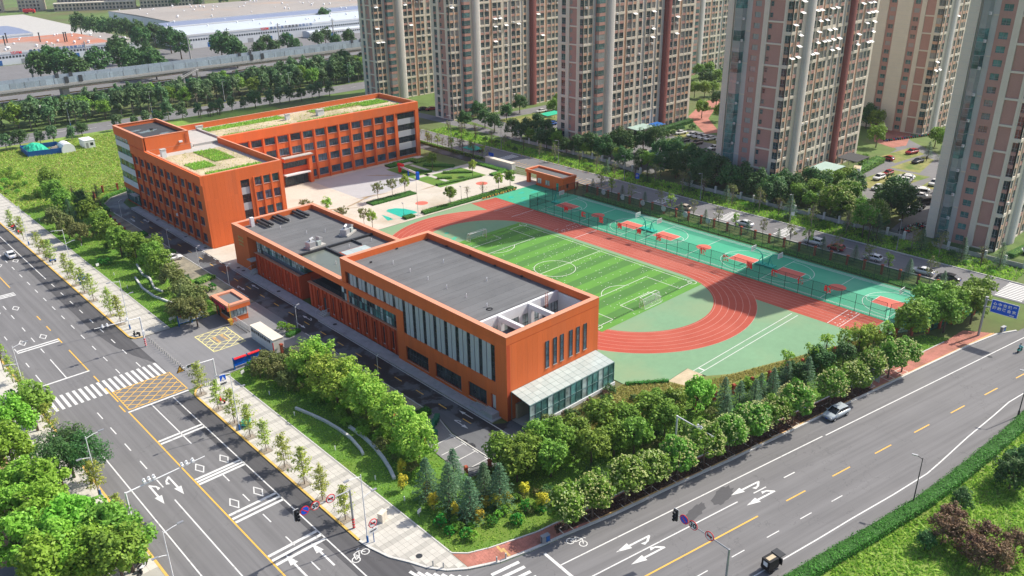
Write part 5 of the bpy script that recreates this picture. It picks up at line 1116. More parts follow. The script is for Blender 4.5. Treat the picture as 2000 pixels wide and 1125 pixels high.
# shrubs
for i, (x, y) in enumerate(((52.3, 74.0), (51.1, 71.4), (52.1, 68.4), (53.6, 65.2), (56.1, 66.8), (57.0, 65.8), (58.8, 65.4), (61.4, 65.0), (61.2, 61.5), (50.6, 77.5), (52.6, 80.5))): plant_('yellow', x, y, random.uniform(2.0, 2.9), f'golden leaved shrub at the street corner, {ordinal(i)} of the cluster from the left', 'shrub', 'golden shrubs at the street corner')
for i, (x, y) in enumerate(((49.6, 66.2), (57.0, 61.8), (59.6, 62.9), (49.8, 68.3), (60.9, 61.3), (54.6, 63.9), (52.4, 70.2), (50.6, 64.2))): plant_('ball', x, y, random.uniform(1.1, 1.6), f'round clipped shrub on the corner bank, {ordinal(i)} of eight', 'shrub', 'round shrubs on the corner bank')
for x, y, lb in ((51.5, 123, 'round dark shrub by the white plaque near the blue board'), (50.4, 153.6, 'round dark shrub left of the picture boards'), (51.8, 155.6, 'clipped shrub just behind the picture boards'), (49.6, 192.5, 'left of two round shrubs on the north lawn'), (50.9, 191.4, 'right of two round shrubs on the north lawn'), (63, 133.3, 'larger round lime shrub behind the name wall'), (63.6, 131.2, 'smaller round lime shrub behind the name wall'), (61.6, 160.5, 'round shrub behind the guard house'), (17.5, 149.6, 'round shrub at the west kerb, northernmost'), (18.8, 141.5, 'round shrub at the west kerb opposite the zebra crossing'), (18.9, 137, 'round shrub at the west kerb beyond the zebra crossing'), (19.1, 131.5, 'round shrub at the west kerb below the zebra crossing'), (19.3, 100.4, 'round shrub at the west kerb near the camera mast'), (19.5, 88.5, 'round shrub at the west kerb by the motorcycles')): plant_('balllime' if 'lime' in lb else 'ball', x, y, 1.7, lb, 'shrub')
for i in range(46): plant_(('bushlime', 'bush', 'busholive', 'bushlime')[i % 4], random.uniform(53.5, 57.5), 78 + i * .95 + random.uniform(-.4, .4), random.uniform(1.0, 2.2), 'low bush in the thicket under the lime green trees', 'bush', 'bushes under the lime green trees', .1)
for i in range(40): x = random.uniform(54.5, 59.6); plant_(('bush', 'bushdark', 'busholive', 'bushlime')[i % 4], x, 152 + i * 2.0 + random.uniform(-.8, .8), random.uniform(.9, 2.0), 'low bush among the trees on the north lawn', 'bush', 'bushes on the north lawn', .1)
for i in range(60): t_ = random.uniform(0, 1); x = 62 + 84 * t_; plant_(('bush', 'bushlime', 'bushdark', 'busholive')[i % 4], x, 66.5 - (x - 62) * .195 + random.uniform(-3.6, 2.5), random.uniform(.9, 2.2), 'bush in the bank between the south fence and pavement', 'bush', 'bushes along the south fence', .1)
for i in range(30): plant_(('redbush', 'bushdark', 'busholive')[i % 3], random.uniform(75.5, 92), random.uniform(69.5, 75), random.uniform(.8, 2.0), 'bush on the dry grass bank beside the glass canopy', 'bush', 'bushes beside the glass canopy', .1)
for i in range(90): plant_(('bushlime', 'bush', 'bushdark')[i % 3], random.uniform(184.8, 191.5), 50 + i * 2.1 + random.uniform(-1, 1), random.uniform(.8, 1.6), 'bush in the planted verge along the compound wall', 'bush', 'bushes along the compound wall')
for i in range(36): plant_(('bushdark', 'bush')[i % 2], random.uniform(207, 255), random.uniform(108, 112.5) if i % 2 else random.uniform(174, 181.5), random.uniform(1.2, 2.4), 'bush at the foot of the tower blocks', 'bush', 'bushes at the foot of the towers')
for i in range(26): plant_(('bush', 'bushlime')[i % 2], random.uniform(48, 60), random.uniform(254, 300), random.uniform(1.0, 2.4), 'rank bush in the weed field', 'bush', 'bushes in the weed field')
for i in range(20): plant_(('bushlime', 'bush')[i % 2], random.uniform(78, 150), random.uniform(6, 24), random.uniform(.7, 1.5), 'low bush on the grassy verge below the hedge', 'bush', 'bushes on the south verge')
for i in range(46): plant_(('bushlime', 'bush', 'busholive', 'bushlime')[i % 4], random.uniform(49.6, 63), 61.5 + random.uniform(0, 1) * 9 + (2.5 if i % 3 else 0), random.uniform(.7, 1.4), 'low leafy bush on the planted bank at the street corner', 'bush', 'bushes on the corner bank', .1)
for i in range(30): plant_(('dark', 'mid', 'dark')[i % 3], random.uniform(195, 199.5), 80 + 4.4 * i + random.uniform(-1.5, 1.5), random.uniform(4.5, 7), 'tree just inside the compound wall facing the east road', 'tree', 'trees inside the compound wall')
# hedges: a clipped body of leaves along a line
def hedge(label, pts, w, h, leaf, z=.05, per=70, size=.085, name='hedge', group=None):
    g = np.random.default_rng(int(abs(pts[0][0] * 7 + pts[0][1]))); P = [Vector(p) for p in pts]; C, N = [], []; core = MB()
    for a, c in zip(P[:-1], P[1:]):
        L = (c - a).length; d = (c - a) / L; q = Vector((-d.y, d.x)); n = int(L * per * (w + 2 * h) * .5); s = g.uniform(0, L, n); u = g.uniform(0, w + 2 * h, n)
        lat = np.where(u < h, -w / 2, np.where(u < w + h, u - h - w / 2, w / 2)); zz = np.where(u < h, u, np.where(u < w + h, h, u - w - h)); wob = .1 * h * np.sin(s * 1.3) * (zz > h * .8)
        lat = lat + g.normal(0, .04, n); x = a.x + d.x * s + q.x * lat; y = a.y + d.y * s + q.y * lat; C.append(np.column_stack([x, y, z + zz + wob + g.normal(0, .05, n)])); N.append(np.column_stack([a.x + d.x * s, a.y + d.y * s, np.full(n, z + h * .4)]))
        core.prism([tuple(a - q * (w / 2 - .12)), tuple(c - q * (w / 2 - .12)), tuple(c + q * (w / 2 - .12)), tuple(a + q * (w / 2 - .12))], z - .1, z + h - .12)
    C, N = np.concatenate(C), np.concatenate(N); o = np.array([pts[0][0], pts[0][1], 0]); t = thing(name, label, 'hedge', tuple(o), 0, group)
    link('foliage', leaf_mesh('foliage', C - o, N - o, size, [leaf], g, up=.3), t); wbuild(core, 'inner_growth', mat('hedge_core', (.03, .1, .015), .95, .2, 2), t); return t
hedge('long dark green clipped hedge along the far side of the south road', [(60, 34.3), (78.5, 31.1), (87.5, 29.4), (97, 27.8), (104.5, 26.9), (112, 26.3), (120, 25.7), (131, 25.2), (150, 23.6)], 1.9, 1.15, 'leaf_hedge', per=75, size=.1)
hedge('low hedge framing the long plaza planter with three trees', [(118.4, 186), (133.4, 186.2)], 3.6, .45, 'leaf_hedge', per=60)
hedge('low hedge in the planter between plaza and running track', [(123.6, 168.3), (156.8, 168.1)], .8, .6, 'leaf_hedge'); hedge('shaggy inner planting of the planter along the track', [(124, 169.6), (156.6, 169.4)], 1.4, .7, 'leaf_mid'); hedge('small square box planter by the flag pole', [(117.8, 169.2), (120.8, 169.2)], 2.0, .7, 'leaf_hedge')
hedge('clipped hedge at the foot of the classroom wing, left block', [(144, 214), (147.5, 214)], 3.4, .6, 'leaf_hedge'); hedge('bright low hedge at the foot of the classroom wing', [(147.5, 215.4), (156, 215.4)], 2.2, .5, 'leaf_bright'); hedge('pale green hedge block at the corner of the classroom wing', [(153, 212.5), (160, 212.5)], 3.6, .6, 'leaf_lime')
for i, (p, w, m, lb) in enumerate((([(143.6, 205.8), (150.6, 199.5)], 1.0, 'leaf_hedge', 'hedge strip left of the staked tree in the paved garden'), ([(142.4, 186.8), (158, 184.8)], 1.4, 'leaf_mid', 'hedge along the near edge of the paved garden'), ([(152, 196), (159, 190)], 1.6, 'leaf_mid', 'bushy hedge right of the garden path'), ([(153, 207), (159, 199)], 2.2, 'leaf_hedge', 'hedge beside the back road in the paved garden'), ([(147, 192.4), (150.6, 189.8)], 1.6, 'leaf_bright', 'bright rectangular hedge in the paved garden'))): hedge(lb, p, w, .6, m)
hedge('hedge inside the gate to the east road', [(160.6, 183.2), (166.6, 183.6), (166.4, 197)], 2.0, .6, 'leaf_bright'); hedge('long bright hedge behind the classroom building', [(171.4, 200), (171.2, 244)], 1.4, .7, 'leaf_bright'); hedge('hedge along the outer side of the curving school road', [(64.6, 232), (65.3, 239.8), (68.8, 245.8), (75, 248.8), (90, 249)], 1.2, .8, 'leaf_bright')
hedge('lime hedge between the parking bays by the guard house', [(60.6, 166.6), (64.8, 167.8)], 2.6, .7, 'leaf_lime'); hedge('dark hedge block beside the parked white car', [(62.4, 188.6), (65.0, 188.6)], 2.4, .8, 'leaf_hedge'); hedge('dark hedge block at the far parking bays', [(61.8, 206), (65.0, 206)], 3, .8, 'leaf_hedge')
hedge('hedge on the island behind the name wall', [(62.2, 129.8), (65.0, 130.6)], 1.4, .6, 'leaf_hedge'); hedge('small hedge block on the lamp island by the parking bays', [(62.4, 104), (65, 104)], 1.6, .8, 'leaf_hedge'); hedge('dark hedge block beside the green bins', [(63.0, 90.6), (65.1, 90.6)], 1.8, .9, 'leaf_hedge')
hedge('low hedge along the sports ground edge by the canopy', [(93.5, 74.4), (99.3, 70.0)], .8, .6, 'leaf_hedge'); hedge('yellow flowering strip on the north lawn', [(57.8, 196), (57.2, 184.5)], 1.8, .6, 'leaf_yellow'); hedge('ground hugging green strip behind the court fence', [(166.2, 52), (166.2, 150)], 2.4, .22, 'leaf_bright', per=40)
hedge('long hedge below the third tower block', [(206, 179.5), (262, 183)], 2.4, 1.4, 'leaf_dark', per=30, size=.16); hedge('hedge between the fourth tower and the car park', [(222, 104.5), (256, 107)], 3.0, 1.8, 'leaf_mid', per=30, size=.16); hedge('hedge beside the small white delivery van', [(198, 50.5), (210, 49)], 2, 1, 'leaf_bright', per=30)
# grass
def scatter(poly, n, z, seed):
    g = np.random.default_rng(seed); xs, ys = [p[0] for p in poly], [p[1] for p in poly]; f = inpoly(poly); out = []
    while len(out) < n:
        x, y = g.uniform(min(xs), max(xs)), g.uniform(min(ys), max(ys))
        if f(x, y): out.append((x, y, z))
    return np.array(out)
def grass(name, label, poly, n, h, m, z, seed, wid=.35, lean=.5):
    o = blades(scatter(poly, n, z, seed), h, name, m, None, (0, 0, 0), np.random.default_rng(seed), lean, wid); return tag(o, label, 'grass', kind='stuff')
VERGE = [(78, 30.2), (97, 26.7), (112, 25.2), (131, 24.2), (150, 22), (150, 2), (96, 2), (70, 26)]
WEED = [(47.9, 248), (60, 236), (74, 252), (120, 252), (120, 330), (48, 330)]
grass('tall_grass', 'long bright weeds on the verge below the hedge', VERGE, 42000, .34, 'grass_blade', .05, 1, .4, .95); grass('weeds', 'rank green weeds in the open field behind the school', WEED, 34000, .42, 'grass_blade', .08, 2, .5, .95); grass('dry_weeds', 'straw coloured weeds in the open field behind the school', WEED, 12000, .42, 'grass_dry', .08, 3, .45, .95)
grass('lawn_grass', 'short grass on the lawn south of the gate', LAWN_S, 32000, .16, 'grass_blade', .1, 4, .6); grass('lawn_grass', 'short grass on the lawn north of the gate', LAWN_N, 30000, .16, 'grass_blade', .1, 5, .6)
grass('dry_grass', 'dry yellow grass on the bank by the glass canopy', [(74.8, 74.8), (93, 74.6), (99, 70.4), (100, 67.4), (109, 64), (138, 54.2), (146, 49), (110, 61.8), (75, 69.4)], 12000, .3, 'grass_dry', .11, 6, .4)
grass('bedding_plants', 'purplish low plants in the street tree bed', mul, 9000, .16, 'leaf_red', .11, 7, .8); grass('verge_grass', 'green ground cover along the compound wall', rect(184.2, 45, 192.5, 245), 14000, .4, 'grass_blade', .0, 8, .6)

# ---------------------------------------------------------------- gates, fences, sports equipment, street furniture
# main entrance
gh = thing('guard_house', 'small orange guard house with red lettering at the main gate', 'guard house', (57.2, 142.6, 0))
x0, x1, y0, y1 = 57.25, 60.9, 142.8, 149.0
b = MB().box(x0, y0, 0, x0 + .25, y1, 1.2).box(x0 + .25, y0, 0, x1, y0 + .25, 1.2).box(x1 - .25, y0 + .25, 0, x1, y1, 2.8).box(x0 + .25, y1 - .25, 0, x1 - .25, y1, 2.8).box(x0, 146.6, 1.2, x0 + .25, y1, 2.8); wbuild(b, 'wall', 'orange', gh)
wbuild(MB().box(x0 - .5, y0 - .5, 2.8, x1 + .5, y1 + .4, 3.6), 'fascia', 'orange', gh)
b = MB(); b.box(x0 - .52, y0 - .52, 3.6, x1 + .52, y0 + .35, 4.0); b.box(x0 - .52, y1 - .45, 3.6, x1 + .52, y1 + .42, 4.0); b.box(x0 - .52, y0 + .35, 3.6, x0 + .35, y1 - .45, 4.0); b.box(x1 - .35, y0 + .35, 3.6, x1 + .52, y1 - .45, 4.0); wbuild(b, 'parapet', 'orange_top', gh)
wpiece('roof', 'roof_felt', gh, x0 + .35, y0 + .35, 3.55, x1 - .35, y1 - .45, 3.66)
link('window', win_mesh(3.7, 1.6, 4, 1, 'glass_dark', 'frame_dark', True, .1), gh, (.05, 2.1, 1.2), R(-90)); link('window', win_mesh(3.3, 1.6, 5, 1, 'glass_pale', 'frame_dark', True, .1), gh, (1.9, .2, 1.2)); link('door', win_mesh(.9, 2.3, 1, 2, 'glass_dark', 'frame_dark', False, .01), gh, (-.02, 5.3, .1), R(-90))
wpiece('sign_panel', 'metal_dark', gh, x0 - .56, y0 - .1, 2.85, x0 - .501, y1 + .1, 3.55); lettering('注意交通安全', mat('neon_red', (.75, .01, .12), .5, .05, 1) and 'neon_red', gh, (-.54, 3.3, 3.2), FACE_MX, .85)
bp = thing('barrier_post', 'orange barrier machine with raised boom at the guard house', 'barrier', (57.0, 142.2, 0)); MB().box(-.25, -.25, 0, .25, .25, 1.1).box(-.5, -.3, .9, .3, .3, 1.25).build('housing', 'yellow_paint', bp); MB().box(-.06, -.3, 1.2, .06, -.2, 4.6).build('boom', 'yellow_paint', bp)
sg = thing('folding_gate', 'dark expanding gate on wheels between guard house and name wall', 'gate', (57.8, 136.7, 0)); b, w = MB(), MB()
for k in range(12):
    y = .1 + .47 * k
    for x in (-.3, .3): b.tube([(x, y, .15), (x, y, 1.35)], .03, 5)
    b.tube([(-.3, y, 1.35), (0, y + .05, 1.55), (.3, y, 1.35)], .03, 5)
    if k < 11:
        for x in (-.3, .3): b.tube([(x, y, .3), (x, y + .47, 1.2)], .022, 4); b.tube([(x, y, 1.2), (x, y + .47, .3)], .022, 4)
    for x in (-.3, .3): w.tube([(x - .04, y, .1), (x + .04, y, .1)], .1, 8)
b.build('lattice', 'galv', sg); w.build('wheel', 'rubber', sg)
nw = thing('name_wall', 'long pale stone wall with the school name beside the gate', 'wall', (57.15, 125.4, 0))
for i in range(12):
    for j in range(3): wpiece('stone_slab', 'stone_white', nw, 57.15, 125.4 + .725 * i + .008, .05 + .87 * j, 57.35, 125.4 + .725 * (i + 1) - .008, .05 + .87 * (j + 1) - .015)
    wpiece('coping_slab', 'stone_pale', nw, 57.1, 125.35 + .733 * i + .006, 2.66, 59.25, 125.35 + .733 * (i + 1) - .006, 2.78)
wpiece('wall_core', 'stone_white', nw, 57.36, 125.42, 0, 59.2, 134.1, 2.65)
for i, c in enumerate('烟台市黄务实验小学'): lettering(c, 'metal_dark', nw, (-.03, 8.0 - .83 * i, 1.95), FACE_MX, .72)
wpiece('red_banner', 'red_paint', nw, 57.08, 125.3, .2, 57.14, 125.6, 2.2)
def board(label, y, back):
    t = thing('notice_board', label, 'notice board', (49.4, y, 0))
    for x in (0, 2.55, 5.1): piece('post', 'metal_blue', t, x - .09, -.09, 0, x + .09, .09, 2.3)
    for a in (0, 2.55):
        piece('panel', 'blue_sign' if back else 'white_sign', t, a + .1, -.04, .6, a + 2.45, .04, 1.9); piece('roof_strip', 'red_paint', t, a + .15, -.28, 1.95, a + 2.4, .28, 2.08)
        if not back:
            for k in range(2): piece('poster', ('glass_roof', 'glass_roof', 'pale_yellow_paint', 'glass_roof')[k + (2 if a else 0)], t, a + .2 + 1.1 * k, -.055, .72, a + 1.25 + 1.1 * k, -.041, 1.8)
            piece('rail', 'metal_blue', t, a + .1, -.06, .45, a + 2.45, .05, .6)
    return t
board('blue framed picture boards with red roofs north of the gate', 148.6, False); board('blue notice boards seen from behind south of the gate', 125.1, True)
bm = MB().cyl(0, 0, 0, .75, .09, 10).cyl(0, 0, .75, .8, .1, 10).mesh('bollard', ['concrete'])
for i in range(20):
    y = 146.4 - 1.0 * i
    tag(link('bollard', bm, None, (42.9 + .06 * math.sin(i), y, .01)), f'grey bollard across the school entrance, {ordinal(i)} from the north', 'bollard', 'bollards across the school entrance')
for i, (x, y) in enumerate(((44.6, 63.2), (45.3, 62.1), (50.5, 58.4), (51.7, 58.1))): tag(link('bollard', bm, None, (x, y, .12)), f'short bollard at the rounded street corner, {ordinal(i)} from the left', 'bollard', 'bollards at the street corner')
# fences
def net_fence(label, pts, h, step, netm, postm='fence_green', rails=(.12, .5, 1.0), name='net_fence', pr=.05, base=0.):
    t = thing(name, label, 'fence', (*pts[0], base)); o = Vector((*pts[0], 0)); pm = MB().cyl(0, 0, 0, h, pr, 6).mesh('post', [postm])
    for a, c in zip(pts[:-1], pts[1:]):
        A, B = Vector(a), Vector(c); L = (B - A).length; n = max(1, round(L / step)); ang = math.atan2(B.y - A.y, B.x - A.x)
        for k in range(n + 1):
            p = A + (B - A) * k / n; link('post', pm, t, (p.x - o.x, p.y - o.y, 0))
            if k < n: q = A + (B - A) * (k + .5) / n; link('net_panel', unit(netm), t, (q.x - o.x, q.y - o.y, h * .52), ang, (L / n - .1, .012, h * .94))
        for r in rails: link('rail', MB().tube([(0, 0, 0), (L, 0, 0)], pr * .7, 5).mesh('rail', [postm]), t, (A.x - o.x, A.y - o.y, h * r), ang)
    return t
nf = net_fence('tall dark green net fence between running track and basketball courts', [(147.0, 152.2), (147.0, 55.5)], 3.7, 3.0, 'net_dark', rails=(.03, .5, 1.0), base=.03)
for i, (c, y) in enumerate(zip('磨练坚强意志锻炼强健体魄', (138.8, 132.8, 126.9, 121.0, 115.0, 109.1, 96.9, 91.0, 85.1, 79.2, 73.2, 67.4))):
    o = lettering(c, 'red_paint', nf, (-.09, y - 152.2, 2.75), FACE_MX, 1.5, bold=.045)
net_fence('net fence along the far side of the basketball courts', [(164.1, 151.6), (164.1, 48)], 3.7, 3.0, 'net_green', rails=(.03, 1.0), base=.03); net_fence('net fence closing the north end of the basketball courts', [(147.0, 152.3), (164.1, 151.8)], 3.7, 2.9, 'net_dark', base=.03); net_fence('net fence closing the south end of the basketball courts', [(147.0, 54.8), (164.0, 46.8)], 3.7, 3.0, 'net_dark', base=.03)
disc = MB(); disc.loft([[(x, .03, z) for x, z in circle(0, 0, .75, 18)], [(x, -.03, z) for x, z in circle(0, 0, .75, 18)]]); disc = disc.mesh('disc', ['white_sign'])
for i in range(6): o = link('round_plaque', disc, None, (167.9, 144.5 - 6.9 * i, 1.6), R(90)); tag(o, f'white round plaque on the east brick pillar fence, {ordinal(i)} from the guard house', 'plaque', 'round plaques on the east fence')
def pillar_fence(label, pts, step, h=2.0, m='brick_red'):
    t = thing('pillar_fence', label, 'fence', (*pts[0], 0)); o = Vector(pts[0]); pm = MB().box(-.22, -.22, 0, .22, .22, h).box(-.29, -.29, h, .29, .29, h + .16).box(-.2, -.2, h + .16, .2, .2, h + .26).mesh('pillar', [m])
    for a, c in zip(pts[:-1], pts[1:]):
        A, B = Vector(a), Vector(c); L = (B - A).length; n = max(1, round(L / step)); ang = math.atan2(B.y - A.y, B.x - A.x); w = L / n
        rail = MB(); [rail.box(.22, -.025, z - .03, w - .22, .025, z + .03) for z in (.35, h * .55, h - .25)]; nb = int((w - .44) / .16); [rail.box(.22 + (w - .44) * (k + .5) / nb - .012, -.012, .12, .22 + (w - .44) * (k + .5) / nb + .012, .012, h - .1) for k in range(nb)]; rail = rail.mesh('railing', ['fence_green'])
        for k in range(n + 1):
            p = A + (B - A) * k / n; link('pillar', pm, t, (p.x - o.x, p.y - o.y, 0), ang)
            if k < n: link('railing', rail, t, (p.x - o.x, p.y - o.y, 0), ang)
    return t
pillar_fence('railing with brick pillars along the east road beside the courts', [(168.6, 54.6), (168.6, 155)], 3.9); pillar_fence('railing with brick pillars along the south side of the school', [(58.5, 73.6), (65.2, 71.3), (77.3, 67.6), (91.6, 63.0), (107.5, 59.5), (138, 52.6), (147.5, 47.8), (165, 44.2), (168.6, 54.4)], 3.9, 1.8); pillar_fence('railing with brick pillars on the west side by the parking bays', [(58.4, 150), (58.4, 161), (59.6, 187), (61, 206), (62.6, 227)], 3.9, 1.6); pillar_fence('railing with brick pillars around the north end of the school', [(63.6, 240), (66, 247), (69.8, 251.6), (73.8, 251), (90, 251), (165, 251)], 4.0, 1.9); pillar_fence('dark railing beside the south car park and bins', [(59.3, 84), (59.2, 110), (58.4, 124.9)], 3.9, 1.6)
def rail_wall(label, pts, m='concrete'):
    t = thing('compound_wall', label, 'wall', (*pts[0], 0)); o = Vector(pts[0])
    for a, c in zip(pts[:-1], pts[1:]):
        A, B = Vector(a), Vector(c); L = (B - A).length; n = max(1, round(L / 4)); ang = math.atan2(B.y - A.y, B.x - A.x)
        for k in range(n):
            p, q = A + (B - A) * k / n, A + (B - A) * (k + .5) / n
            link('pier', unit('stone_white'), t, (p.x - o.x, p.y - o.y, 1.0), ang, (.5, .5, 2.0)); link('wall_panel', unit(m), t, (q.x - o.x, q.y - o.y, .5), ang, (L / n - .5, .25, 1.0)); link('railing', unit('net_green'), t, (q.x - o.x, q.y - o.y, 1.4), ang, (L / n - .5, .04, .8))
    return t
rail_wall('grey boundary wall of the tower compound facing the east road', [(193.0, 72), (193.0, 137)]); rail_wall('pale boundary wall of the compound left of its gate', [(193.4, 152), (196.5, 170), (196.5, 212)]); rail_wall('grey boundary wall below the nearest tower block', [(193.2, 46), (193.2, 66)])
# second gate
g2 = thing('guard_house', 'flat roofed orange gatehouse by the basketball courts', 'guard house', (163.2, 155.7, 0)); x0, x1, y0, y1 = 163.4, 168.8, 155.9, 170.9
wbuild(wall_x(MB(), x0 + .2, x0 + .5, y0, 166.6, 0, 3.2, [(157.6, 158.6, 0, 2.2), (161.2, 163, .9, 2.2), (164.6, 166.2, .8, 2.3)]), 'wall', 'orange', g2); wbuild(wall_y(wall_y(MB(), y0, y0 + .3, x0 + .5, x1, 0, 3.2, [(165, 166, .9, 2.1)]), 166.3, 166.6, x0 + .5, x1, 0, 3.2), 'end_wall', 'orange', g2); wpiece('rear_wall', 'orange', g2, x1 - .3, y0 + .3, 0, x1, 166.3, 3.2); wpiece('gate_pier', 'orange', g2, x0 + .2, 169.9, 0, x0 + 1.2, 170.8, 3.2)
b = MB(); b.box(x0, y0 - .2, 3.2, x1 + .2, y0 + .5, 4.0); b.box(x0, y1 - .5, 3.2, x1 + .2, y1 + .2, 4.0); b.box(x0, y0 + .5, 3.2, x0 + .6, y1 - .5, 4.0); b.box(x1 - .4, y0 + .5, 3.2, x1 + .2, y1 - .5, 4.0); wbuild(b, 'fascia', 'orange', g2); b = MB(); b.box(x0, y0 - .2, 4.0, x1 + .2, y0 + .4, 4.06); b.box(x0, y1 - .4, 4.0, x1 + .2, y1 + .2, 4.06); b.box(x0, y0 + .4, 4.0, x0 + .5, y1 - .4, 4.06); b.box(x1 - .3, y0 + .4, 4.0, x1 + .2, y1 - .4, 4.06); wbuild(b, 'coping', 'orange_top', g2); wpiece('roof', 'roof_felt', g2, x0 + .5, y0 + .4, 3.2, x1 - .3, y1 - .4, 3.5)
link('window', win_mesh(1.8, 1.3, 2, 1, 'glass_pale', 'frame_dark', True, .1), g2, (.4, 6.4, .9), R(-90)); link('window', win_mesh(1.6, 1.5, 2, 1, 'glass_pale', 'frame_dark', True, .1), g2, (.4, 9.7, .8), R(-90)); wpiece('door', 'teal_plastic', g2, x0 + .25, 157.6, 0, x0 + .32, 158.6, 2.2)
g3 = thing('folding_gate', 'silver expanding gate at the east entrance', 'gate', (168.3, 171.2, 0)); b = MB()
for k in range(20):
    y = .5 * k
    for x in (-.25, .25): b.box(x - .03, y - .03, .1, x + .03, y + .03, 1.5)
    b.box(-.25, y - .02, 1.4, .25, y + .02, 1.5)
b.box(-.27, 0, .3, -.23, 9.5, .36); b.box(-.27, 0, 1.0, -.23, 9.5, 1.06); b.build('lattice', 'galv', g3)
w2 = thing('name_wall', 'long white stone wall beside the east entrance', 'wall', (169, 183, 0)); MB().box(0, 0, 0, 1.6, 12.5, 2.0).build('wall', 'stone_white', w2); MB().box(-.06, -.06, 2.0, 1.66, 12.56, 2.12).build('coping', 'stone_pale', w2)
ypm = MB().cyl(0, 0, 0, .9, .05, 8).mesh('post', ['yellow_paint'])
for i in range(15): tag(link('marker_post', ypm, None, (182.7, 193 - 2.1 * i, 0)), 'thin yellow marker post along the east road verge', 'post', 'yellow marker posts on the east road')
# goals and hoops
def goal(label, y, s):
    t = thing('football_goal', label, 'goal', (PXC, y, .05)); b = MB()
    b.tube([(-2.6, 0, 0), (-2.6, 0, 2.05), (2.6, 0, 2.05), (2.6, 0, 0)], .06, 8)
    for x in (-2.6, 2.6): b.tube([(x, 0, 2.05), (x, s * .8, 1.95), (x, s * 1.5, 0), (x, 0, 0)], .04, 6)
    b.tube([(-2.6, s * 1.5, 0), (2.6, s * 1.5, 0)], .04, 6); b.tube([(-2.6, s * .8, 1.95), (2.6, s * .8, 1.95)], .03, 6); b.build('goal_frame', 'metal_white', t)
    n = MB(); n.poly([(-2.6, s * .8, 1.95), (2.6, s * .8, 1.95), (2.6, s * 1.5, 0), (-2.6, s * 1.5, 0)]); [n.poly([(x, 0, 2.0), (x, s * .8, 1.95), (x, s * 1.5, 0), (x, 0, 0)]) for x in (-2.6, 2.6)]; n.build('net', 'net_white', t)
goal('white football goal at the near end of the pitch', 92.0, -1); goal('white football goal at the far end of the pitch', 143.8, 1)
def hoop(label, y, s):
    t = thing('basketball_hoop', label, 'basketball hoop', (155.45, y, .04), 0 if s > 0 else math.pi, 'basketball hoops')
    MB().box(-.9, -1.1, 0, .9, .9, .35).build('base', 'teal_plastic', t); MB().tube([(0, -.6, .3), (0, -.3, 2.2), (0, .5, 3.0), (0, 2.0, 3.2)], [.14, .12, .1, .08], 8).tube([(0, .6, .35), (0, -.25, 2.0)], .06, 6).build('arm', 'teal_plastic', t)
    MB().box(-.9, 2.0, 2.75, .9, 2.06, 3.8).build('backboard', 'glass_roof', t); b = MB(); b.box(-.92, 1.98, 2.72, .92, 2.08, 2.77).box(-.92, 1.98, 3.78, .92, 2.08, 3.83).box(-.93, 1.98, 2.77, -.88, 2.08, 3.78).box(.88, 1.98, 2.77, .93, 2.08, 3.78); b.build('board_frame', 'white_sign', t); ring = MB(); ring.tube([(.23 * math.cos(k * .524), 2.32 + .23 * math.sin(k * .524), 3.0) for k in range(13)], .02, 5); ring.build('rim', 'red_paint', t)
for y, s, lb in ((150.6, -1, 'green basketball hoop at the court end next to the gatehouse'), (120.2, 1, 'taller of the back-to-back hoops between first and second court'), (117.6, -1, 'second of the back-to-back hoops between first and second court'), (87.4, 1, 'left hoop of the pair under the third court shadow'), (84.9, -1, 'right hoop of the pair between second and third court'), (54.4, 1, 'green basketball hoop behind the trees at the south court end')): hoop(lb, y, s)
yb = thing('yellow_barrier', 'yellow and black striped barrier between plaza and running track', 'barrier', (143.3, 167.15, .04)); [piece('board', 'yellow_paint' if k % 2 else 'black', yb, .5 * k, -.06, .15, .5 * k + .5, .06, .5) for k in range(25)]; [piece('leg', 'yellow_paint', yb, 2.4 * k, -.25, 0, 2.4 * k + .12, .25, .6) for k in range(6)]
ar = thing('display_arch', 'red and blue display arch standing on the plaza', 'display', (142.4, 196, .06)); piece('blue_post', 'blue_sign', ar, -.4, -.4, 0, .4, .4, 2.3); piece('red_post', 'red_paint', ar, .8, 10.3, 0, 1.5, 11.0, 2.6); MB().prism([(-.1, 0), (1.2, 10.6), (1.0, 10.7), (-.3, 0)], 1.6, 2.2).build('banner', 'white_sign', ar); piece('middle_post', 'blue_sign', ar, .2, 5, 0, .5, 5.3, 1.7); piece('red_cap', 'red_paint', ar, .5, 8.4, 2.2, 1.3, 11, 2.9)
gf = MB()
for p in (rect(143.2, 197, 160, 199), rect(146.8, 186.6, 148.2, 199), rect(150.2, 199, 151.6, 211)): gf.prism(p, .05, .075)
struct(gf.build('garden_path', 'tile_pale')); sheet('garden_bed', rect(142, 184.6, 160, 212), -.05, .0705, 'lawn')
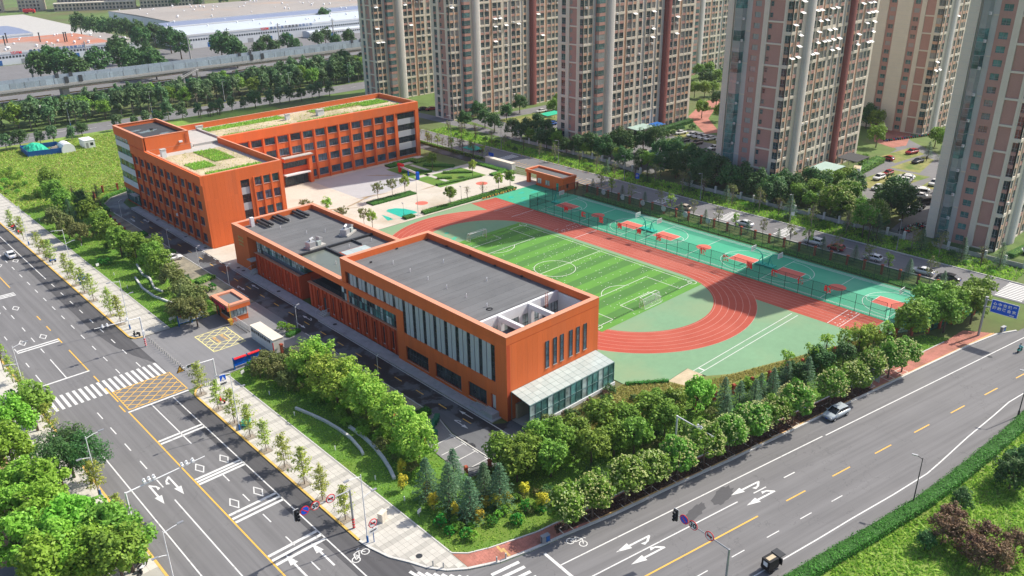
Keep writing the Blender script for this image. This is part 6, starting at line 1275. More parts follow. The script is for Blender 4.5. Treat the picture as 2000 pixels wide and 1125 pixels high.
# poles
def pole_lamp(label, x, y, h, arms, m='metal_white', group=None, rz=0, z=.1, r=.09):
    t = thing('street_lamp', label, 'street lamp', (x, y, z), rz, group); MB().tube([(0, 0, 0), (0, 0, h)], [r, r * .55], 8).build('pole', m, t); MB().cyl(0, 0, 0, 1.0, r * 1.6, 8).build('base', 'metal_blue' if h > 8 else m, t)
    for ax, ay, az, L in arms:
        e = (ax * L, ay * L, az + .35); MB().tube([(0, 0, az), (ax * L * .5, ay * L * .5, az + .25), e], .045, 6).build('arm', m, t)
        hd = MB(); hd.box(-.35, -.14, -.05, .35, .14, .07); a = math.atan2(ay, ax); hd.xf(lambda p: Vector((e[0] + p.x * math.cos(a) - p.y * math.sin(a), e[1] + p.x * math.sin(a) + p.y * math.cos(a), e[2] + p.z))); hd.build('lamp_head', 'metal_grey', t)
for i, (x, y) in enumerate(((41.4, 218.7), (43.5, 192.6), (42.1, 154), (41.3, 106.7), (41.3, 72.1))): pole_lamp(('tall white street lamp by the north sapling row', 'tall white street lamp beside the blue guide sign', 'tall white street lamp just north of the school gate', 'tall white street lamp by the green cargo tricycle', 'tall white street lamp at the street corner cabinet')[i], x, y, 10.2, [(-1, 0, 9.9, 2.0), (1, 0, 6.8, 1.6)], group='lamps on the school pavement')
for i, (x, y) in enumerate(((20.5, 140.4), (20.4, 105), (20.4, 79.5))): pole_lamp(('white street lamp with blue head opposite the zebra crossing', 'white street lamp with blue head above the western grove', 'white street lamp at the bottom of the west kerb')[i], x, y, 9.5, [(1, 0, 9.2, 2.0), (-1, 0, 6.2, 1.4)], group='lamps on the west kerb')
for i, y in enumerate((104.4, 131.3, 160.1, 175.3, 192, 223.5)): pole_lamp(f'slim white lamp along the school road, {ordinal(i)} from the south', 65.2, y, 4.6, [(.8, .2, 4.5, .9)], group='lamps along the school road', r=.05)
pole_lamp('grey street lamp standing in the hedge of the south road', 96.2, 28.6, 7.6, [(-.3, 1, 7.4, .9)], 'metal_dark', z=.05); pole_lamp('grey street lamp out by the bend of the hedge', 129, 26.6, 7.6, [(-.3, 1, 7.4, .9)], 'metal_dark', z=.05)
for i, y in enumerate((70, 97, 124, 151, 178, 205, 232)): pole_lamp(f'grey street lamp on the verge across the east road, {ordinal(i)} from the south', 184.6, y, 7.5, [(-1, 0, 7.3, 1.2)], 'metal_grey', 'lamps across the east road')
for i in range(6): pole_lamp('tall pale lamp on the north road median', 60 + 32 * i, 354.5, 9, [(0, -1, 8.8, 2)], 'metal_white', 'lamps on the north road')
fp = thing('flag_pole', 'tall thin flag pole at the edge of the plaza', 'pole', (122.2, 169, .06)); MB().tube([(0, 0, 0), (0, 0, 9.4)], [.07, .03], 8).build('pole', 'steel_rail', fp); MB().box(-.5, -.5, 0, .5, .5, .12).build('base', 'concrete', fp)
for x, y, lb in ((118.8, 170.7, 'short lamp standing in the green play patch'), (139, 171.4, 'short lamp among the planter trees')): pole_lamp(lb, x, y, 3.4, [(.3, 1, 3.3, .5)], 'metal_dark', r=.04, z=.06)
def mast(label, x, y, h, L, rz, m='metal_white', stripe=True, z=.12, rise=.35):
    t = thing('signal_mast', label, 'mast', (x, y, z), rz); MB().tube([(0, 0, 0), (0, 0, h)], [.16, .12], 10).build('pole', m, t); MB().tube([(0, 0, h - .1), (-L, 0, h + rise)], [.1, .05], 8).build('arm', m, t)
    if stripe: [MB().cyl(0, 0, .15 + .4 * k, .35 + .4 * k, .175, 10).build('red_band', 'red_paint', t) for k in range(4)]
    return t
def round_sign(t, x, z, face, txt=None, d=-.14, r=.62, name='round_sign'):
    b = MB(); b.loft([[(x + px, d + .02, z + pz) for px, pz in circle(0, 0, r, 22)], [(x + px, d - .02, z + pz) for px, pz in circle(0, 0, r, 22)]], mi=0); s = b.build(name, ['red_paint'], t)
    b = MB(); b.loft([[(x + px, d - .02, z + pz) for px, pz in circle(0, 0, r * .82, 22)], [(x + px, d - .035, z + pz) for px, pz in circle(0, 0, r * .82, 22)]]); b.build('sign_face', face, s)
    if txt == 'bar': q = MB().box(-r * .8, -.01, -.06, r * .8, .01, .06).xf(lambda p: Vector((x + p.x * .7 + p.z * .7, d - .045 + p.y, z - p.x * .7 + p.z * .7))); q.build('bar', 'red_paint', s)
    elif txt == 'horn': MB().box(x - .36, d - .05, z - .1, x + .36, d - .036, z + .12).build('horn_symbol', 'black', s); q = MB().box(-r * .8, -.005, -.05, r * .8, .005, .05).xf(lambda p: Vector((x + p.x * .7 + p.z * .7, d - .06 + p.y, z - p.x * .7 + p.z * .7))); q.build('bar', 'red_paint', s)
    elif txt: lettering(txt, 'black', s, (x, d - .045, z), FACE_MY, .95, bold=.02)
def signal(t, x, z, d=-.2):
    h = MB().box(x - .28, d - .12, z - .75, x + .28, d + .1, z + .75).build('signal_head', 'black', t); MB().box(x - .34, d + .1, z - .82, x + .34, d + .13, z + .82).build('backplate', 'white_sign', h)
    for k in range(3): MB().tube([(x, d - .12, z + .48 - .48 * k), (x, d - .42, z + .46 - .48 * k)], .19, 10, cap=False).tube([(x, d - .13, z + .48 - .48 * k), (x, d - .15, z + .48 - .48 * k)], .15, 10).build('hood', 'metal_dark', h)
m1 = mast('grey mast with traffic light and three round signs at the corner', 41.5, 75.5, 6.0, 7.4, 0, 'metal_grey'); signal(m1, -7.4, 6.35); round_sign(m1, -6.3, 6.4, 'blue_sign', 'bar'); round_sign(m1, -4.9, 6.35, 'white_sign', '30'); round_sign(m1, -2.8, 6.25, 'white_sign', 'horn')
m2 = mast('mast with traffic light and round signs over the south road', 66.2, 37.0, 6.0, 7.4, R(-92), 'metal_grey', z=.05); signal(m2, -7.4, 6.35); round_sign(m2, -6.2, 6.4, 'blue_sign', 'bar'); round_sign(m2, -4.9, 6.35, 'white_sign', '30'); round_sign(m2, -2.6, 6.25, 'white_sign', 'horn')
cams = MB().box(-.16, -.3, -.14, .16, .3, .12).cyl(0, 0, .12, .4, .13, 8)
def cameras(t, xs, z): [link("camera", CAMM, t, (x, -.05, z)) for x in xs]
CAMM = cams.mesh('camera', ['metal_white'])
m3 = mast('white camera mast beside the school forecourt', 41.6, 144.8, 5.9, 7.8, 0); cameras(m3, (-2.2, -5.6, -6.4), 6.2); MB().box(-.2, -.35, 2.4, .2, -.1, 3.2).build('control_box', 'metal_white', m3)
m4 = mast('white camera mast leaning over the lanes from the west kerb', 20.8, 93.3, 6.8, 10.2, math.pi); cameras(m4, (-2.4, -3.0, -3.6, -7.2, -7.8, -8.6), 7.2); MB().box(-.1, -.4, 2.3, .9, .1, 3.4).build('control_box', 'metal_white', m4)
m5 = mast('slim camera arm reaching out above the south kerb trees', 84.4, 57.6, 5.8, 7.0, R(80), 'metal_white', False); cameras(m5, (-4.0, -4.6), 6.1)
m6 = mast('white arm with school warning triangle at the forecourt', 45.0, 122.4, 4.8, 5.6, R(2), 'metal_white', False)
t3 = MB().prism([(-.7, -.5), (.7, -.5), (0, .75)], -.02, .02).xf(lambda p: Vector((-5.6 + p.x, -.12 + p.z, 5.1 + p.y))); t3 = t3.build('warning_triangle', 'black', m6); MB().prism([(-.56, -.42), (.56, -.42), (0, .58)], -.02, .02).xf(lambda p: Vector((-5.6 + p.x, -.15 + p.z, 5.1 + p.y))).build('triangle_face', 'yellow_paint', t3); lettering('人人', 'black', t3, (-5.6, -.185, 4.95), FACE_MY, .4)
pb = MB().box(-4.6, -.16, 4.8, -3.2, -.1, 5.4).build('name_plate', 'white_sign', m6); lettering('学校', 'black', pb, (-3.9, -.18, 5.08), FACE_MY, .58)
# signs
def post_sign(label, x, y, h, w, hh, m, rz=0, txt=None, z=.12, name='road_sign', tm='white_sign', ts=.4):
    t = thing(name, label, 'sign', (x, y, z), rz); MB().cyl(0, 0, 0, h, .045, 8).build('post', 'metal_grey', t); p = MB().box(-w / 2, -.09, h - hh, w / 2, -.05, h).build('panel', m, t)
    if txt: lettering(txt, tm, p, (0, -.115, h - hh / 2), FACE_MY, ts)
    return t
s1 = post_sign('blue crossing sign with plate at the forecourt corner', 44.6, 118.6, 3.4, 1.0, 1.0, 'blue_sign', 0); MB().prism([(-.34, 2.5), (.34, 2.5), (0, 3.2)], 0, .02).xf(lambda p: Vector((p.x, -.1 - p.z, p.y))).build('crossing_symbol', 'white_sign', s1); p_ = MB().box(-.6, -.09, 1.6, .6, -.05, 2.2).build('plate', 'white_sign', s1); lettering('注意避让', 'black', p_, (0, -.115, 1.9), FACE_MY, .26)
s2 = post_sign('blue double panel guide sign on the north pavement', 41.7, 178.8, 4.4, 1.3, 1.6, 'blue_sign'); MB().box(-.65, -.09, 1.9, .65, -.05, 2.5).build('lower_panel', 'blue_sign', s2); lettering('慢行', 'white_sign', s2, (0, -.12, 3.6), FACE_MY, .55)
s3 = thing('road_sign', 'round no honking sign with plate on a blue post at the corner', 'sign', (41.9, 71.6, .12)); MB().cyl(0, 0, 0, 3.4, .06, 8).build('post', 'metal_blue', s3); round_sign(s3, 0, 3.0, 'white_sign', 'horn'); p_ = MB().box(-.62, -.12, 1.6, .62, -.08, 2.2).build('plate', 'white_sign', s3); lettering('7:00-19:00', 'black', p_, (0, -.14, 1.9), FACE_MY, .2)
for x, y, lb in ((48.3, 190.7, 'small white plaque on a stick by two round shrubs'), (48.8, 150.9, 'small white plaque left of the picture boards'), (49.2, 121.6, 'small white plaque by the south lawn edge'), (48.8, 71.5, 'small white plaque at the street corner lawn'), (49.6, 151.2, 'white plaque with printed sheet beside the picture boards')): post_sign(lb, x, y, 1.3, .7, .6, 'white_sign', R(15), z=.1, name='lawn_plaque')
big = thing('direction_sign', 'large blue road safety sign on a grey mast over the pavement', 'sign', (152.9, 40.9, .1)); MB().tube([(0, 0, 0), (0, 0, 7.7)], [.22, .18], 10).build('pole', 'metal_grey', big); MB().tube([(0, 0, 7.2), (0, -5.4, 7.2)], .09, 8).tube([(0, 0, 5.9), (0, -5.4, 5.9)], .09, 8).build('arm', 'metal_grey', big); [MB().cyl(0, 0, z, z + .15, .3, 10).build('clamp', 'metal_grey', big) for z in (5.8, 7.1, 7.6)]
p_ = MB().box(-.2, -5.3, 5.3, -.13, -1.0, 7.6).build('panel', 'blue_sign', big); MB().box(-.19, -5.38, 5.22, -.14, -.92, 7.68).build('border', 'white_sign', big)
for i, c in enumerate('心中交规严'): lettering(c, 'white_sign', p_, (-.22, -1.55 - .8 * i, 6.95), FACE_MX, .62, bold=.02)
for i, c in enumerate('脚踏路自宽'): lettering(c, 'white_sign', p_, (-.22, -1.55 - .8 * i, 6.15), FACE_MX, .62, bold=.02)
lettering('芝罘交警', 'white_sign', p_, (-.22, -4.5, 5.5), FACE_MX, .2)
bb = thing('billboard', 'grey backed road sign board on a post in front of the street trees', 'sign', (121.4, 46.0, .1)); MB().cyl(0, 0, 0, 3.2, .09, 8).cyl(.3, 2.4, 0, 3.2, .09, 8).build('post', 'metal_grey', bb); q_ = MB().prism([(-.05, -1.1), (.05, -1.1), (.75, 3.0), (.65, 3.0)], 1.3, 3.2).build('board', 'metal_grey', bb); [MB().prism([(-.12 + .1 * k, -.9 + .6 * k), (-.07 + .1 * k, -.9 + .6 * k), (.0 + .1 * k, -.55 + .6 * k), (-.05 + .1 * k, -.55 + .6 * k)], 1.45, 3.05).build('stiffener', 'glass_roof', q_) for k in range(7)]; MB().prism([(-.12, -1.2), (.1, -1.2), (.8, 3.1), (.6, 3.1)], 3.2, 3.3).build('top_rail', 'metal_blue', bb)
# small street things
tag(MB().box(-.55, -.35, 0, .55, .35, 1.3).box(-.6, -.4, 1.3, .6, .4, 1.38).box(-.5, -.37, .15, -.02, -.351, 1.2).box(.02, -.37, .15, .5, -.351, 1.2).build('utility_cabinet', 'stone_pale', None, False, (45.0, 74.2, .13), R(20)), 'pale steel utility cabinet standing on the corner pavement', 'cabinet')
tp = thing('tripod_sign', 'small green tripod sign near the ninth sapling', 'sign', (41.5, 80.2, .13)); [MB().tube([(.35 * math.cos(a), .35 * math.sin(a), 0), (0, 0, .5)], .02, 5).build('leg', 'metal_dark', tp) for a in (0, 2.1, 4.2)]; MB().cyl(0, 0, .4, 1.7, .025, 6).build('post', 'metal_dark', tp); MB().box(-.35, -.02, 1.6, .3, .02, 2.0).build('panel', 'bin_green', tp)
def litter(label, x, y, rz):
    t = thing('litter_bin', label, 'litter bin', (x, y, .11), rz)
    for k in (0, 1): piece('container', 'metal_blue' if k else 'metal_grey', t, -.55 + .58 * k, -.25, .1, -.03 + .58 * k, .25, .85); piece('hood', 'metal_grey', t, -.58 + .58 * k, -.28, .95, .0 + .58 * k, .28, 1.05)
    MB().box(-.6, -.02, 0, -.55, .02, 1.0).box(.55, -.02, 0, .6, .02, 1.0).build('frame', 'metal_dark', t)
litter('twin blue litter bin on the red pavement at the corner', 57.2, 56.9, UA); litter('twin litter bin by the far kerb beneath the large blue sign', 157.6, 38.4, UA)
wb = MB().box(-.3, -.35, .12, .3, .35, .95).box(-.34, -.4, .95, .34, .4, 1.03).box(-.3, -.42, .85, .3, -.36, .93); wb = wb.mesh('body', ['bin_green']); wl = MB().tube([(-.3, .3, .1), (.3, .3, .1)], .1, 10).mesh('wheel', ['rubber'])
for i, (x, y, a) in enumerate(((62.0, 85.8, 70), (62.5, 86.4, 60), (61.7, 84.7, 85), (63.6, 87.1, 50), (64.2, 87.5, 50), (64.7, 87.9, 45), (63.0, 86.9, 55))): t = thing('wheeled_bin', f'green wheeled bin by the south car park, {ordinal(i)} of seven', 'bin', (x, y, .02), R(a), 'green bins by the south car park'); link('body', wb, t); link('wheel', wl, t)
mh = MB().cyl(0, 0, 0, .008, .42, 20).mesh('manhole', ['metal_dark'])
for i, (x, y, z) in enumerate(((44.4, 65.7, .136), (71.2, 82 + 4, .142), (71.3, 150, .142), (71.3, 166, .142), (71.3, 168.5, .11), (71.4, 186, .142), (71.3, 197, .142), (71.3, 215, .142), (93.9, 29.5, .004), (146, 36.5, .004), (71.3, 128, .142))): tag(link('manhole_cover', mh, None, (x, y, z)), ['round dark cover on the corner pavement', 'round cover near the gymnasium ramp', 'round cover below the finned wing', 'dark round cover by the low block steps', 'dark round cover at the low block corner', 'round cover at the classroom corner', 'round cover below the second classroom bay', 'round cover below the far classroom bays', 'round pinkish cover near the grey lamp in the hedge', 'round cover beside the blue sign shadow', 'round cover below the glazed gallery'][i], 'manhole cover')
pg = MB()
for a in range(4): q = [(-.7, -.7), (.7, -.7), (.7, .7), (-.7, .7)]; (xa, ya), (xb, yb) = q[a], q[(a + 1) % 4]; pg.tube([(xa, ya, .15), (xb, yb, .15)], .03, 4); pg.tube([(xa, ya, 0), (0, 0, 1.5)], .025, 4)
pg.box(-.65, -.65, 0, .65, .65, .03); pg = pg.mesh('stake_frame', ['bark_pale'])
for i, y in enumerate((121, 114.6, 109, 103.8, 98.8, 93.3, 87.9, 83.2, 77.6)): tag(link('stake_frame', pg, None, (41.6, y, .125)), f'wooden stakes round the {ordinal(i)} sapling south of the gate', 'tree stake', 'tree stakes on the south pavement')
for i, y in enumerate((210.5, 205.2, 189.2, 184.1, 178.6, 172.9, 162.7, 157.4)): tag(link('stake_frame', pg, None, (41.6, y, .125)), f'wooden stakes round a north pavement sapling, {ordinal(7 - i)} from the gate', 'tree stake', 'tree stakes on the north pavement')
pit = MB(); ring_poly(pit, rect(-.75, -.75, .75, .75), .12, 0, .03)
pit = pit.mesh('tree_pit', ['stone_pale'])
for i, (x, y) in enumerate(ST): tag(link('tree_pit_edging', pit, None, (x, y, .105), UA), f'pale stone edging round the {ordinal(i)} flowering street tree', 'edging', 'tree pit edgings on the south road')
lp = MB().box(-.06, -.06, 0, .06, .06, .7).mesh('light', ['white_sign'])
for i, (x, y) in enumerate(((48.7, 236.5), (50.0, 225.7), (50.2, 216.9), (50.5, 209), (49.5, 183.9), (49.0, 174.5), (49.6, 113), (49.4, 104.5), (49.0, 92), (49.2, 82), (49.4, 75.5))): tag(link('lawn_light', lp, None, (x, y, .1)), f'short white post light on the lawn, {ordinal(i)} from the far end', 'post light', 'post lights on the lawn')
# curved white garden kerbs
def curve_kerb(label, pts, w=.45, h=.4):
    t = thing('garden_kerb', label, 'kerb', (*pts[0], .1)); P = [Vector(p) for p in pts]; o = P[0]; Q = []
    for a, c in zip(P[:-1], P[1:]): Q += [a + (c - a) * k / 3 for k in range(3)]
    Q.append(P[-1])
    for a, c in zip(Q[:-1], Q[1:]): link('kerb_stone', unit('stone_white'), t, ((a.x + c.x) / 2 - o.x, (a.y + c.y) / 2 - o.y, h / 2), math.atan2(c.y - a.y, c.x - a.x), ((c - a).length - .02, w, h))
curve_kerb('long curved white kerb on the south lawn', [(50.5, 106.1), (51.3, 102.6), (51.9, 99.5), (52.2, 96), (52.2, 92.8), (51.6, 89.2), (51.2, 88.0)], .35); curve_kerb('outer curved white kerb below the lime green trees', [(53.7, 95.6), (53.75, 91.8), (53.4, 88.4), (52.7, 85), (51.9, 82.3), (51.1, 80.2)]); curve_kerb('curved white kerb on the north lawn by the yellow strip', [(55.4, 186.5), (54.2, 180), (54.4, 176), (53.0, 170), (53.6, 167)], .35); curve_kerb('second curved white kerb on the north lawn', [(52.3, 179), (51.2, 172), (51.3, 166), (52.6, 160), (53.4, 158)], .35)

# ---------------------------------------------------------------- tower blocks
mat('t_cream', (.68, .61, .5), .8, .06, .3); mat('t_pink', (.44, .25, .205), .8, .08, .3); mat('t_peach', (.55, .33, .22), .8, .08, .3); mat('t_grey', (.55, .53, .5), .8, .05, .3); mat('t_red', (.225, .075, .065), .8, .06, .3); mat('t_dark', (.1, .085, .08), .8, .1, .3)
mat('t_frame', (.28, .3, .3), .5, .1, 1); glass('t_glass', (.035, .07, .075), .08, .6, .5, curtain=(.3, .29, .27)); glass('t_glass2', (.06, .15, .145), .08, .6, .45, curtain=(.33, .34, .33))
mat('ac_white', (.62, .62, .6), .6, .05, 1)
FH = 2.84
acm = MB().box(-.42, -.35, 0, .42, 0, .62, 0).tube([(0, -.36, .31), (0, -.352, .31)], .22, 10, 1).mesh('air_conditioner', ['ac_white', 'metal_grey']); awm = MB().poly([(-.9, 0, .1), (.9, 0, .1), (.9, -.95, -.35), (-.9, -.95, -.35)]).box(-.9, -.97, -.38, .9, -.93, -.34).mesh('awning', ['white_sign'])
def tower(label, x, y, LX, LY, floors, vis, south, west, seed, hx=0.):
    """south: columns of the face towards -y from the near corner eastwards; west: columns of the face towards -x from the near corner northwards"""
    g = random.Random(seed); t = thing('tower_block', label, 'tower block', (x, y, 0)); H = floors * FH + 1.2
    B = {k: MB() for k in ('t_cream', 't_pink', 't_peach', 't_grey', 't_red', 't_dark')}; cnt = [0]; late = {}
    MB().box(.3, .3, 0, LX - .02, LY - .02, H).build('core', 't_cream', t)
    for face, cols in (('S', south), ('W', west)):
        def bx(m, u0, u1, d0, d1, z0, z1):
            if face == 'S': B[m].box(u0, -d1, z0, u1, -d0, z1)
            else: B[m].box(-d1, u0, z0, -d0, u1, z1)
        def put(nm, me, u, d, z):
            cnt[0] += 1
            loc, rz = ((u, -d, z), 0) if face == 'S' else ((-d, u, z), R(-90))
            if cnt[0] <= 300 or nm != 'window': link(nm, me, t, loc, rz)
            else: late.setdefault(me.name, (me, []))[1].append((loc, rz))
        u = 0.
        for w, k in cols:
            a, e = u, u + w; u = e
            if k in 'WwK':
                ww = w - .62 if k != 'K' else 1.8; wh = 1.92 if k != 'K' else 1.4; wm = win_mesh(round(ww, 2), wh, 3 if ww > 2 else 2, 2, 't_glass2' if k == 'K' else 't_glass', 't_frame', k != 'K', .08, .07, .3)
                c = (a + e) / 2; wallm = 't_pink' if k == 'K' else 't_cream'
                bx(wallm, a, c - ww / 2, -.3, 0., 0, H); bx(wallm, c + ww / 2, e, -.3, 0., 0, H)
                if k == 'W': bx('t_cream', a + .02, a + .14, 0, .1, 0, H); 
                for f in range(floors + 1):
                    z0 = f * FH - (FH - wh) * .5 if f else 0; z1 = f * FH + (FH - wh) * .5
                    m = wallm if k == 'K' or f % 3 == 0 or f > vis + 2 else ('t_pink', 't_peach')[int(c) % 2]
                    dd = -.02 if m in ('t_pink', 't_peach') and k != 'K' else .001
                    bx(m, c - ww / 2, c + ww / 2, -.3, dd, z0, z1)
                    if k != 'K' and f % 3 == 0 and f: bx('t_cream', a, e, 0.001, .08, z1 - .5 - (FH - wh) * .25, z1)
                    if f < floors:
                        if f <= vis: put('window', wm, c, -.12, z1)
                        else: bx('t_dark', c - ww / 2, c + ww / 2, -.3, -.2, z1, z1 + wh)
                        if f <= vis and k == 'W' and g.random() < .07: put('air_conditioner', acm, c, .0, z1 - .75)
                        if vis - 9 < f <= vis and k == 'W' and hx and g.random() < hx: put('awning', awm, c, .02, z1 + wh)
            elif k == 'P': bx('t_cream', a, e, -.3, .03, 0, H)
            elif k == 'O': bx('t_peach', a, e, -.3, -.05, 0, H)
            elif k == 'S': bx('t_grey', a, e, -.3, -.22, 0, H); [bx('t_cream', a, e, -.22, -.1, f * FH * 3 - .3, f * FH * 3) for f in range(1, floors // 3)]
            elif k == 'Q': bx('t_cream', a, e, -.3, .5, 0, H); [bx('t_grey', a + .02, e - .02, .5, .505, f * 1.46, f * 1.46 + .05) for f in range(1, int((vis + 2) * 2))]
            elif k in 'GD':
                m = 't_grey' if k == 'G' else 't_red'; n = 8; pts = []
                for q in range(n + 1): al = math.pi * q / n; pts.append(((a + e) / 2 - w / 2 * math.cos(al), 1.0 * math.sin(al) ** .6 if 0 < q < n else 0.))
                pts = [(px, pd) for px, pd in pts]; poly = [(px, -pd) for px, pd in pts] + [(e, .3), (a, .3)] if face == 'S' else [(-pd, px) for px, pd in pts] + [(.3, e), (.3, a)]
                B[m].prism(poly, 0, H); poly2 = [(px + (0), py) for px, py in poly]
                jm = 't_dark'
                for f in range(1, (vis + 2) * 3):
                    z = f * FH / 3; sc_ = 1.004; cx, cy = sum(p[0] for p in poly) / len(poly), sum(p[1] for p in poly) / len(poly); B['t_cream' if k == 'G' else 't_dark'].prism([(cx + (px - cx) * sc_, cy + (py - cy) * sc_) for px, py in poly], z, z + .035)
            elif k == 'R':
                bx('t_cream', a, a + .55, -.3, .1, 0, H); bx('t_cream', e - .55, e, -.3, .1, 0, H); bx('t_pink', a + .55, e - .55, -.3, -.28, 0, H); wm = win_mesh(.8, 1.2, 1, 2, 't_glass', 't_frame', False, .06)
                for f in range(floors + 1):
                    if f % 2 == 0: bx('t_cream', a + .55, e - .55, -.3, .06, f * FH - .25, f * FH + .2)
                    if f <= vis and w > 4.3: put('window', wm, e - 1.15, -.2, f * FH + .95)
            elif k in 'BL':
                d = .9 if k == 'B' else 1.3; bx('t_grey' if k == 'L' else 't_pink', a, e, -.3, -.2, 0, H); gm = BAY.setdefault((w, k), None)
                if gm is None:
                    q = MB(); hw = w / 2 - .35; poly = [(-hw, .2), (-hw + .35, -d), (hw - .35, -d), (hw, .2)]
                    q.prism(poly, .95, 2.75, 0); q.prism([(px * 1.04, py * 1.04) for px, py in poly], 0, .93, 1); q.prism([(px * 1.06, py * 1.06) for px, py in poly], 2.76, 2.9, 1 if k == 'B' else 2)
                    for i in range(6): px = -hw + .35 + (2 * hw - .7) * i / 5; q.box(px - .03, -d - .03, .95, px + .03, -d + .01, 2.75, 2)
                    q.box(-hw + .3, -d - .03, 1.5, hw - .3, -d + .01, 1.56, 2); gm = BAY[(w, k)] = q.mesh('bay', ['t_glass2', 't_pink' if k == 'B' else 't_glass2', 't_frame'])
                for f in range(floors):
                    if f <= vis:
                        put('bay_window', gm, (a + e) / 2, .0, f * FH)
                        if k == 'L' and f % 2 == 0: put('air_conditioner', acm, a + .5, .9, f * FH - .1)
                    else: bx('t_dark', a + .4, e - .4, -.2, d, f * FH + .95, f * FH + 2.75)
    for k, b in B.items():
        if b.v: tag(b.build({'t_cream': 'cream_wall', 't_pink': 'pink_wall', 't_peach': 'peach_panel', 't_grey': 'grey_pilaster', 't_red': 'red_pilaster', 't_dark': 'joint'}[k], k, t), kind='stuff' if k in ('t_pink', 't_peach', 't_dark') else None)
    for me, ps in late.values():
        vs = np.array([v.co[:] for v in me.vertices]); q = MB(); fs = [tuple(p.vertices) for p in me.polygons]; mi = [p.material_index for p in me.polygons]
        for loc, rz in ps:
            c, s = math.cos(rz), math.sin(rz); n = len(q.v); q.v += [(vx * c - vy * s + loc[0], vx * s + vy * c + loc[1], vz + loc[2]) for vx, vy, vz in vs]; q.f += [tuple(n + i for i in f) for f in fs]; q.m += mi
        o = q.build('windows', [m.name for m in me.materials], t); o['kind'] = 'stuff'
    return t
BAY = {}
C1 = [(2.2, 'W'), (2.4, 'W'), (1.2, 'S'), (4.2, 'B'), (1.0, 'P'), (3.8, 'G')]
MAIN = [(2.5, 'W'), (2.8, 'W'), (1.2, 'O'), (2.8, 'W'), (2.2, 'W'), (1.0, 'P'), (2.4, 'W'), (1.6, 'S'), (2.6, 'W'), (2.6, 'W'), (1.4, 'S'), (2.2, 'w'), (1.6, 'S')]
RT = [(3.4, 'D'), (2.4, 'W'), (2.8, 'W'), (1.2, 'O'), (2.8, 'W'), (2.2, 'W'), (2.4, 'W'), (1.0, 'P')]
W1 = [(1.9, 'w'), (.4, 'P'), (4.4, 'R'), (.8, 'P'), (2.4, 'w'), (1.4, 'P')]
W4 = [(2.0, 'w'), (5.6, 'R'), (1.0, 'P'), (3.6, 'K'), (1.4, 'S'), (3.6, 'L'), (.4, 'P'), (1.9, 'Q')]
W6 = [(1.7, 'w'), (3.8, 'R'), (.8, 'P'), (3.2, 'K'), (1.0, 'S'), (2.6, 'L'), (.2, 'P'), (2.2, 'Q')]
C4 = [(2.2, 'W'), (.8, 'O'), (2.4, 'W'), (1.6, 'P'), (3.6, 'G')]
M4 = [(2.2, 'W'), (2.4, 'W'), (1.0, 'O'), (2.6, 'W'), (2.0, 'W'), (.8, 'P'), (2.2, 'W'), (1.2, 'S'), (2.4, 'W'), (1.4, 'S'), (2.0, 'w')]
wsum = lambda c: sum(w for w, k in c)
def tw(label, x, y, south, west, floors, vis, seed, hx=0.): return tower(label, x, y, wsum(south), wsum(west), floors, vis, south, west, seed, hx)
tw('tower block farthest left, partly hidden behind the planted school roof', 203.2, 303.5, C1 + MAIN + RT, W1, 28, 16, 1, .05); tw('second tower block from the left with dark red pilaster, behind the school', 201.8, 251.6, C1 + MAIN + RT, W1, 30, 17, 2, .12); tw('third tower block from the left, above the basketball courts', 202.2, 184.4, C1 + MAIN + RT, W1, 32, 19, 3, .15); tw('tower block right of centre with pink recessed panels and many awnings', 205.8, 114.4, C4 + M4 + RT, W4, 32, 20, 4, .55); tw('nearest tower block at the right edge with green glazed balconies', 199.0, 54.0, C4 + M4 + RT, W6, 25, 22, 6, 0.)
W5 = [(2.4, 'w'), (4.2, 'R'), (1.0, 'P'), (2.8, 'K'), (5.2, 'Q'), (3.0, 'K'), (4.6, 'Q'), (14, 'P')]
tw('pale tower block behind and left of the nearest one', 300.2, 112.6, C4 + M4 + RT, W5, 26, 15, 7, .1); tw('distant tower block between the third and fourth', 342, 246, C1 + MAIN + RT, W1, 24, 12, 8, 0.); tw('distant tower block behind the second and third', 330, 318, C1 + MAIN + RT, W1, 24, 11, 9, 0.); tw('distant tower block behind the farthest left one', 262, 372, C1 + MAIN + RT, W1, 22, 11, 10, 0.)

# ---------------------------------------------------------------- vehicles
CARC = {'white': (.72, .72, .72), 'black': (.015, .015, .018), 'red': (.35, .012, .02), 'silver': (.4, .45, .48), 'blue': (.01, .09, .4), 'grey': (.16, .17, .18), 'gold': (.42, .34, .22), 'brown': (.09, .045, .04)}
for k, c in CARC.items():
    m, t_, b_ = nodes('car_' + k); b_.inputs['Base Color'].default_value = (*c, 1); b_.inputs['Roughness'].default_value = .28; b_.inputs['Specular IOR Level'].default_value = .5; b_.inputs['Coat Weight'].default_value = .6
    n_ = noise(t_, mapped(t_, 'object'), 2.0); t_.links.new(ramp(t_, n_, [(.3, sc(c, .93)), (.7, sc(c, 1.05))]), b_.inputs['Base Color']); MATS['car_' + k] = m
m, t_, b_ = nodes('car_glass'); b_.inputs['Base Color'].default_value = (.012, .016, .018, 1); b_.inputs['Roughness'].default_value = .06; b_.inputs['Specular IOR Level'].default_value = .6; MATS['car_glass'] = m
mat('car_light', (.7, .7, .72), .2, .03, 1); mat('car_tail', (.3, .01, .01), .3, .05, 1); mat('plate_blue', (.02, .1, .5), .4, .02, 1)
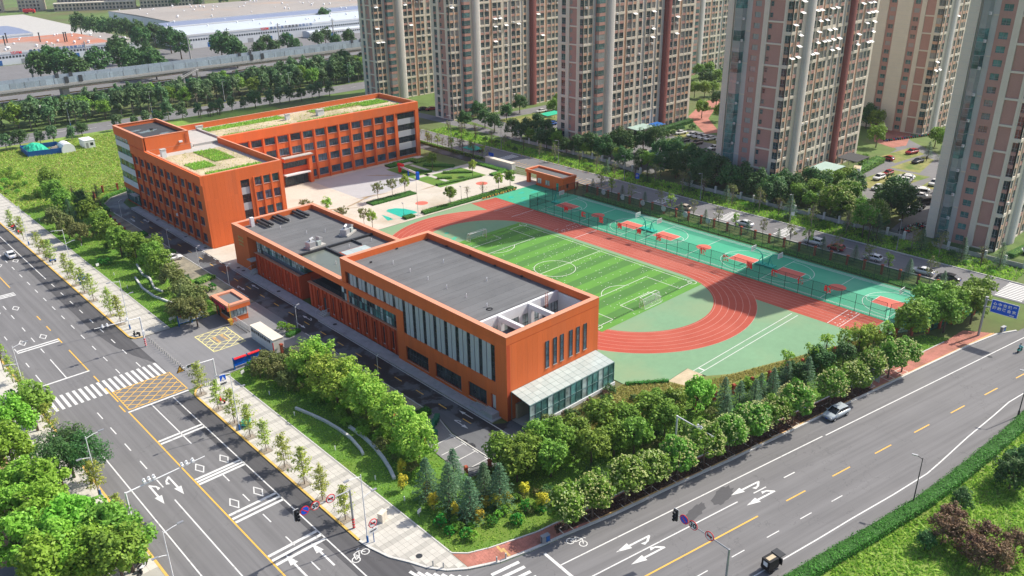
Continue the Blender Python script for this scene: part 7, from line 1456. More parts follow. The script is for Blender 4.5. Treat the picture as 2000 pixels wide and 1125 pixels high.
PROF = {  # side profiles, x forward: (x, belt half-width, sill z, shoulder z); roof as (x, half-width, z)
 'sedan': dict(L=4.75, W=.92, body=[(-2.37, .70, .42, .80), (-2.25, .82, .30, .98), (-1.6, .90, .22, 1.02), (0, .92, .20, .97), (1.2, .92, .20, .93), (1.95, .86, .24, .82), (2.30, .74, .32, .66), (2.38, .62, .38, .55)], cab=[(-1.95, .72, 1.0), (-1.2, .66, 1.38), (-.3, .66, 1.46), (.35, .66, 1.42), (1.25, .76, .95)]),
 'suv': dict(L=4.65, W=.94, body=[(-2.32, .76, .5, 1.05), (-2.25, .88, .36, 1.12), (-1.6, .94, .28, 1.12), (0, .94, .26, 1.10), (1.15, .94, .26, 1.06), (1.85, .9, .3, .96), (2.24, .78, .38, .82), (2.32, .66, .45, .7)], cab=[(-2.2, .76, 1.1), (-1.75, .70, 1.58), (-.4, .70, 1.68), (.3, .70, 1.63), (1.2, .80, 1.08)]),
 'hatch': dict(L=4.0, W=.86, body=[(-2.0, .70, .45, .92), (-1.92, .80, .32, 1.0), (-1.3, .86, .24, 1.0), (0, .86, .22, .97), (1.0, .86, .22, .93), (1.6, .82, .26, .84), (1.94, .70, .34, .7), (2.0, .58, .42, .6)], cab=[(-1.9, .70, .98), (-1.45, .64, 1.4), (-.4, .64, 1.5), (.2, .64, 1.45), (1.1, .74, .95)]),
 'van': dict(L=4.9, W=.94, body=[(-2.45, .88, .45, 1.1), (-2.38, .92, .34, 1.15), (-1.6, .94, .28, 1.15), (0, .94, .26, 1.15), (1.3, .94, .26, 1.12), (2.0, .9, .3, 1.0), (2.36, .8, .38, .85), (2.45, .7, .45, .7)], cab=[(-2.42, .84, 1.14), (-2.3, .80, 1.85), (-.4, .80, 1.92), (1.0, .80, 1.85), (1.95, .84, 1.05)])}
CARMESH = {}
def car_parts(kind_):
    if kind_ in CARMESH: return CARMESH[kind_]
    p = PROF[kind_]; b = MB()
    b.loft([[(x, -w * .9, z0), (x, w * .9, z0), (x, w, (z0 + z1) / 2), (x, w * .97, z1 - .06), (x, w * .8, z1), (x, -w * .8, z1), (x, -w * .97, z1 - .06), (x, -w, (z0 + z1) / 2)] for x, w, z0, z1 in p['body']])
    body = b.mesh('body', ['car_white'], True); c = p['cab']
    g_ = MB(); zb = min(c[0][2], c[-1][2]) - .06
    rings = [[(x, -w * (1.13 if 0 < i < len(c) - 1 else 1), zb), (x, w * (1.13 if 0 < i < len(c) - 1 else 1), zb), (x, w, z), (x, -w, z)] for i, (x, w, z) in enumerate(c)]
    g_.loft(rings); gl = g_.mesh('windows', ['car_glass'])
    r = MB(); top = c[1:-1]; r.loft([[(x, -w - .02, z - .03), (x, w + .02, z - .03), (x, w - .02, z + .035), (x, -w + .02, z + .035)] for x, w, z in top])
    for i in range(len(c) - 1):
        (xa, wa, za), (xb, wb, zb_) = c[i], c[i + 1]
        if i in (0, len(c) - 2):
            for s in (-1, 1): r.tube([(xa, s * (wa + .02), za), (xb, s * (wb + .02), zb_)], .045, 5)
    for s in (-1, 1): xm = c[2][0]; r.tube([(xm, s * c[2][1] * 1.13, zb), (xm, s * (c[2][1] + .01), c[2][2])], .04, 5)
    roof = r.mesh('roof', ['car_white']); wx = p['L'] / 2 - .88
    tyre = MB().tube([(0, -.11, 0), (0, .11, 0)], .33, 16).mesh('wheel', ['rubber']); rim = MB().tube([(0, -.125, 0), (0, .125, 0)], .2, 12).mesh('rim', ['galv'])
    hl = MB().box(-.09, -.17, -.07, .09, .17, .07).mesh('light', ['car_light']); tlm = MB().box(-.05, -.18, -.09, .05, .18, .09).mesh('light', ['car_tail']); pm = MB().box(-.015, -.22, -.07, .015, .22, .07).mesh('plate', ['plate_blue']); mr = MB().box(-.1, -.09, -.06, .1, .09, .08).mesh('mirror', ['car_white'])
    CARMESH[kind_] = (p, body, gl, roof, tyre, rim, hl, tlm, pm, mr, wx); return CARMESH[kind_]
def paint(o, c):
    o.material_slots[0].link = 'OBJECT'; o.material_slots[0].material = M['car_' + c]
def car(kind_, c, x, y, a, label, group=None, z=.01, small=False, s=1.):
    p, body, gl, roof, tyre, rim, hl, tlm, pm, mr, wx = car_parts(kind_); t = thing({'sedan': 'sedan_car', 'suv': 'suv_car', 'hatch': 'hatchback_car', 'van': 'van'}[kind_], label, 'van' if kind_ == 'van' else 'car', (x, y, z), R(a), group, s)
    paint(link('body', body, t), c); link('windows', gl, t); paint(link('roof', roof, t), c)
    for sx in (wx, -wx):
        for sy in (-1, 1):
            w = link('wheel', tyre, t, (sx, sy * (p['W'] - .1), .33))
            if not small: link('rim', rim, w)
    if not small:
        L = p['L'] / 2; bz = p['body'][-2][3]; w0 = p['body'][-2][1]
        for sy in (-1, 1): link('headlight', hl, t, (L - .16, sy * (w0 - .14), bz - .06)); link('tail_light', tlm, t, (-L + .1, sy * .6, p['body'][1][3] - .16)); paint(link('mirror', mr, t, (p['cab'][-1][0] - .25, sy * (p['W'] + .06), p['body'][3][3] + .05)), c)
        link('number_plate', pm, t, (L + .005, 0, .5)); link('number_plate', pm, t, (-L - .005, 0, .62))
car('sedan', 'white', 36.1, 213.6, 90, 'white sedan driving on the west road near the left edge'); car('sedan', 'white', 62.6, 184.0, 0, 'white sedan with sunroof parked beside the school road', z=.03); car('suv', 'silver', 109.4, 45.9, 180 - 9.9, 'silver coupe-roofed car at the kerb of the south road')
for k_, c, x, y, a, lb in (('sedan', 'gold', 175.0, 122.5, 90, 'beige car on the east road behind the round plaques'), ('sedan', 'white', 175.2, 104.1, 90, 'white sedan on the east road between two zebra crossings'), ('suv', 'white', 175.3, 85.4, 90, 'white car parked left of the red one on the east road'), ('hatch', 'red', 175.4, 80.0, 90, 'red hatchback parked on the east road'), ('hatch', 'white', 175.2, 71.2, 90, 'white hatchback right of the red one on the east road'), ('sedan', 'white', 175.2, 60.2, 90, 'white sedan behind the lime sapling on the east road'), ('sedan', 'black', 175.4, 54.9, 90, 'black sedan behind the trees at the end of the east road'), ('sedan', 'black', 177.5, 209, 90, 'dark car near the zebra crossing by the east entrance'), ('suv', 'grey', 164, 34.6, 180 - 9.9, 'grey white car turning behind the large blue sign')): car(k_, c, x, y, a, lb, z=.015)
LOT = [('suv', 'white', 237.2, 98.6, 175, 'white suv in the middle of the car park facing the truck'), ('hatch', 'red', 243.6, 98.8, 175, 'dark red hatchback in the middle of the car park'), ('sedan', 'white', 243.6, 93.4, 110, 'white car in the row beside the red hatchback, far one'), ('suv', 'white', 241.2, 92.8, 110, 'white car in the row beside the red hatchback, middle one'), ('suv', 'white', 238.6, 92.4, 110, 'white car in the row beside the red hatchback, near one'), ('sedan', 'black', 236.0, 94.2, 175, 'black car half hidden by the dark tree in the car park'), ('sedan', 'black', 262.8, 98.2, 170, 'long black sedan alone in the far car park row'), ('suv', 'red', 272.5, 104.2, 165, 'red suv at the far end of the car park'), ('hatch', 'red', 259.8, 106.2, 80, 'red hatchback by the hedge of the far car park'), ('sedan', 'white', 227.6, 94.4, 170, 'white sedan parked just behind the flowering tree'), ('sedan', 'grey', 227.2, 99.6, 170, 'grey sedan left of the white one behind the flowering tree'), ('suv', 'white', 242.5, 84.9, 175, 'white suv at the right of the car park near the tower wall'), ('sedan', 'white', 247.5, 85.2, 175, 'white car second in the row near the tower wall'), ('sedan', 'white', 251, 85.6, 175, 'white car third in the row near the tower wall'), ('van', 'white', 230.4, 84.6, 115, 'white people carrier above the black van'), ('sedan', 'white', 227.6, 83.2, 115, 'white car between tree and black van'), ('sedan', 'white', 233.4, 85.0, 115, 'white car right of the people carrier'), ('van', 'black', 222.9, 79.6, 150, 'large black van beside the compound road'), ('sedan', 'black', 217.8, 79.6, 150, 'black sedan beside the compound road next to the black van'), ('sedan', 'white', 214.9, 79.3, 150, 'white car second from the bin shelter'), ('sedan', 'white', 212.3, 79.7, 150, 'white car nearest the bin shelter')]
for a in LOT: car(a[0], a[1], a[2], a[3], a[4], a[5], 'cars in the compound car park', .02, True)
LOT2 = [('sedan', 'white', 243.6, 174.3, 165, 'white sedan apart at the left of the upper car park'), ('sedan', 'white', 244.0, 169.4, 165, 'white car first of the row of four'), ('sedan', 'white', 243.9, 166.8, 165, 'white car second of the row of four'), ('sedan', 'white', 243.6, 164.3, 165, 'white car third of the row of four'), ('sedan', 'white', 243.6, 161.7, 165, 'white car fourth of the row of four'), ('suv', 'white', 245.0, 157.6, 165, 'white suv beside the fourth tower wall'), ('sedan', 'black', 235.4, 166.6, 170, 'black sedan below the row of four white cars'), ('suv', 'brown', 235.3, 161.2, 170, 'dark brown suv below the row of four white cars'), ('sedan', 'white', 233.8, 153.2, 165, 'white car half behind the fourth tower, near row'), ('sedan', 'white', 234.6, 150.4, 165, 'white car close to the fourth tower wall'), ('sedan', 'gold', 212.9, 167.1, 175, 'yellowish car behind the gate canopy'), ('sedan', 'black', 216, 143.6, 100, 'dark car in the shade below the fourth tower')]
for a in LOT2: car(a[0], a[1], a[2], a[3], a[4], a[5], 'cars in the upper compound car park', .02, True)
for k_, c, x, y, a, lb in (('sedan', 'blue', 238, 220.5, 20, 'bright blue car right of the second tower'), ('sedan', 'white', 236, 237.5, 170, 'white car by the hedge below the second tower'), ('sedan', 'black', 240.5, 233, 160, 'black car by the hedge below the second tower'), ('suv', 'white', 230, 219.5, 120, 'white car beside the teal canopy'), ('hatch', 'blue', 222.5, 218, 170, 'blue car under the trees below the second tower'), ('sedan', 'red', 208, 274, 165, 'red car behind the corner of the school'), ('sedan', 'black', 205.5, 276.5, 165, 'black car behind the corner of the school'), ('sedan', 'silver', 121, 341.5, 180, 'pale sedan on the north road behind the stair tower'), ('van', 'white', 203.5, 47.6, 110, 'small white van by the hedge at the right edge'), ('sedan', 'white', 282, 172, 80, 'white car on the path beyond the fourth tower'), ('sedan', 'white', 330, 167, 80, 'white car under the trees left of the pale tower')): car(k_, c, x, y, a, lb, None, .02, True)
# box truck
bt = thing('box_truck', 'white box truck parked in the compound car park', 'truck', (234.6, 104.4, .02), R(-160)); MB().box(-2.6, -1.0, .9, 1.0, 1.0, 2.9).build('cargo_box', 'metal_white', bt); MB().loft([[(1.1, -.95, .5), (1.1, .95, .5), (1.1, .95, 2.1), (1.1, -.95, 2.1)], [(2.2, -.95, .5), (2.2, .95, .5), (2.2, .95, 2.05), (2.2, -.95, 2.05)], [(2.6, -.9, .5), (2.6, .9, .5), (2.6, .9, 1.2), (2.6, -.9, 1.2)]]).build('cab', 'metal_white', bt); MB().poly([(2.23, -.85, 1.95), (2.23, .85, 1.95), (2.59, .82, 1.25), (2.59, -.82, 1.25)]).xf(lambda p: p + Vector((.02, 0, .02))).build('windscreen', 'car_glass', bt); MB().box(-2.55, -.95, 2.9, .95, .95, 2.94).build('roof_panel', 'sand', bt)
for x in (-1.7, 1.7):
    for s in (-1, 1): link('wheel', CARMESH['suv'][4], bt, (x, s * .85, .36), 0, 1.1)
rt = thing('dump_truck', 'red dump truck on the bare lot far away', 'truck', (222, 905, 0), R(-25)); MB().box(-5, -1.5, 1.2, 2, 1.5, 4).build('dump_body', 'red_paint', rt); MB().box(2.4, -1.4, .8, 5, 1.4, 3.6).build('cab', 'red_paint', rt); [MB().tube([(x, -1.5, .7), (x, 1.5, .7)], .7, 10).build('wheel', 'rubber', rt) for x in (-3.4, -1.6, 3.6)]
# three-wheeled cargo rickshaws
def trike(label, x, y, a, m, z, load):
    t = thing('cargo_tricycle', label, 'tricycle', (x, y, z), R(a)); MB().box(-1.35, -.62, .5, .35, .62, .56).box(-1.35, -.62, .56, .35, -.56, .95).box(-1.35, .56, .56, .35, .62, .95).box(-1.35, -.56, .56, -1.29, .56, .95).build('cargo_bed', m, t); MB().box(.4, -.4, .45, .95, .4, .85).build('seat', 'black', t); MB().tube([(1.45, 0, .3), (1.2, 0, 1.1), (1.1, -.35, 1.15)], .035, 6).tube([(1.2, 0, 1.1), (1.1, .35, 1.15)], .035, 6).tube([(.6, 0, .5), (1.4, 0, .55)], .05, 6).build('handlebar', 'metal_dark', t)
    for px, py in ((-.8, -.6), (-.8, .6), (1.45, 0)): MB().tube([(px, py - .06, .28), (px, py + .06, .28)], .28, 14).build('wheel', 'rubber', t)
    if load: MB().box(-1.3, -.6, .96, .3, .6, 1.85).box(.9, -.6, .4, 1.0, .6, 1.3).build('canopy_frame', 'black', t); MB().box(-1.1, -.3, 1.86, .1, .25, 1.9).build('roof_board', 'sand', t); MB().box(.3, -.65, 1.85, 1.3, .65, 1.95).build('cab_roof', 'metal_dark', t); MB().box(-1.33, -.3, 1.0, -1.31, .3, 1.6).build('rear_panel', 'white_sign', t)
trike('green cargo tricycle parked on the south pavement', 42.9, 107.6, 60, 'teal_plastic', .13, False); trike('black roofed tricycle truck at the bottom edge of the south road', 73.3, 35.2, -10, 'black', .01, True)
# scooters, bicycles and people
def scooter_mesh():
    b = MB(); b.tube([(-.6, -.05, .25), (-.6, .05, .25)], .25, 12, 1).tube([(.62, -.05, .25), (.62, .05, .25)], .25, 12, 1); b.box(-.75, -.14, .45, -.05, .14, .72, 0).box(-.1, -.13, .25, .4, .13, .33, 0); b.loft([[(.35, -.16, .3), (.42, -.16, .3), (.42, .16, .3), (.35, .16, .3)], [(.5, -.14, .9), (.58, -.14, .9), (.58, .14, .9), (.5, .14, .9)]], mi=0); b.tube([(.5, 0, .85), (.42, 0, 1.05), (.38, -.3, 1.08)], .025, 5, 1).tube([(.42, 0, 1.05), (.38, .3, 1.08)], .025, 5, 1); b.box(-.7, -.12, .72, -.1, .12, .8, 1); return b
SC = {c: scooter_mesh().mesh('scooter', [m, 'rubber']) for c, m in (('red', 'red_paint'), ('dark', 'metal_dark'), ('white', 'metal_white'), ('blue', 'tarp_blue'), ('teal', 'teal_plastic'))}
def scooter(c, x, y, a, label, group, z=.13): return tag(link('scooter', SC[c], None, (x, y, z), R(a)), label, 'scooter', group)
for i, (c, x, y, a) in enumerate((('red', 18.2, 88.6, 30), ('dark', 18.8, 87.7, 40), ('white', 19.2, 86.9, 35), ('dark', 18.4, 85.6, 50))): scooter(c, x, y, a, ('red scooter in the group at the bottom left kerb', 'dark scooter next to the red one at the bottom left', 'white scooter of the group at the bottom left kerb', 'dark scooter lowest of the group at the bottom left')[i], 'scooters at the bottom left kerb')
for i, y in enumerate((237.5, 236, 234.6, 232.8, 231.5, 229.8, 206.4, 202.6)): scooter(('dark', 'red', 'dark', 'blue')[i % 4], 42.2, y, 20 + 17 * i, f'scooter on the north pavement near the left edge, {ordinal(i)} from the far end', 'scooters on the north pavement')
for i in range(16): scooter(('dark', 'red', 'teal', 'white', 'dark')[i % 5], 197.6 + i * .55, 74.6 - (i % 2) * .9 - i * .1, 80 + 9 * (i % 3), 'scooter in the packed row beside the nearest tower', 'scooters beside the nearest tower', .02)
for i in range(22): scooter(('blue', 'dark', 'teal', 'red')[i % 4], 283 + i * .9, 117.5 - i * .35, 90 + 7 * (i % 4), 'scooter in the crowded rank below the pale tower', 'scooters below the pale tower', .02)
scooter('dark', 42.0, 149.6 + .6, 120, 'dark scooter beside the camera mast at the forecourt', None); scooter('red', 43.0, 116.2, 100, 'small red scooter beside the blue crossing sign', None)
for i in range(5): scooter('dark', 165.4 + .4 * i, 165.4 - .6 * i, 170, f'dark scooter under the gatehouse roof, {ordinal(i)} from the pier', 'scooters at the gatehouse', .05)
def figure(pose):
    """a small human figure grown as one skin over a jointed skeleton"""
    J = {'pel': (0, 0, .95), 'chest': (.02, 0, 1.32), 'neck': (.03, 0, 1.5), 'head': (.06, 0, 1.66), 'shl': (0, .19, 1.43), 'shr': (0, -.19, 1.43), 'ell': (.05, .26, 1.15), 'elr': (.05, -.26, 1.15), 'hal': (.18, .24, .92), 'har': (.18, -.24, .92), 'hil': (0, .1, .9), 'hir': (0, -.1, .9), 'knl': (.1, .1, .5), 'knr': (-.02, -.1, .5), 'anl': (.06, .1, .08), 'anr': (-.16, -.1, .1), 'tol': (.22, .1, .04), 'tor': (0, -.1, .05)}
    if pose == 'ride': J.update(pel=(-.3, 0, .82), chest=(-.22, 0, 1.2), neck=(-.18, 0, 1.38), head=(-.13, 0, 1.54), shl=(-.22, .19, 1.31), shr=(-.22, -.19, 1.31), ell=(.02, .3, 1.12), elr=(.02, -.3, 1.12), hal=(.34, .28, 1.1), har=(.34, -.28, 1.1), hil=(-.3, .1, .78), hir=(-.3, -.1, .78), knl=(.12, .16, .74), knr=(.12, -.16, .74), anl=(.18, .14, .38), anr=(.18, -.14, .38), tol=(.34, .14, .35), tor=(.34, -.14, .35))
    E_ = [('pel', 'chest'), ('chest', 'neck'), ('neck', 'head'), ('chest', 'shl'), ('chest', 'shr'), ('shl', 'ell'), ('ell', 'hal'), ('shr', 'elr'), ('elr', 'har'), ('pel', 'hil'), ('pel', 'hir'), ('hil', 'knl'), ('knl', 'anl'), ('anl', 'tol'), ('hir', 'knr'), ('knr', 'anr'), ('anr', 'tor')]
    rad = dict(pel=.15, chest=.16, neck=.06, head=.12, shl=.075, shr=.075, ell=.05, elr=.05, hal=.04, har=.04, hil=.1, hir=.1, knl=.07, knr=.07, anl=.05, anr=.05, tol=.04, tor=.04); ks = list(J); me = bpy.data.meshes.new('person'); me.from_pydata([J[k] for k in ks], [(ks.index(a), ks.index(b)) for a, b in E_], []); o = bpy.data.objects.new('person', me); COL.objects.link(o); md = o.modifiers.new('skin', 'SKIN')
    for v, k in zip(me.skin_vertices[0].data, ks): v.radius = (rad[k], rad[k]); v.use_root = k == 'pel'
    o.modifiers.new('sub', 'SUBSURF').levels = 1; me.materials.append(None); return o
def person(label, x, y, a, pose, cloth, z):
    o = figure(pose); m, t_, b_ = nodes('clothes'); at = t_.nodes.new('ShaderNodeTexCoord'); sp_ = t_.nodes.new('ShaderNodeSeparateXYZ'); t_.links.new(at.outputs['Object'], sp_.inputs[0]); lo = .86 if pose == 'ride' else .95; hi = lo + .55
    t_.links.new(mix(t_, maths(t_, 'GREATER_THAN', sp_.outputs[2], hi), mix(t_, maths(t_, 'GREATER_THAN', sp_.outputs[2], lo), (.03, .035, .05), cloth), (.4, .25, .18)), b_.inputs['Base Color']); b_.inputs['Roughness'].default_value = .8
    o.data.materials[0] = m; o.location = (x, y, z); o.rotation_euler = (0, 0, R(a)); tag(o, label, 'person'); h = MB(); hd = (-.13, 0, 1.58) if pose == 'ride' else (.05, 0, 1.7); h.loft([[(hd[0] + r * math.cos(k * .785), r * math.sin(k * .785), hd[2] + zz) for k in range(8)] for r, zz in ((.135, -.02), (.13, .05), (.08, .11))]); h.build('hair', 'black', o); return o
scooter('teal', 151.6, 33.6, -10, 'teal scooter ridden along the south road at the right edge', None, .01); person('person in pale teal jacket riding the scooter at the right edge', 151.6, 33.6, -10, 'ride', (.3, .55, .55), .01)
person('person in red walking on the path by the pale tower', 310, 127, 60, 'walk', (.4, .05, .05), .02); person('person in dark clothes walking beside the one in red', 311, 125.8, 60, 'walk', (.05, .06, .09), .02); person('person in dark clothes standing by the long black sedan', 266.4, 97.0, 200, 'walk', (.03, .03, .04), .02)

# ---------------------------------------------------------------- compound, field, viaduct, factories
sheet('compound_ground', [(193, 44), (420, -40), (520, 240), (520, 330), (186, 330), (186, 245), (193, 215)], -.06, -.01, 'terrain')
sheet('compound_road', [(193.5, 76.6), (193.5, 70.5), (222, 74.5), (262, 86), (276, 96), (290, 112), (310, 125), (330, 140), (326, 146), (300, 130), (282, 118), (275, 110), (228, 106), (222, 100), (208, 92), (206, 84), (222.5, 80.2)], -.05, .004, 'asphalt_far')
for p in ([(208, 81), (224, 81.5), (236, 86), (232, 90), (208, 84)], [(226, 92), (250, 89), (250, 101), (228, 103)], [(252, 93), (270, 96), (272, 100), (252, 102)], [(238, 82.5), (256, 84), (258, 88), (238, 87)], [(258, 103), (275, 101), (280, 108), (262, 110)]): sheet('parking_pavers', p, -.02, .01, 'dry_grass')
sheet('upper_car_park', [(196, 150), (212, 150), (212, 140), (206, 132), (216, 126), (226, 150), (250, 154), (252, 176), (228, 178), (212, 172), (198, 176)], -.05, .006, 'asphalt_far'); sheet('parking_pavers', [(240, 155.6), (248, 156.4), (248, 176), (240, 175)], -.02, .012, 'dry_grass')
sheet('compound_yard', [(200, 214), (252, 214), (262, 246), (206, 248)], -.05, .005, 'asphalt_far'); sheet('parking_pavers', [(212, 220), (240, 218), (244, 238), (214, 240)], -.02, .011, 'dry_grass'); sheet('compound_lane', [(196.5, 212), (202, 212), (202, 300), (196, 300)], -.05, .0052, 'asphalt_far')
for p in ([(250, 168), (256, 166), (272, 182), (300, 196), (330, 190), (330, 196), (300, 203), (270, 190)], [(276, 112), (282, 110), (300, 116), (318, 132), (340, 150), (336, 156), (310, 136), (292, 126), (280, 120)], [(262, 160), (268, 160), (282, 176), (276, 180)]): sheet('garden_path', p, -.04, .008, 'paver_red')
def shelter(label, x, y, w, d, h, m, rz=0, tilt=.25, name='canopy'):
    t = thing(name, label, 'canopy', (x, y, 0), rz)
    for px in (.1, w - .1):
        for py in (.1, d - .1): piece('post', 'metal_grey', t, px - .06, py - .06, 0, px + .06, py + .06, h)
    MB().loft([[(-.2, -.2, h), (w + .2, -.2, h), (w + .2, -.2, h + .12), (-.2, -.2, h + .12)], [(-.2, d + .2, h + tilt), (w + .2, d + .2, h + tilt), (w + .2, d + .2, h + .12 + tilt), (-.2, d + .2, h + .12 + tilt)]]).build('roof', m, t); [piece('roof_rib', 'metal_grey', t, w * k / 6 - .04, -.2, h - .1, w * k / 6 + .04, d + .2, h - .01) for k in range(7)]; return t
pt = mat('canopy_green', (.34, .46, .42), .5, .08, .5); shelter('pale green canopy over the compound gate barrier', 200, 152.8, 8, 6, 3.4, 'canopy_green'); shelter('pale canopy at the lower compound gate beside flowering trees', 202, 94, 7, 5, 3.2, 'canopy_green', R(20)); shelter('pale green entrance canopy at the foot of the fourth tower', 222, 106.5, 9, 6, 3.6, 'canopy_green'); shelter('dark entrance canopy at the foot of the fourth tower', 238, 106.3, 8, 6, 3.6, 'roof_dark'); shelter('pale entrance canopy at the foot of the third tower', 226, 179.5, 9, 5, 3.4, 'canopy_green'); shelter('teal bicycle shelter below the second tower', 224, 222, 8, 4, 2.6, 'tarp_green'); shelter('pale canopy over the compound gate near the second tower', 196.6, 205.4, 7, 5, 3.0, 'canopy_green'); shelter('teal scooter shelter against the nearest tower', 236, 77.5, 6, 4, 2.6, 'tarp_green')
shelter('teal roofed car shelter in the strip by the back road', 170.4, 203, 4, 5, 2.4, 'teal_plastic'); shelter('blue awning beside the canopy of the third tower', 237, 180, 5, 3.5, 3.0, 'tarp_blue')
bs = thing('bin_shelter', 'green bin shelter at the corner of the compound road', 'shelter', (199.2, 81.2, 0)); MB().box(0, 0, 0, .15, 3, 2.2).box(.15, 2.85, 0, 4.6, 3, 2.2).box(4.45, 0, 0, 4.6, 2.85, 2.2).build('wall', 'teal_plastic', bs); MB().box(-.2, -.3, 2.2, 4.8, 3.2, 2.32).build('roof', 'canopy_green', bs); MB().box(.5, .4, 0, 4.0, 1.4, 1.1).build('bin_row', 'bin_green', bs)
post_sign('white blank board beside the compound gate canopy', 199.2, 163, 3.0, 3.0, 1.6, 'white_sign', R(-60), z=0, name='board_sign'); post_sign('blue pedestrian sign on the verge by the east road', 186.3, 147.5, 2.6, 1.3, 1.6, 'blue_sign', R(-70), '行', 0, ts=.8); post_sign('round white and orange sign on the verge across the east road', 186.5, 97.5, 2.4, .9, .9, 'white_sign', R(-70), None, 0); post_sign('blue and red information board beside the east entrance', 172.5, 196.5, 2.6, 2.4, 1.4, 'blue_sign', R(-90), None, 0, name='board_sign')
# field: tent, arch, container
tn = thing('storage_heap', 'heap under green sheeting inside a blue sheet fence in the field', 'sheeted heap', (66, 311, .05)); g = random.Random(5)
for a, c in (((0, 2), (.6, 13.5)), ((.6, 13.5), (11.5, 11)), ((0, 2), (11.6, -.6)), ((11.6, -.6), (11.5, 11))): d = Vector(c) - Vector(a); n = Vector((-d.y, d.x)).normalized() * .05; MB().prism([tuple(Vector(a) - n), tuple(Vector(c) - n), tuple(Vector(c) + n), tuple(Vector(a) + n)], 0, 1.9).build('fence_sheet', 'tarp_blue', tn)
hp = MB(); N = 12; base = len(hp.v)
for i in range(N + 1):
    for j in range(N + 1): u, v = i / N, j / N; hp.v.append((.5 + 6.2 * u, 2.0 + 9.5 * v - u * 1.5, 1.6 + 2.0 * math.sin(math.pi * u) ** .7 * math.sin(math.pi * v) ** .6 + g.uniform(-.18, .18)))
for i in range(N):
    for j in range(N): k = i * (N + 1) + j; hp.f.append((k, k + N + 1, k + N + 2, k + 1)); hp.m.append(0)
hp.build('green_sheet', 'tarp_green', tn); [piece('timber', 'bark_pale', tn, 7 + .5 * k, 2 + .4 * k, 1.2 + .2 * (k % 3), 10.5, 3 + .4 * k, 1.5 + .2 * (k % 3)) for k in range(9)]
at_ = thing('arched_shelter', 'white arched plastic shelter beside the green sheeted heap', 'shelter', (78, 309.6, .05)); b = MB(); b.loft([[(x, y, z) for x, y, z in [(2.2 * math.cos(a), yy, 3.2 * math.sin(a) ** .7) for a in [math.pi * k / 10 for k in range(11)]]] for yy in (0, 6)], cap=True); b.build('arch', 'haze_white', at_)
ct = thing('site_cabin', 'white site cabin standing in the open field', 'cabin', (83.8, 311, .05)); MB().box(0, 0, 0, 3.4, 6, 2.7).build('wall', 'metal_white', ct); MB().box(-.08, -.08, 2.7, 3.48, 6.08, 2.82).build('roof', 'haze_white', ct); MB().box(1.8, -.03, .9, 2.8, -.001, 1.9).build('window', 'glass_dark', ct); MB().box(.4, -.03, 0, 1.2, -.001, 2.0).build('door', 'metal_grey', ct)
gd = thing('garden_shelter', 'dark timber pergola beside the north road', 'pergola', (134, 329.5, 0)); [piece('post', 'bark', gd, x - .12, y - .12, 0, x + .12, y + .12, 2.8) for x in (0, 4, 8) for y in (0, 2)]; [piece('beam', 'bark', gd, -.3, y - .1, 2.8, 8.3, y + .1, 3.05) for y in (0, 2)]
# viaduct
vd = thing('viaduct', 'long grey road viaduct with noise barriers across the background', 'viaduct', (-200, 414, 0)); LV = 900
mat('barrier_grey', (.33, .4, .45), .6, .08, .2, rnd=.18); mat('viaduct_concrete', (.33, .33, .32), .85, .1, .1)
MB().prism([(0, 0), (LV, 0), (LV, 14), (0, 14)], 6.2, 6.9).prism([(0, 2.5), (LV, 2.5), (LV, 11.5), (0, 11.5)], 5.0, 6.2).build('deck', 'viaduct_concrete', vd); MB().box(0, .02, 6.9, LV, .3, 7.5).box(0, 13.7, 6.9, LV, 13.98, 7.5).build('parapet', 'concrete', vd)
for k in range(15): x = 20 + 58 * k; MB().box(x - 1.4, 4.4, 0, x + 1.4, 9.6, 4.0).loft([[(x - 1.4, 4.4, 4.0), (x + 1.4, 4.4, 4.0), (x + 1.4, 9.6, 4.0), (x - 1.4, 9.6, 4.0)], [(x - 1.6, 2.4, 5.0), (x + 1.6, 2.4, 5.0), (x + 1.6, 11.6, 5.0), (x - 1.6, 11.6, 5.0)]]).build('pier', 'viaduct_concrete', vd); MB().box(x - 1.42, 4.38, 0, x + 1.42, 9.62, 1.6).build('pier_base', 'tarp_green', vd)
for k in range(250, 0, -1):
    x = 130 + 2.4 * k
    if x < LV: link('barrier_panel', unit('barrier_grey'), vd, (x, .12, 8.75), 0, (2.34, .1, 2.5))
tag(MB().box(0, 13.8, 7.5, LV, 13.9, 9.6).build('far_barrier', 'barrier_grey', vd), None); rb = MB()
for k in range(110): rb.box(100 + 6 * k, 13.76, 7.5, 100 + 6 * k + .12, 13.95, 9.7); rb.box(101 + 6 * k, .0, 7.5, 101 + 6 * k + .12, .2, 10.05)
rb.build('barrier_post', 'metal_grey', vd)
for x in (310, 316, 400, 406, 470, 476, 530, 536): MB().box(x - .8, -.12, 7.4, x + .8, .0, 10.3).box(x - .8, 13.5, 7.4, x + .8, 13.7, 10.1).build('expansion_post', 'frame_dark', vd)
stp = thing('stair_flight', 'concrete stair descending from the viaduct into the tree belt', 'stairs', (156, 411, 0)); b = MB(); n = 20
for k in range(n): b.box(14 - .95 * k - 1.0, 0, 6.6 - .33 * k - .5, 14 - .95 * k, 2.4, 6.6 - .33 * k)
b.build('steps', 'concrete', stp); MB().tube([(14, 0, 7.6), (-5, 0, 1.0)], .08, 5).tube([(14, 2.4, 7.6), (-5, 2.4, 1.0)], .08, 5).build('handrail', 'metal_grey', stp); MB().box(13.2, .4, 0, 14.0, 2, 6.4).box(6, .6, 0, 6.6, 1.8, 3.6).build('support', 'viaduct_concrete', stp)
sheet('rail_bed', rect(-200, 402, 700, 412), -.05, .02, 'concrete'); sheet('railway_ballast', rect(-200, 446.5, 700, 458), -.05, .03, 'mulch')
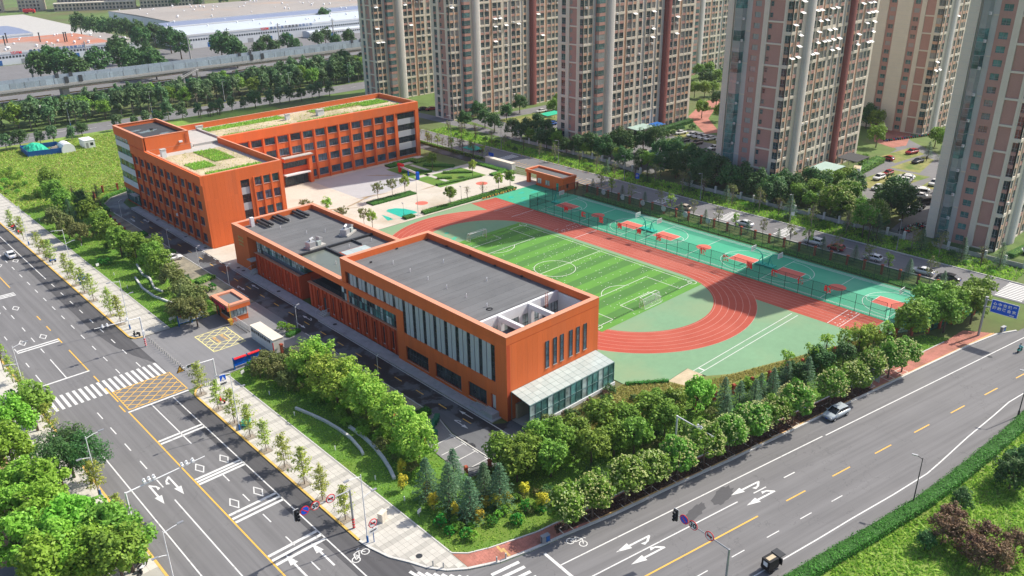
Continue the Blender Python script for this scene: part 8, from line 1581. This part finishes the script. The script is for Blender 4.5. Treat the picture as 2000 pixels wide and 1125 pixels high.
yl = MB(); [yl.box(-100 + 14 * k, 426.4, .9, -90.5 + 14 * k, 426.6, 1.4) for k in range(55)]; [yl.box(-100 + 3.5 * k, 426.45, 0, -99.85 + 3.5 * k, 426.55, 1.2) for k in range(220)]; tag(yl.build('roadside_barrier', 'yellow_paint'), 'yellow and white roadside barrier beneath the viaduct', 'barrier')
# factories
mat('sheet_white', (.62, .65, .68), .55, .05, .05); mat('roof_rust', (.3, .27, .25), .8, .15, .02, c2=(.42, .17, .1), c2pos=(.47, .56)); mat('roof_brown', (.3, .275, .25), .8, .15, .02, c2=(.4, .28, .2), c2pos=(.55, .68)); mat('roof_light', (.5, .55, .6), .45, .06, .03, stretch=(1, .1, 1)); mat('roof_solar', (.2, .23, .33), .4, .08, .05, stretch=(1, .2, 1))
def hall(label, x0, y0, x1, y1, h, roofm, wins=True, rv=30, par=.8):
    t = thing('factory_hall', label, 'factory', (x0, y0, 0)); W_, D = x1 - x0, y1 - y0; MB().box(0, 0, 0, W_, D, h).build('wall', 'sheet_white', t); MB().loft([[(0, 0, h), (0, D, h), (0, D, h + .3), (0, D / 2, h + 1.0), (0, 0, h + .3)], [(W_, 0, h), (W_, D, h), (W_, D, h + .3), (W_, D / 2, h + 1.0), (W_, 0, h + .3)]]).build('roof', roofm, t); MB().box(-.2, -.2, h - par, W_ + .2, -.001, h + .35).build('fascia', 'wall_white', t)
    if wins: wm = MB().box(-.55, -.08, 0, .55, -.002, 1.1).mesh('window', ['glass_dark']); [link('window', wm, t, (2 + 1.75 * k, 0, h * .56)) for k in range(int((W_ - 4) / 1.75))]
    if wins: [MB().box(2 + 14 * k, -.06, 0, 6 + 14 * k, -.003, 2.8).build('loading_door', 'metal_blue' if k % 3 else 'metal_grey', t) for k in range(int(W_ / 14))]
    vm = MB().cyl(0, 0, 0, 1.0, .5, 10).cyl(0, 0, 1.0, 1.5, .8, 10, .4).mesh('roof_ventilator', ['haze_white']); g = random.Random(int(x0))
    for k in range(rv): link('roof_ventilator', vm, t, (g.uniform(3, W_ - 3), g.uniform(4, D - 4), h + .3), 0, g.uniform(.7, 1.3))
    return t
h1 = hall('factory hall with rust coloured roof and lettering at the left', 40, 555, 178, 628, 6.8, 'roof_rust', True, 46)
for i, c in enumerate('烟台东星大韩粉末冶金有限公司'): lettering(c, 'metal_blue', h1, (92.0 + 2.24 * i, -.25, 6.4), FACE_MY, 1.9)
lettering('YDPM', 'red_paint', h1, (84.3, -.25, 6.3), FACE_MY, 2.2, bold=.03)
h2 = hall('long white factory hall with pale sheet roof behind the viaduct', 216, 540, 430, 588, 8.4, 'roof_light', True, 24)
for i, c in enumerate('烟台东星空调管路有限公司'): lettering(c, 'metal_dark', h2, (62.0 + 2.75 * i, -.25, 7.7), FACE_MY, 1.9)
lettering('YDPM', 'red_paint', h2, (57, -.25, 7.7), FACE_MY, 2.2, bold=.03)
hall('wide factory hall with grey solar covered roof strip', 225, 589, 440, 616, 9.4, 'roof_solar', False, 8); hall('very wide factory hall with brownish roof in the distance', 240, 617, 460, 742, 9.8, 'roof_brown', False, 60); hall('low brown roofed annex with parapets behind the rust roof', 179.5, 556, 196, 626, 5.6, 'roof_brown', False, 3); hall('white shed with grey sheet roof beyond the rust roof', 60, 640, 156, 704, 8, 'roof_solar', False, 4); hall('low pale store with blue eaves in front of the long hall', 300, 528, 350, 538, 3.4, 'roof_light', True, 0)
for i, (x, y) in enumerate(((120, 590), (126, 584), (131, 600), (146, 586), (157, 575), (158.5, 576))): t = thing('flue', f'thin dark flue on the rust coloured factory roof, {ordinal(i)} from the left', 'flue', (x, y, 6.8)); MB().cyl(0, 0, 0, 6, .35, 8).build('pipe', 'metal_dark', t); MB().cyl(0, 0, 6, 6.5, .5, 8).build('cap', 'metal_dark', t)
for i, (x, y) in enumerate(((98, 497), (146.6, 502), (169.8, 510), (228, 500), (262, 500), (300, 497), (340, 498), (110, 470), (195, 480))): t = thing('power_pole', f'pale concrete power pole beyond the viaduct, {ordinal(i)} of nine', 'power pole', (x, y, 0), 0, 'power poles beyond the viaduct'); MB().tube([(0, 0, 0), (0, 0, 15)], [.5, .3], 8).build('pole', 'concrete', t); MB().box(-1.6, -.1, 13.8, 1.6, .1, 14.1).build('crossarm', 'metal_grey', t)
sheet('factory_yard', rect(40, 460, 700, 553), -.05, .0, 'asphalt_far'); sheet('factory_yard_back', rect(-100, 629, 215, 900), -.05, .0, 'concrete')
for i in range(14): plant_('big', 330 + 9 * i, 484 + random.uniform(-4, 6), random.uniform(7, 10), 'tree on the factory frontage right of the long hall', 'tree', 'trees in front of the long hall')
# beige blocks far behind
mat('beige', (.5, .42, .32), .8, .05, .1)
def block(label, x, y, w, d, floors, rz=R(-22)):
    t = thing('apartment_block', label, 'building', (x, y, 0), rz); h = floors * 3.2; MB().box(0, 0, 0, w, d, h).build('wall', 'beige', t); wm = MB().box(-.9, -.1, 0, .9, -.003, 1.9).mesh('window', ['glass_dark'])
    n = int(w / 3.2)
    for k in range(n):
        for f in range(min(floors, 9)): link('window', wm, t, (1.6 + 3.2 * k, 0, f * 3.2 + 1))
        if k % 3 == 1: MB().box(1.6 + 3.2 * k + 1.3, -.25, 0, 1.6 + 3.2 * k + 1.9, -.002, h).build('pier', 'stone_pale', t)
    MB().box(-.5, -.6, h, w + .5, d + .5, h + .8).build('roof', 'stone_pale', t); return t
block('beige block at the far top left corner', 196, 946, 13, 14, 4); block('beige apartment block far behind at the left', 221, 936, 22, 16, 14); block('long beige apartment block far behind the factories', 252, 920, 62, 18, 14, R(-27)); block('low glazed shop row in front of the far beige block', 244, 905, 72, 12, 2, R(-24)); block('broad beige and glass block far behind the factory roof', 313, 872, 60, 24, 12, R(-20))
vm_ = thing('villa', 'dark gabled house glimpsed between the towers', 'house', (392, 172, 0), R(20)); MB().box(0, 0, 0, 22, 14, 13).build('wall', 't_red', vm_); MB().loft([[(-.6, -.6, 13), (-.6, 14.6, 13), (-.6, 7, 19)], [(22.6, -.6, 13), (22.6, 14.6, 13), (22.6, 7, 19)]]).build('roof', 'concrete', vm_); wm = win_mesh(1.6, 1.8, 2, 1, 't_glass', 'white_sign', True, .01); [link('window', wm, vm_, (2.5 + 3.4 * k, -.02, 1 + 3.2 * f)) for k in range(6) for f in range(4)]; [link('window', wm, vm_, (-.02, 2.5 + 3 * k, 1 + 3.2 * f), R(-90)) for k in range(4) for f in range(4)]
for i in range(60): plant_('big', random.uniform(330, 900), random.uniform(150, 640) if i % 2 else random.uniform(760, 900), random.uniform(9, 14), 'distant tree beyond the tower blocks', 'tree', 'distant trees beyond the towers')
# haze
hz, t_, b_ = nodes('haze_air'); t_.nodes.remove(b_); pv = t_.nodes.new('ShaderNodeVolumePrincipled'); pv.inputs['Color'].default_value = (.8, .88, 1, 1); pv.inputs['Density'].default_value = .00009; pv.inputs['Anisotropy'].default_value = .2; t_.links.new(pv.outputs[0], t_.nodes['Material Output'].inputs['Volume']); MATS['haze_air'] = hz
hb = MB().box(-2600, -1600, -1.2, 3600, 4600, 118).build('haze', 'haze_air'); hb['kind'] = 'stuff'; hb['label'] = 'thin pale summer haze over the whole scene'; hb['category'] = 'haze'

# ---------------------------------------------------------------- labels: alike things in small groups are told apart by their order across the picture
def across(o):
    p = o.location - Vector((0, 0, 70)); return rr.dot(p) / f_.dot(p)
same = {}
for o in list(COL.objects):
    if o.parent is None and o.get('group') and o.get('label'): same.setdefault(o['label'], []).append(o)
for lb, L in same.items():
    if 2 <= len(L) <= 20 and len(lb.split()) <= 12:
        for i, o in enumerate(sorted(L, key=across)): o['label'] = f'{lb}, {ordinal(i)} from the left'
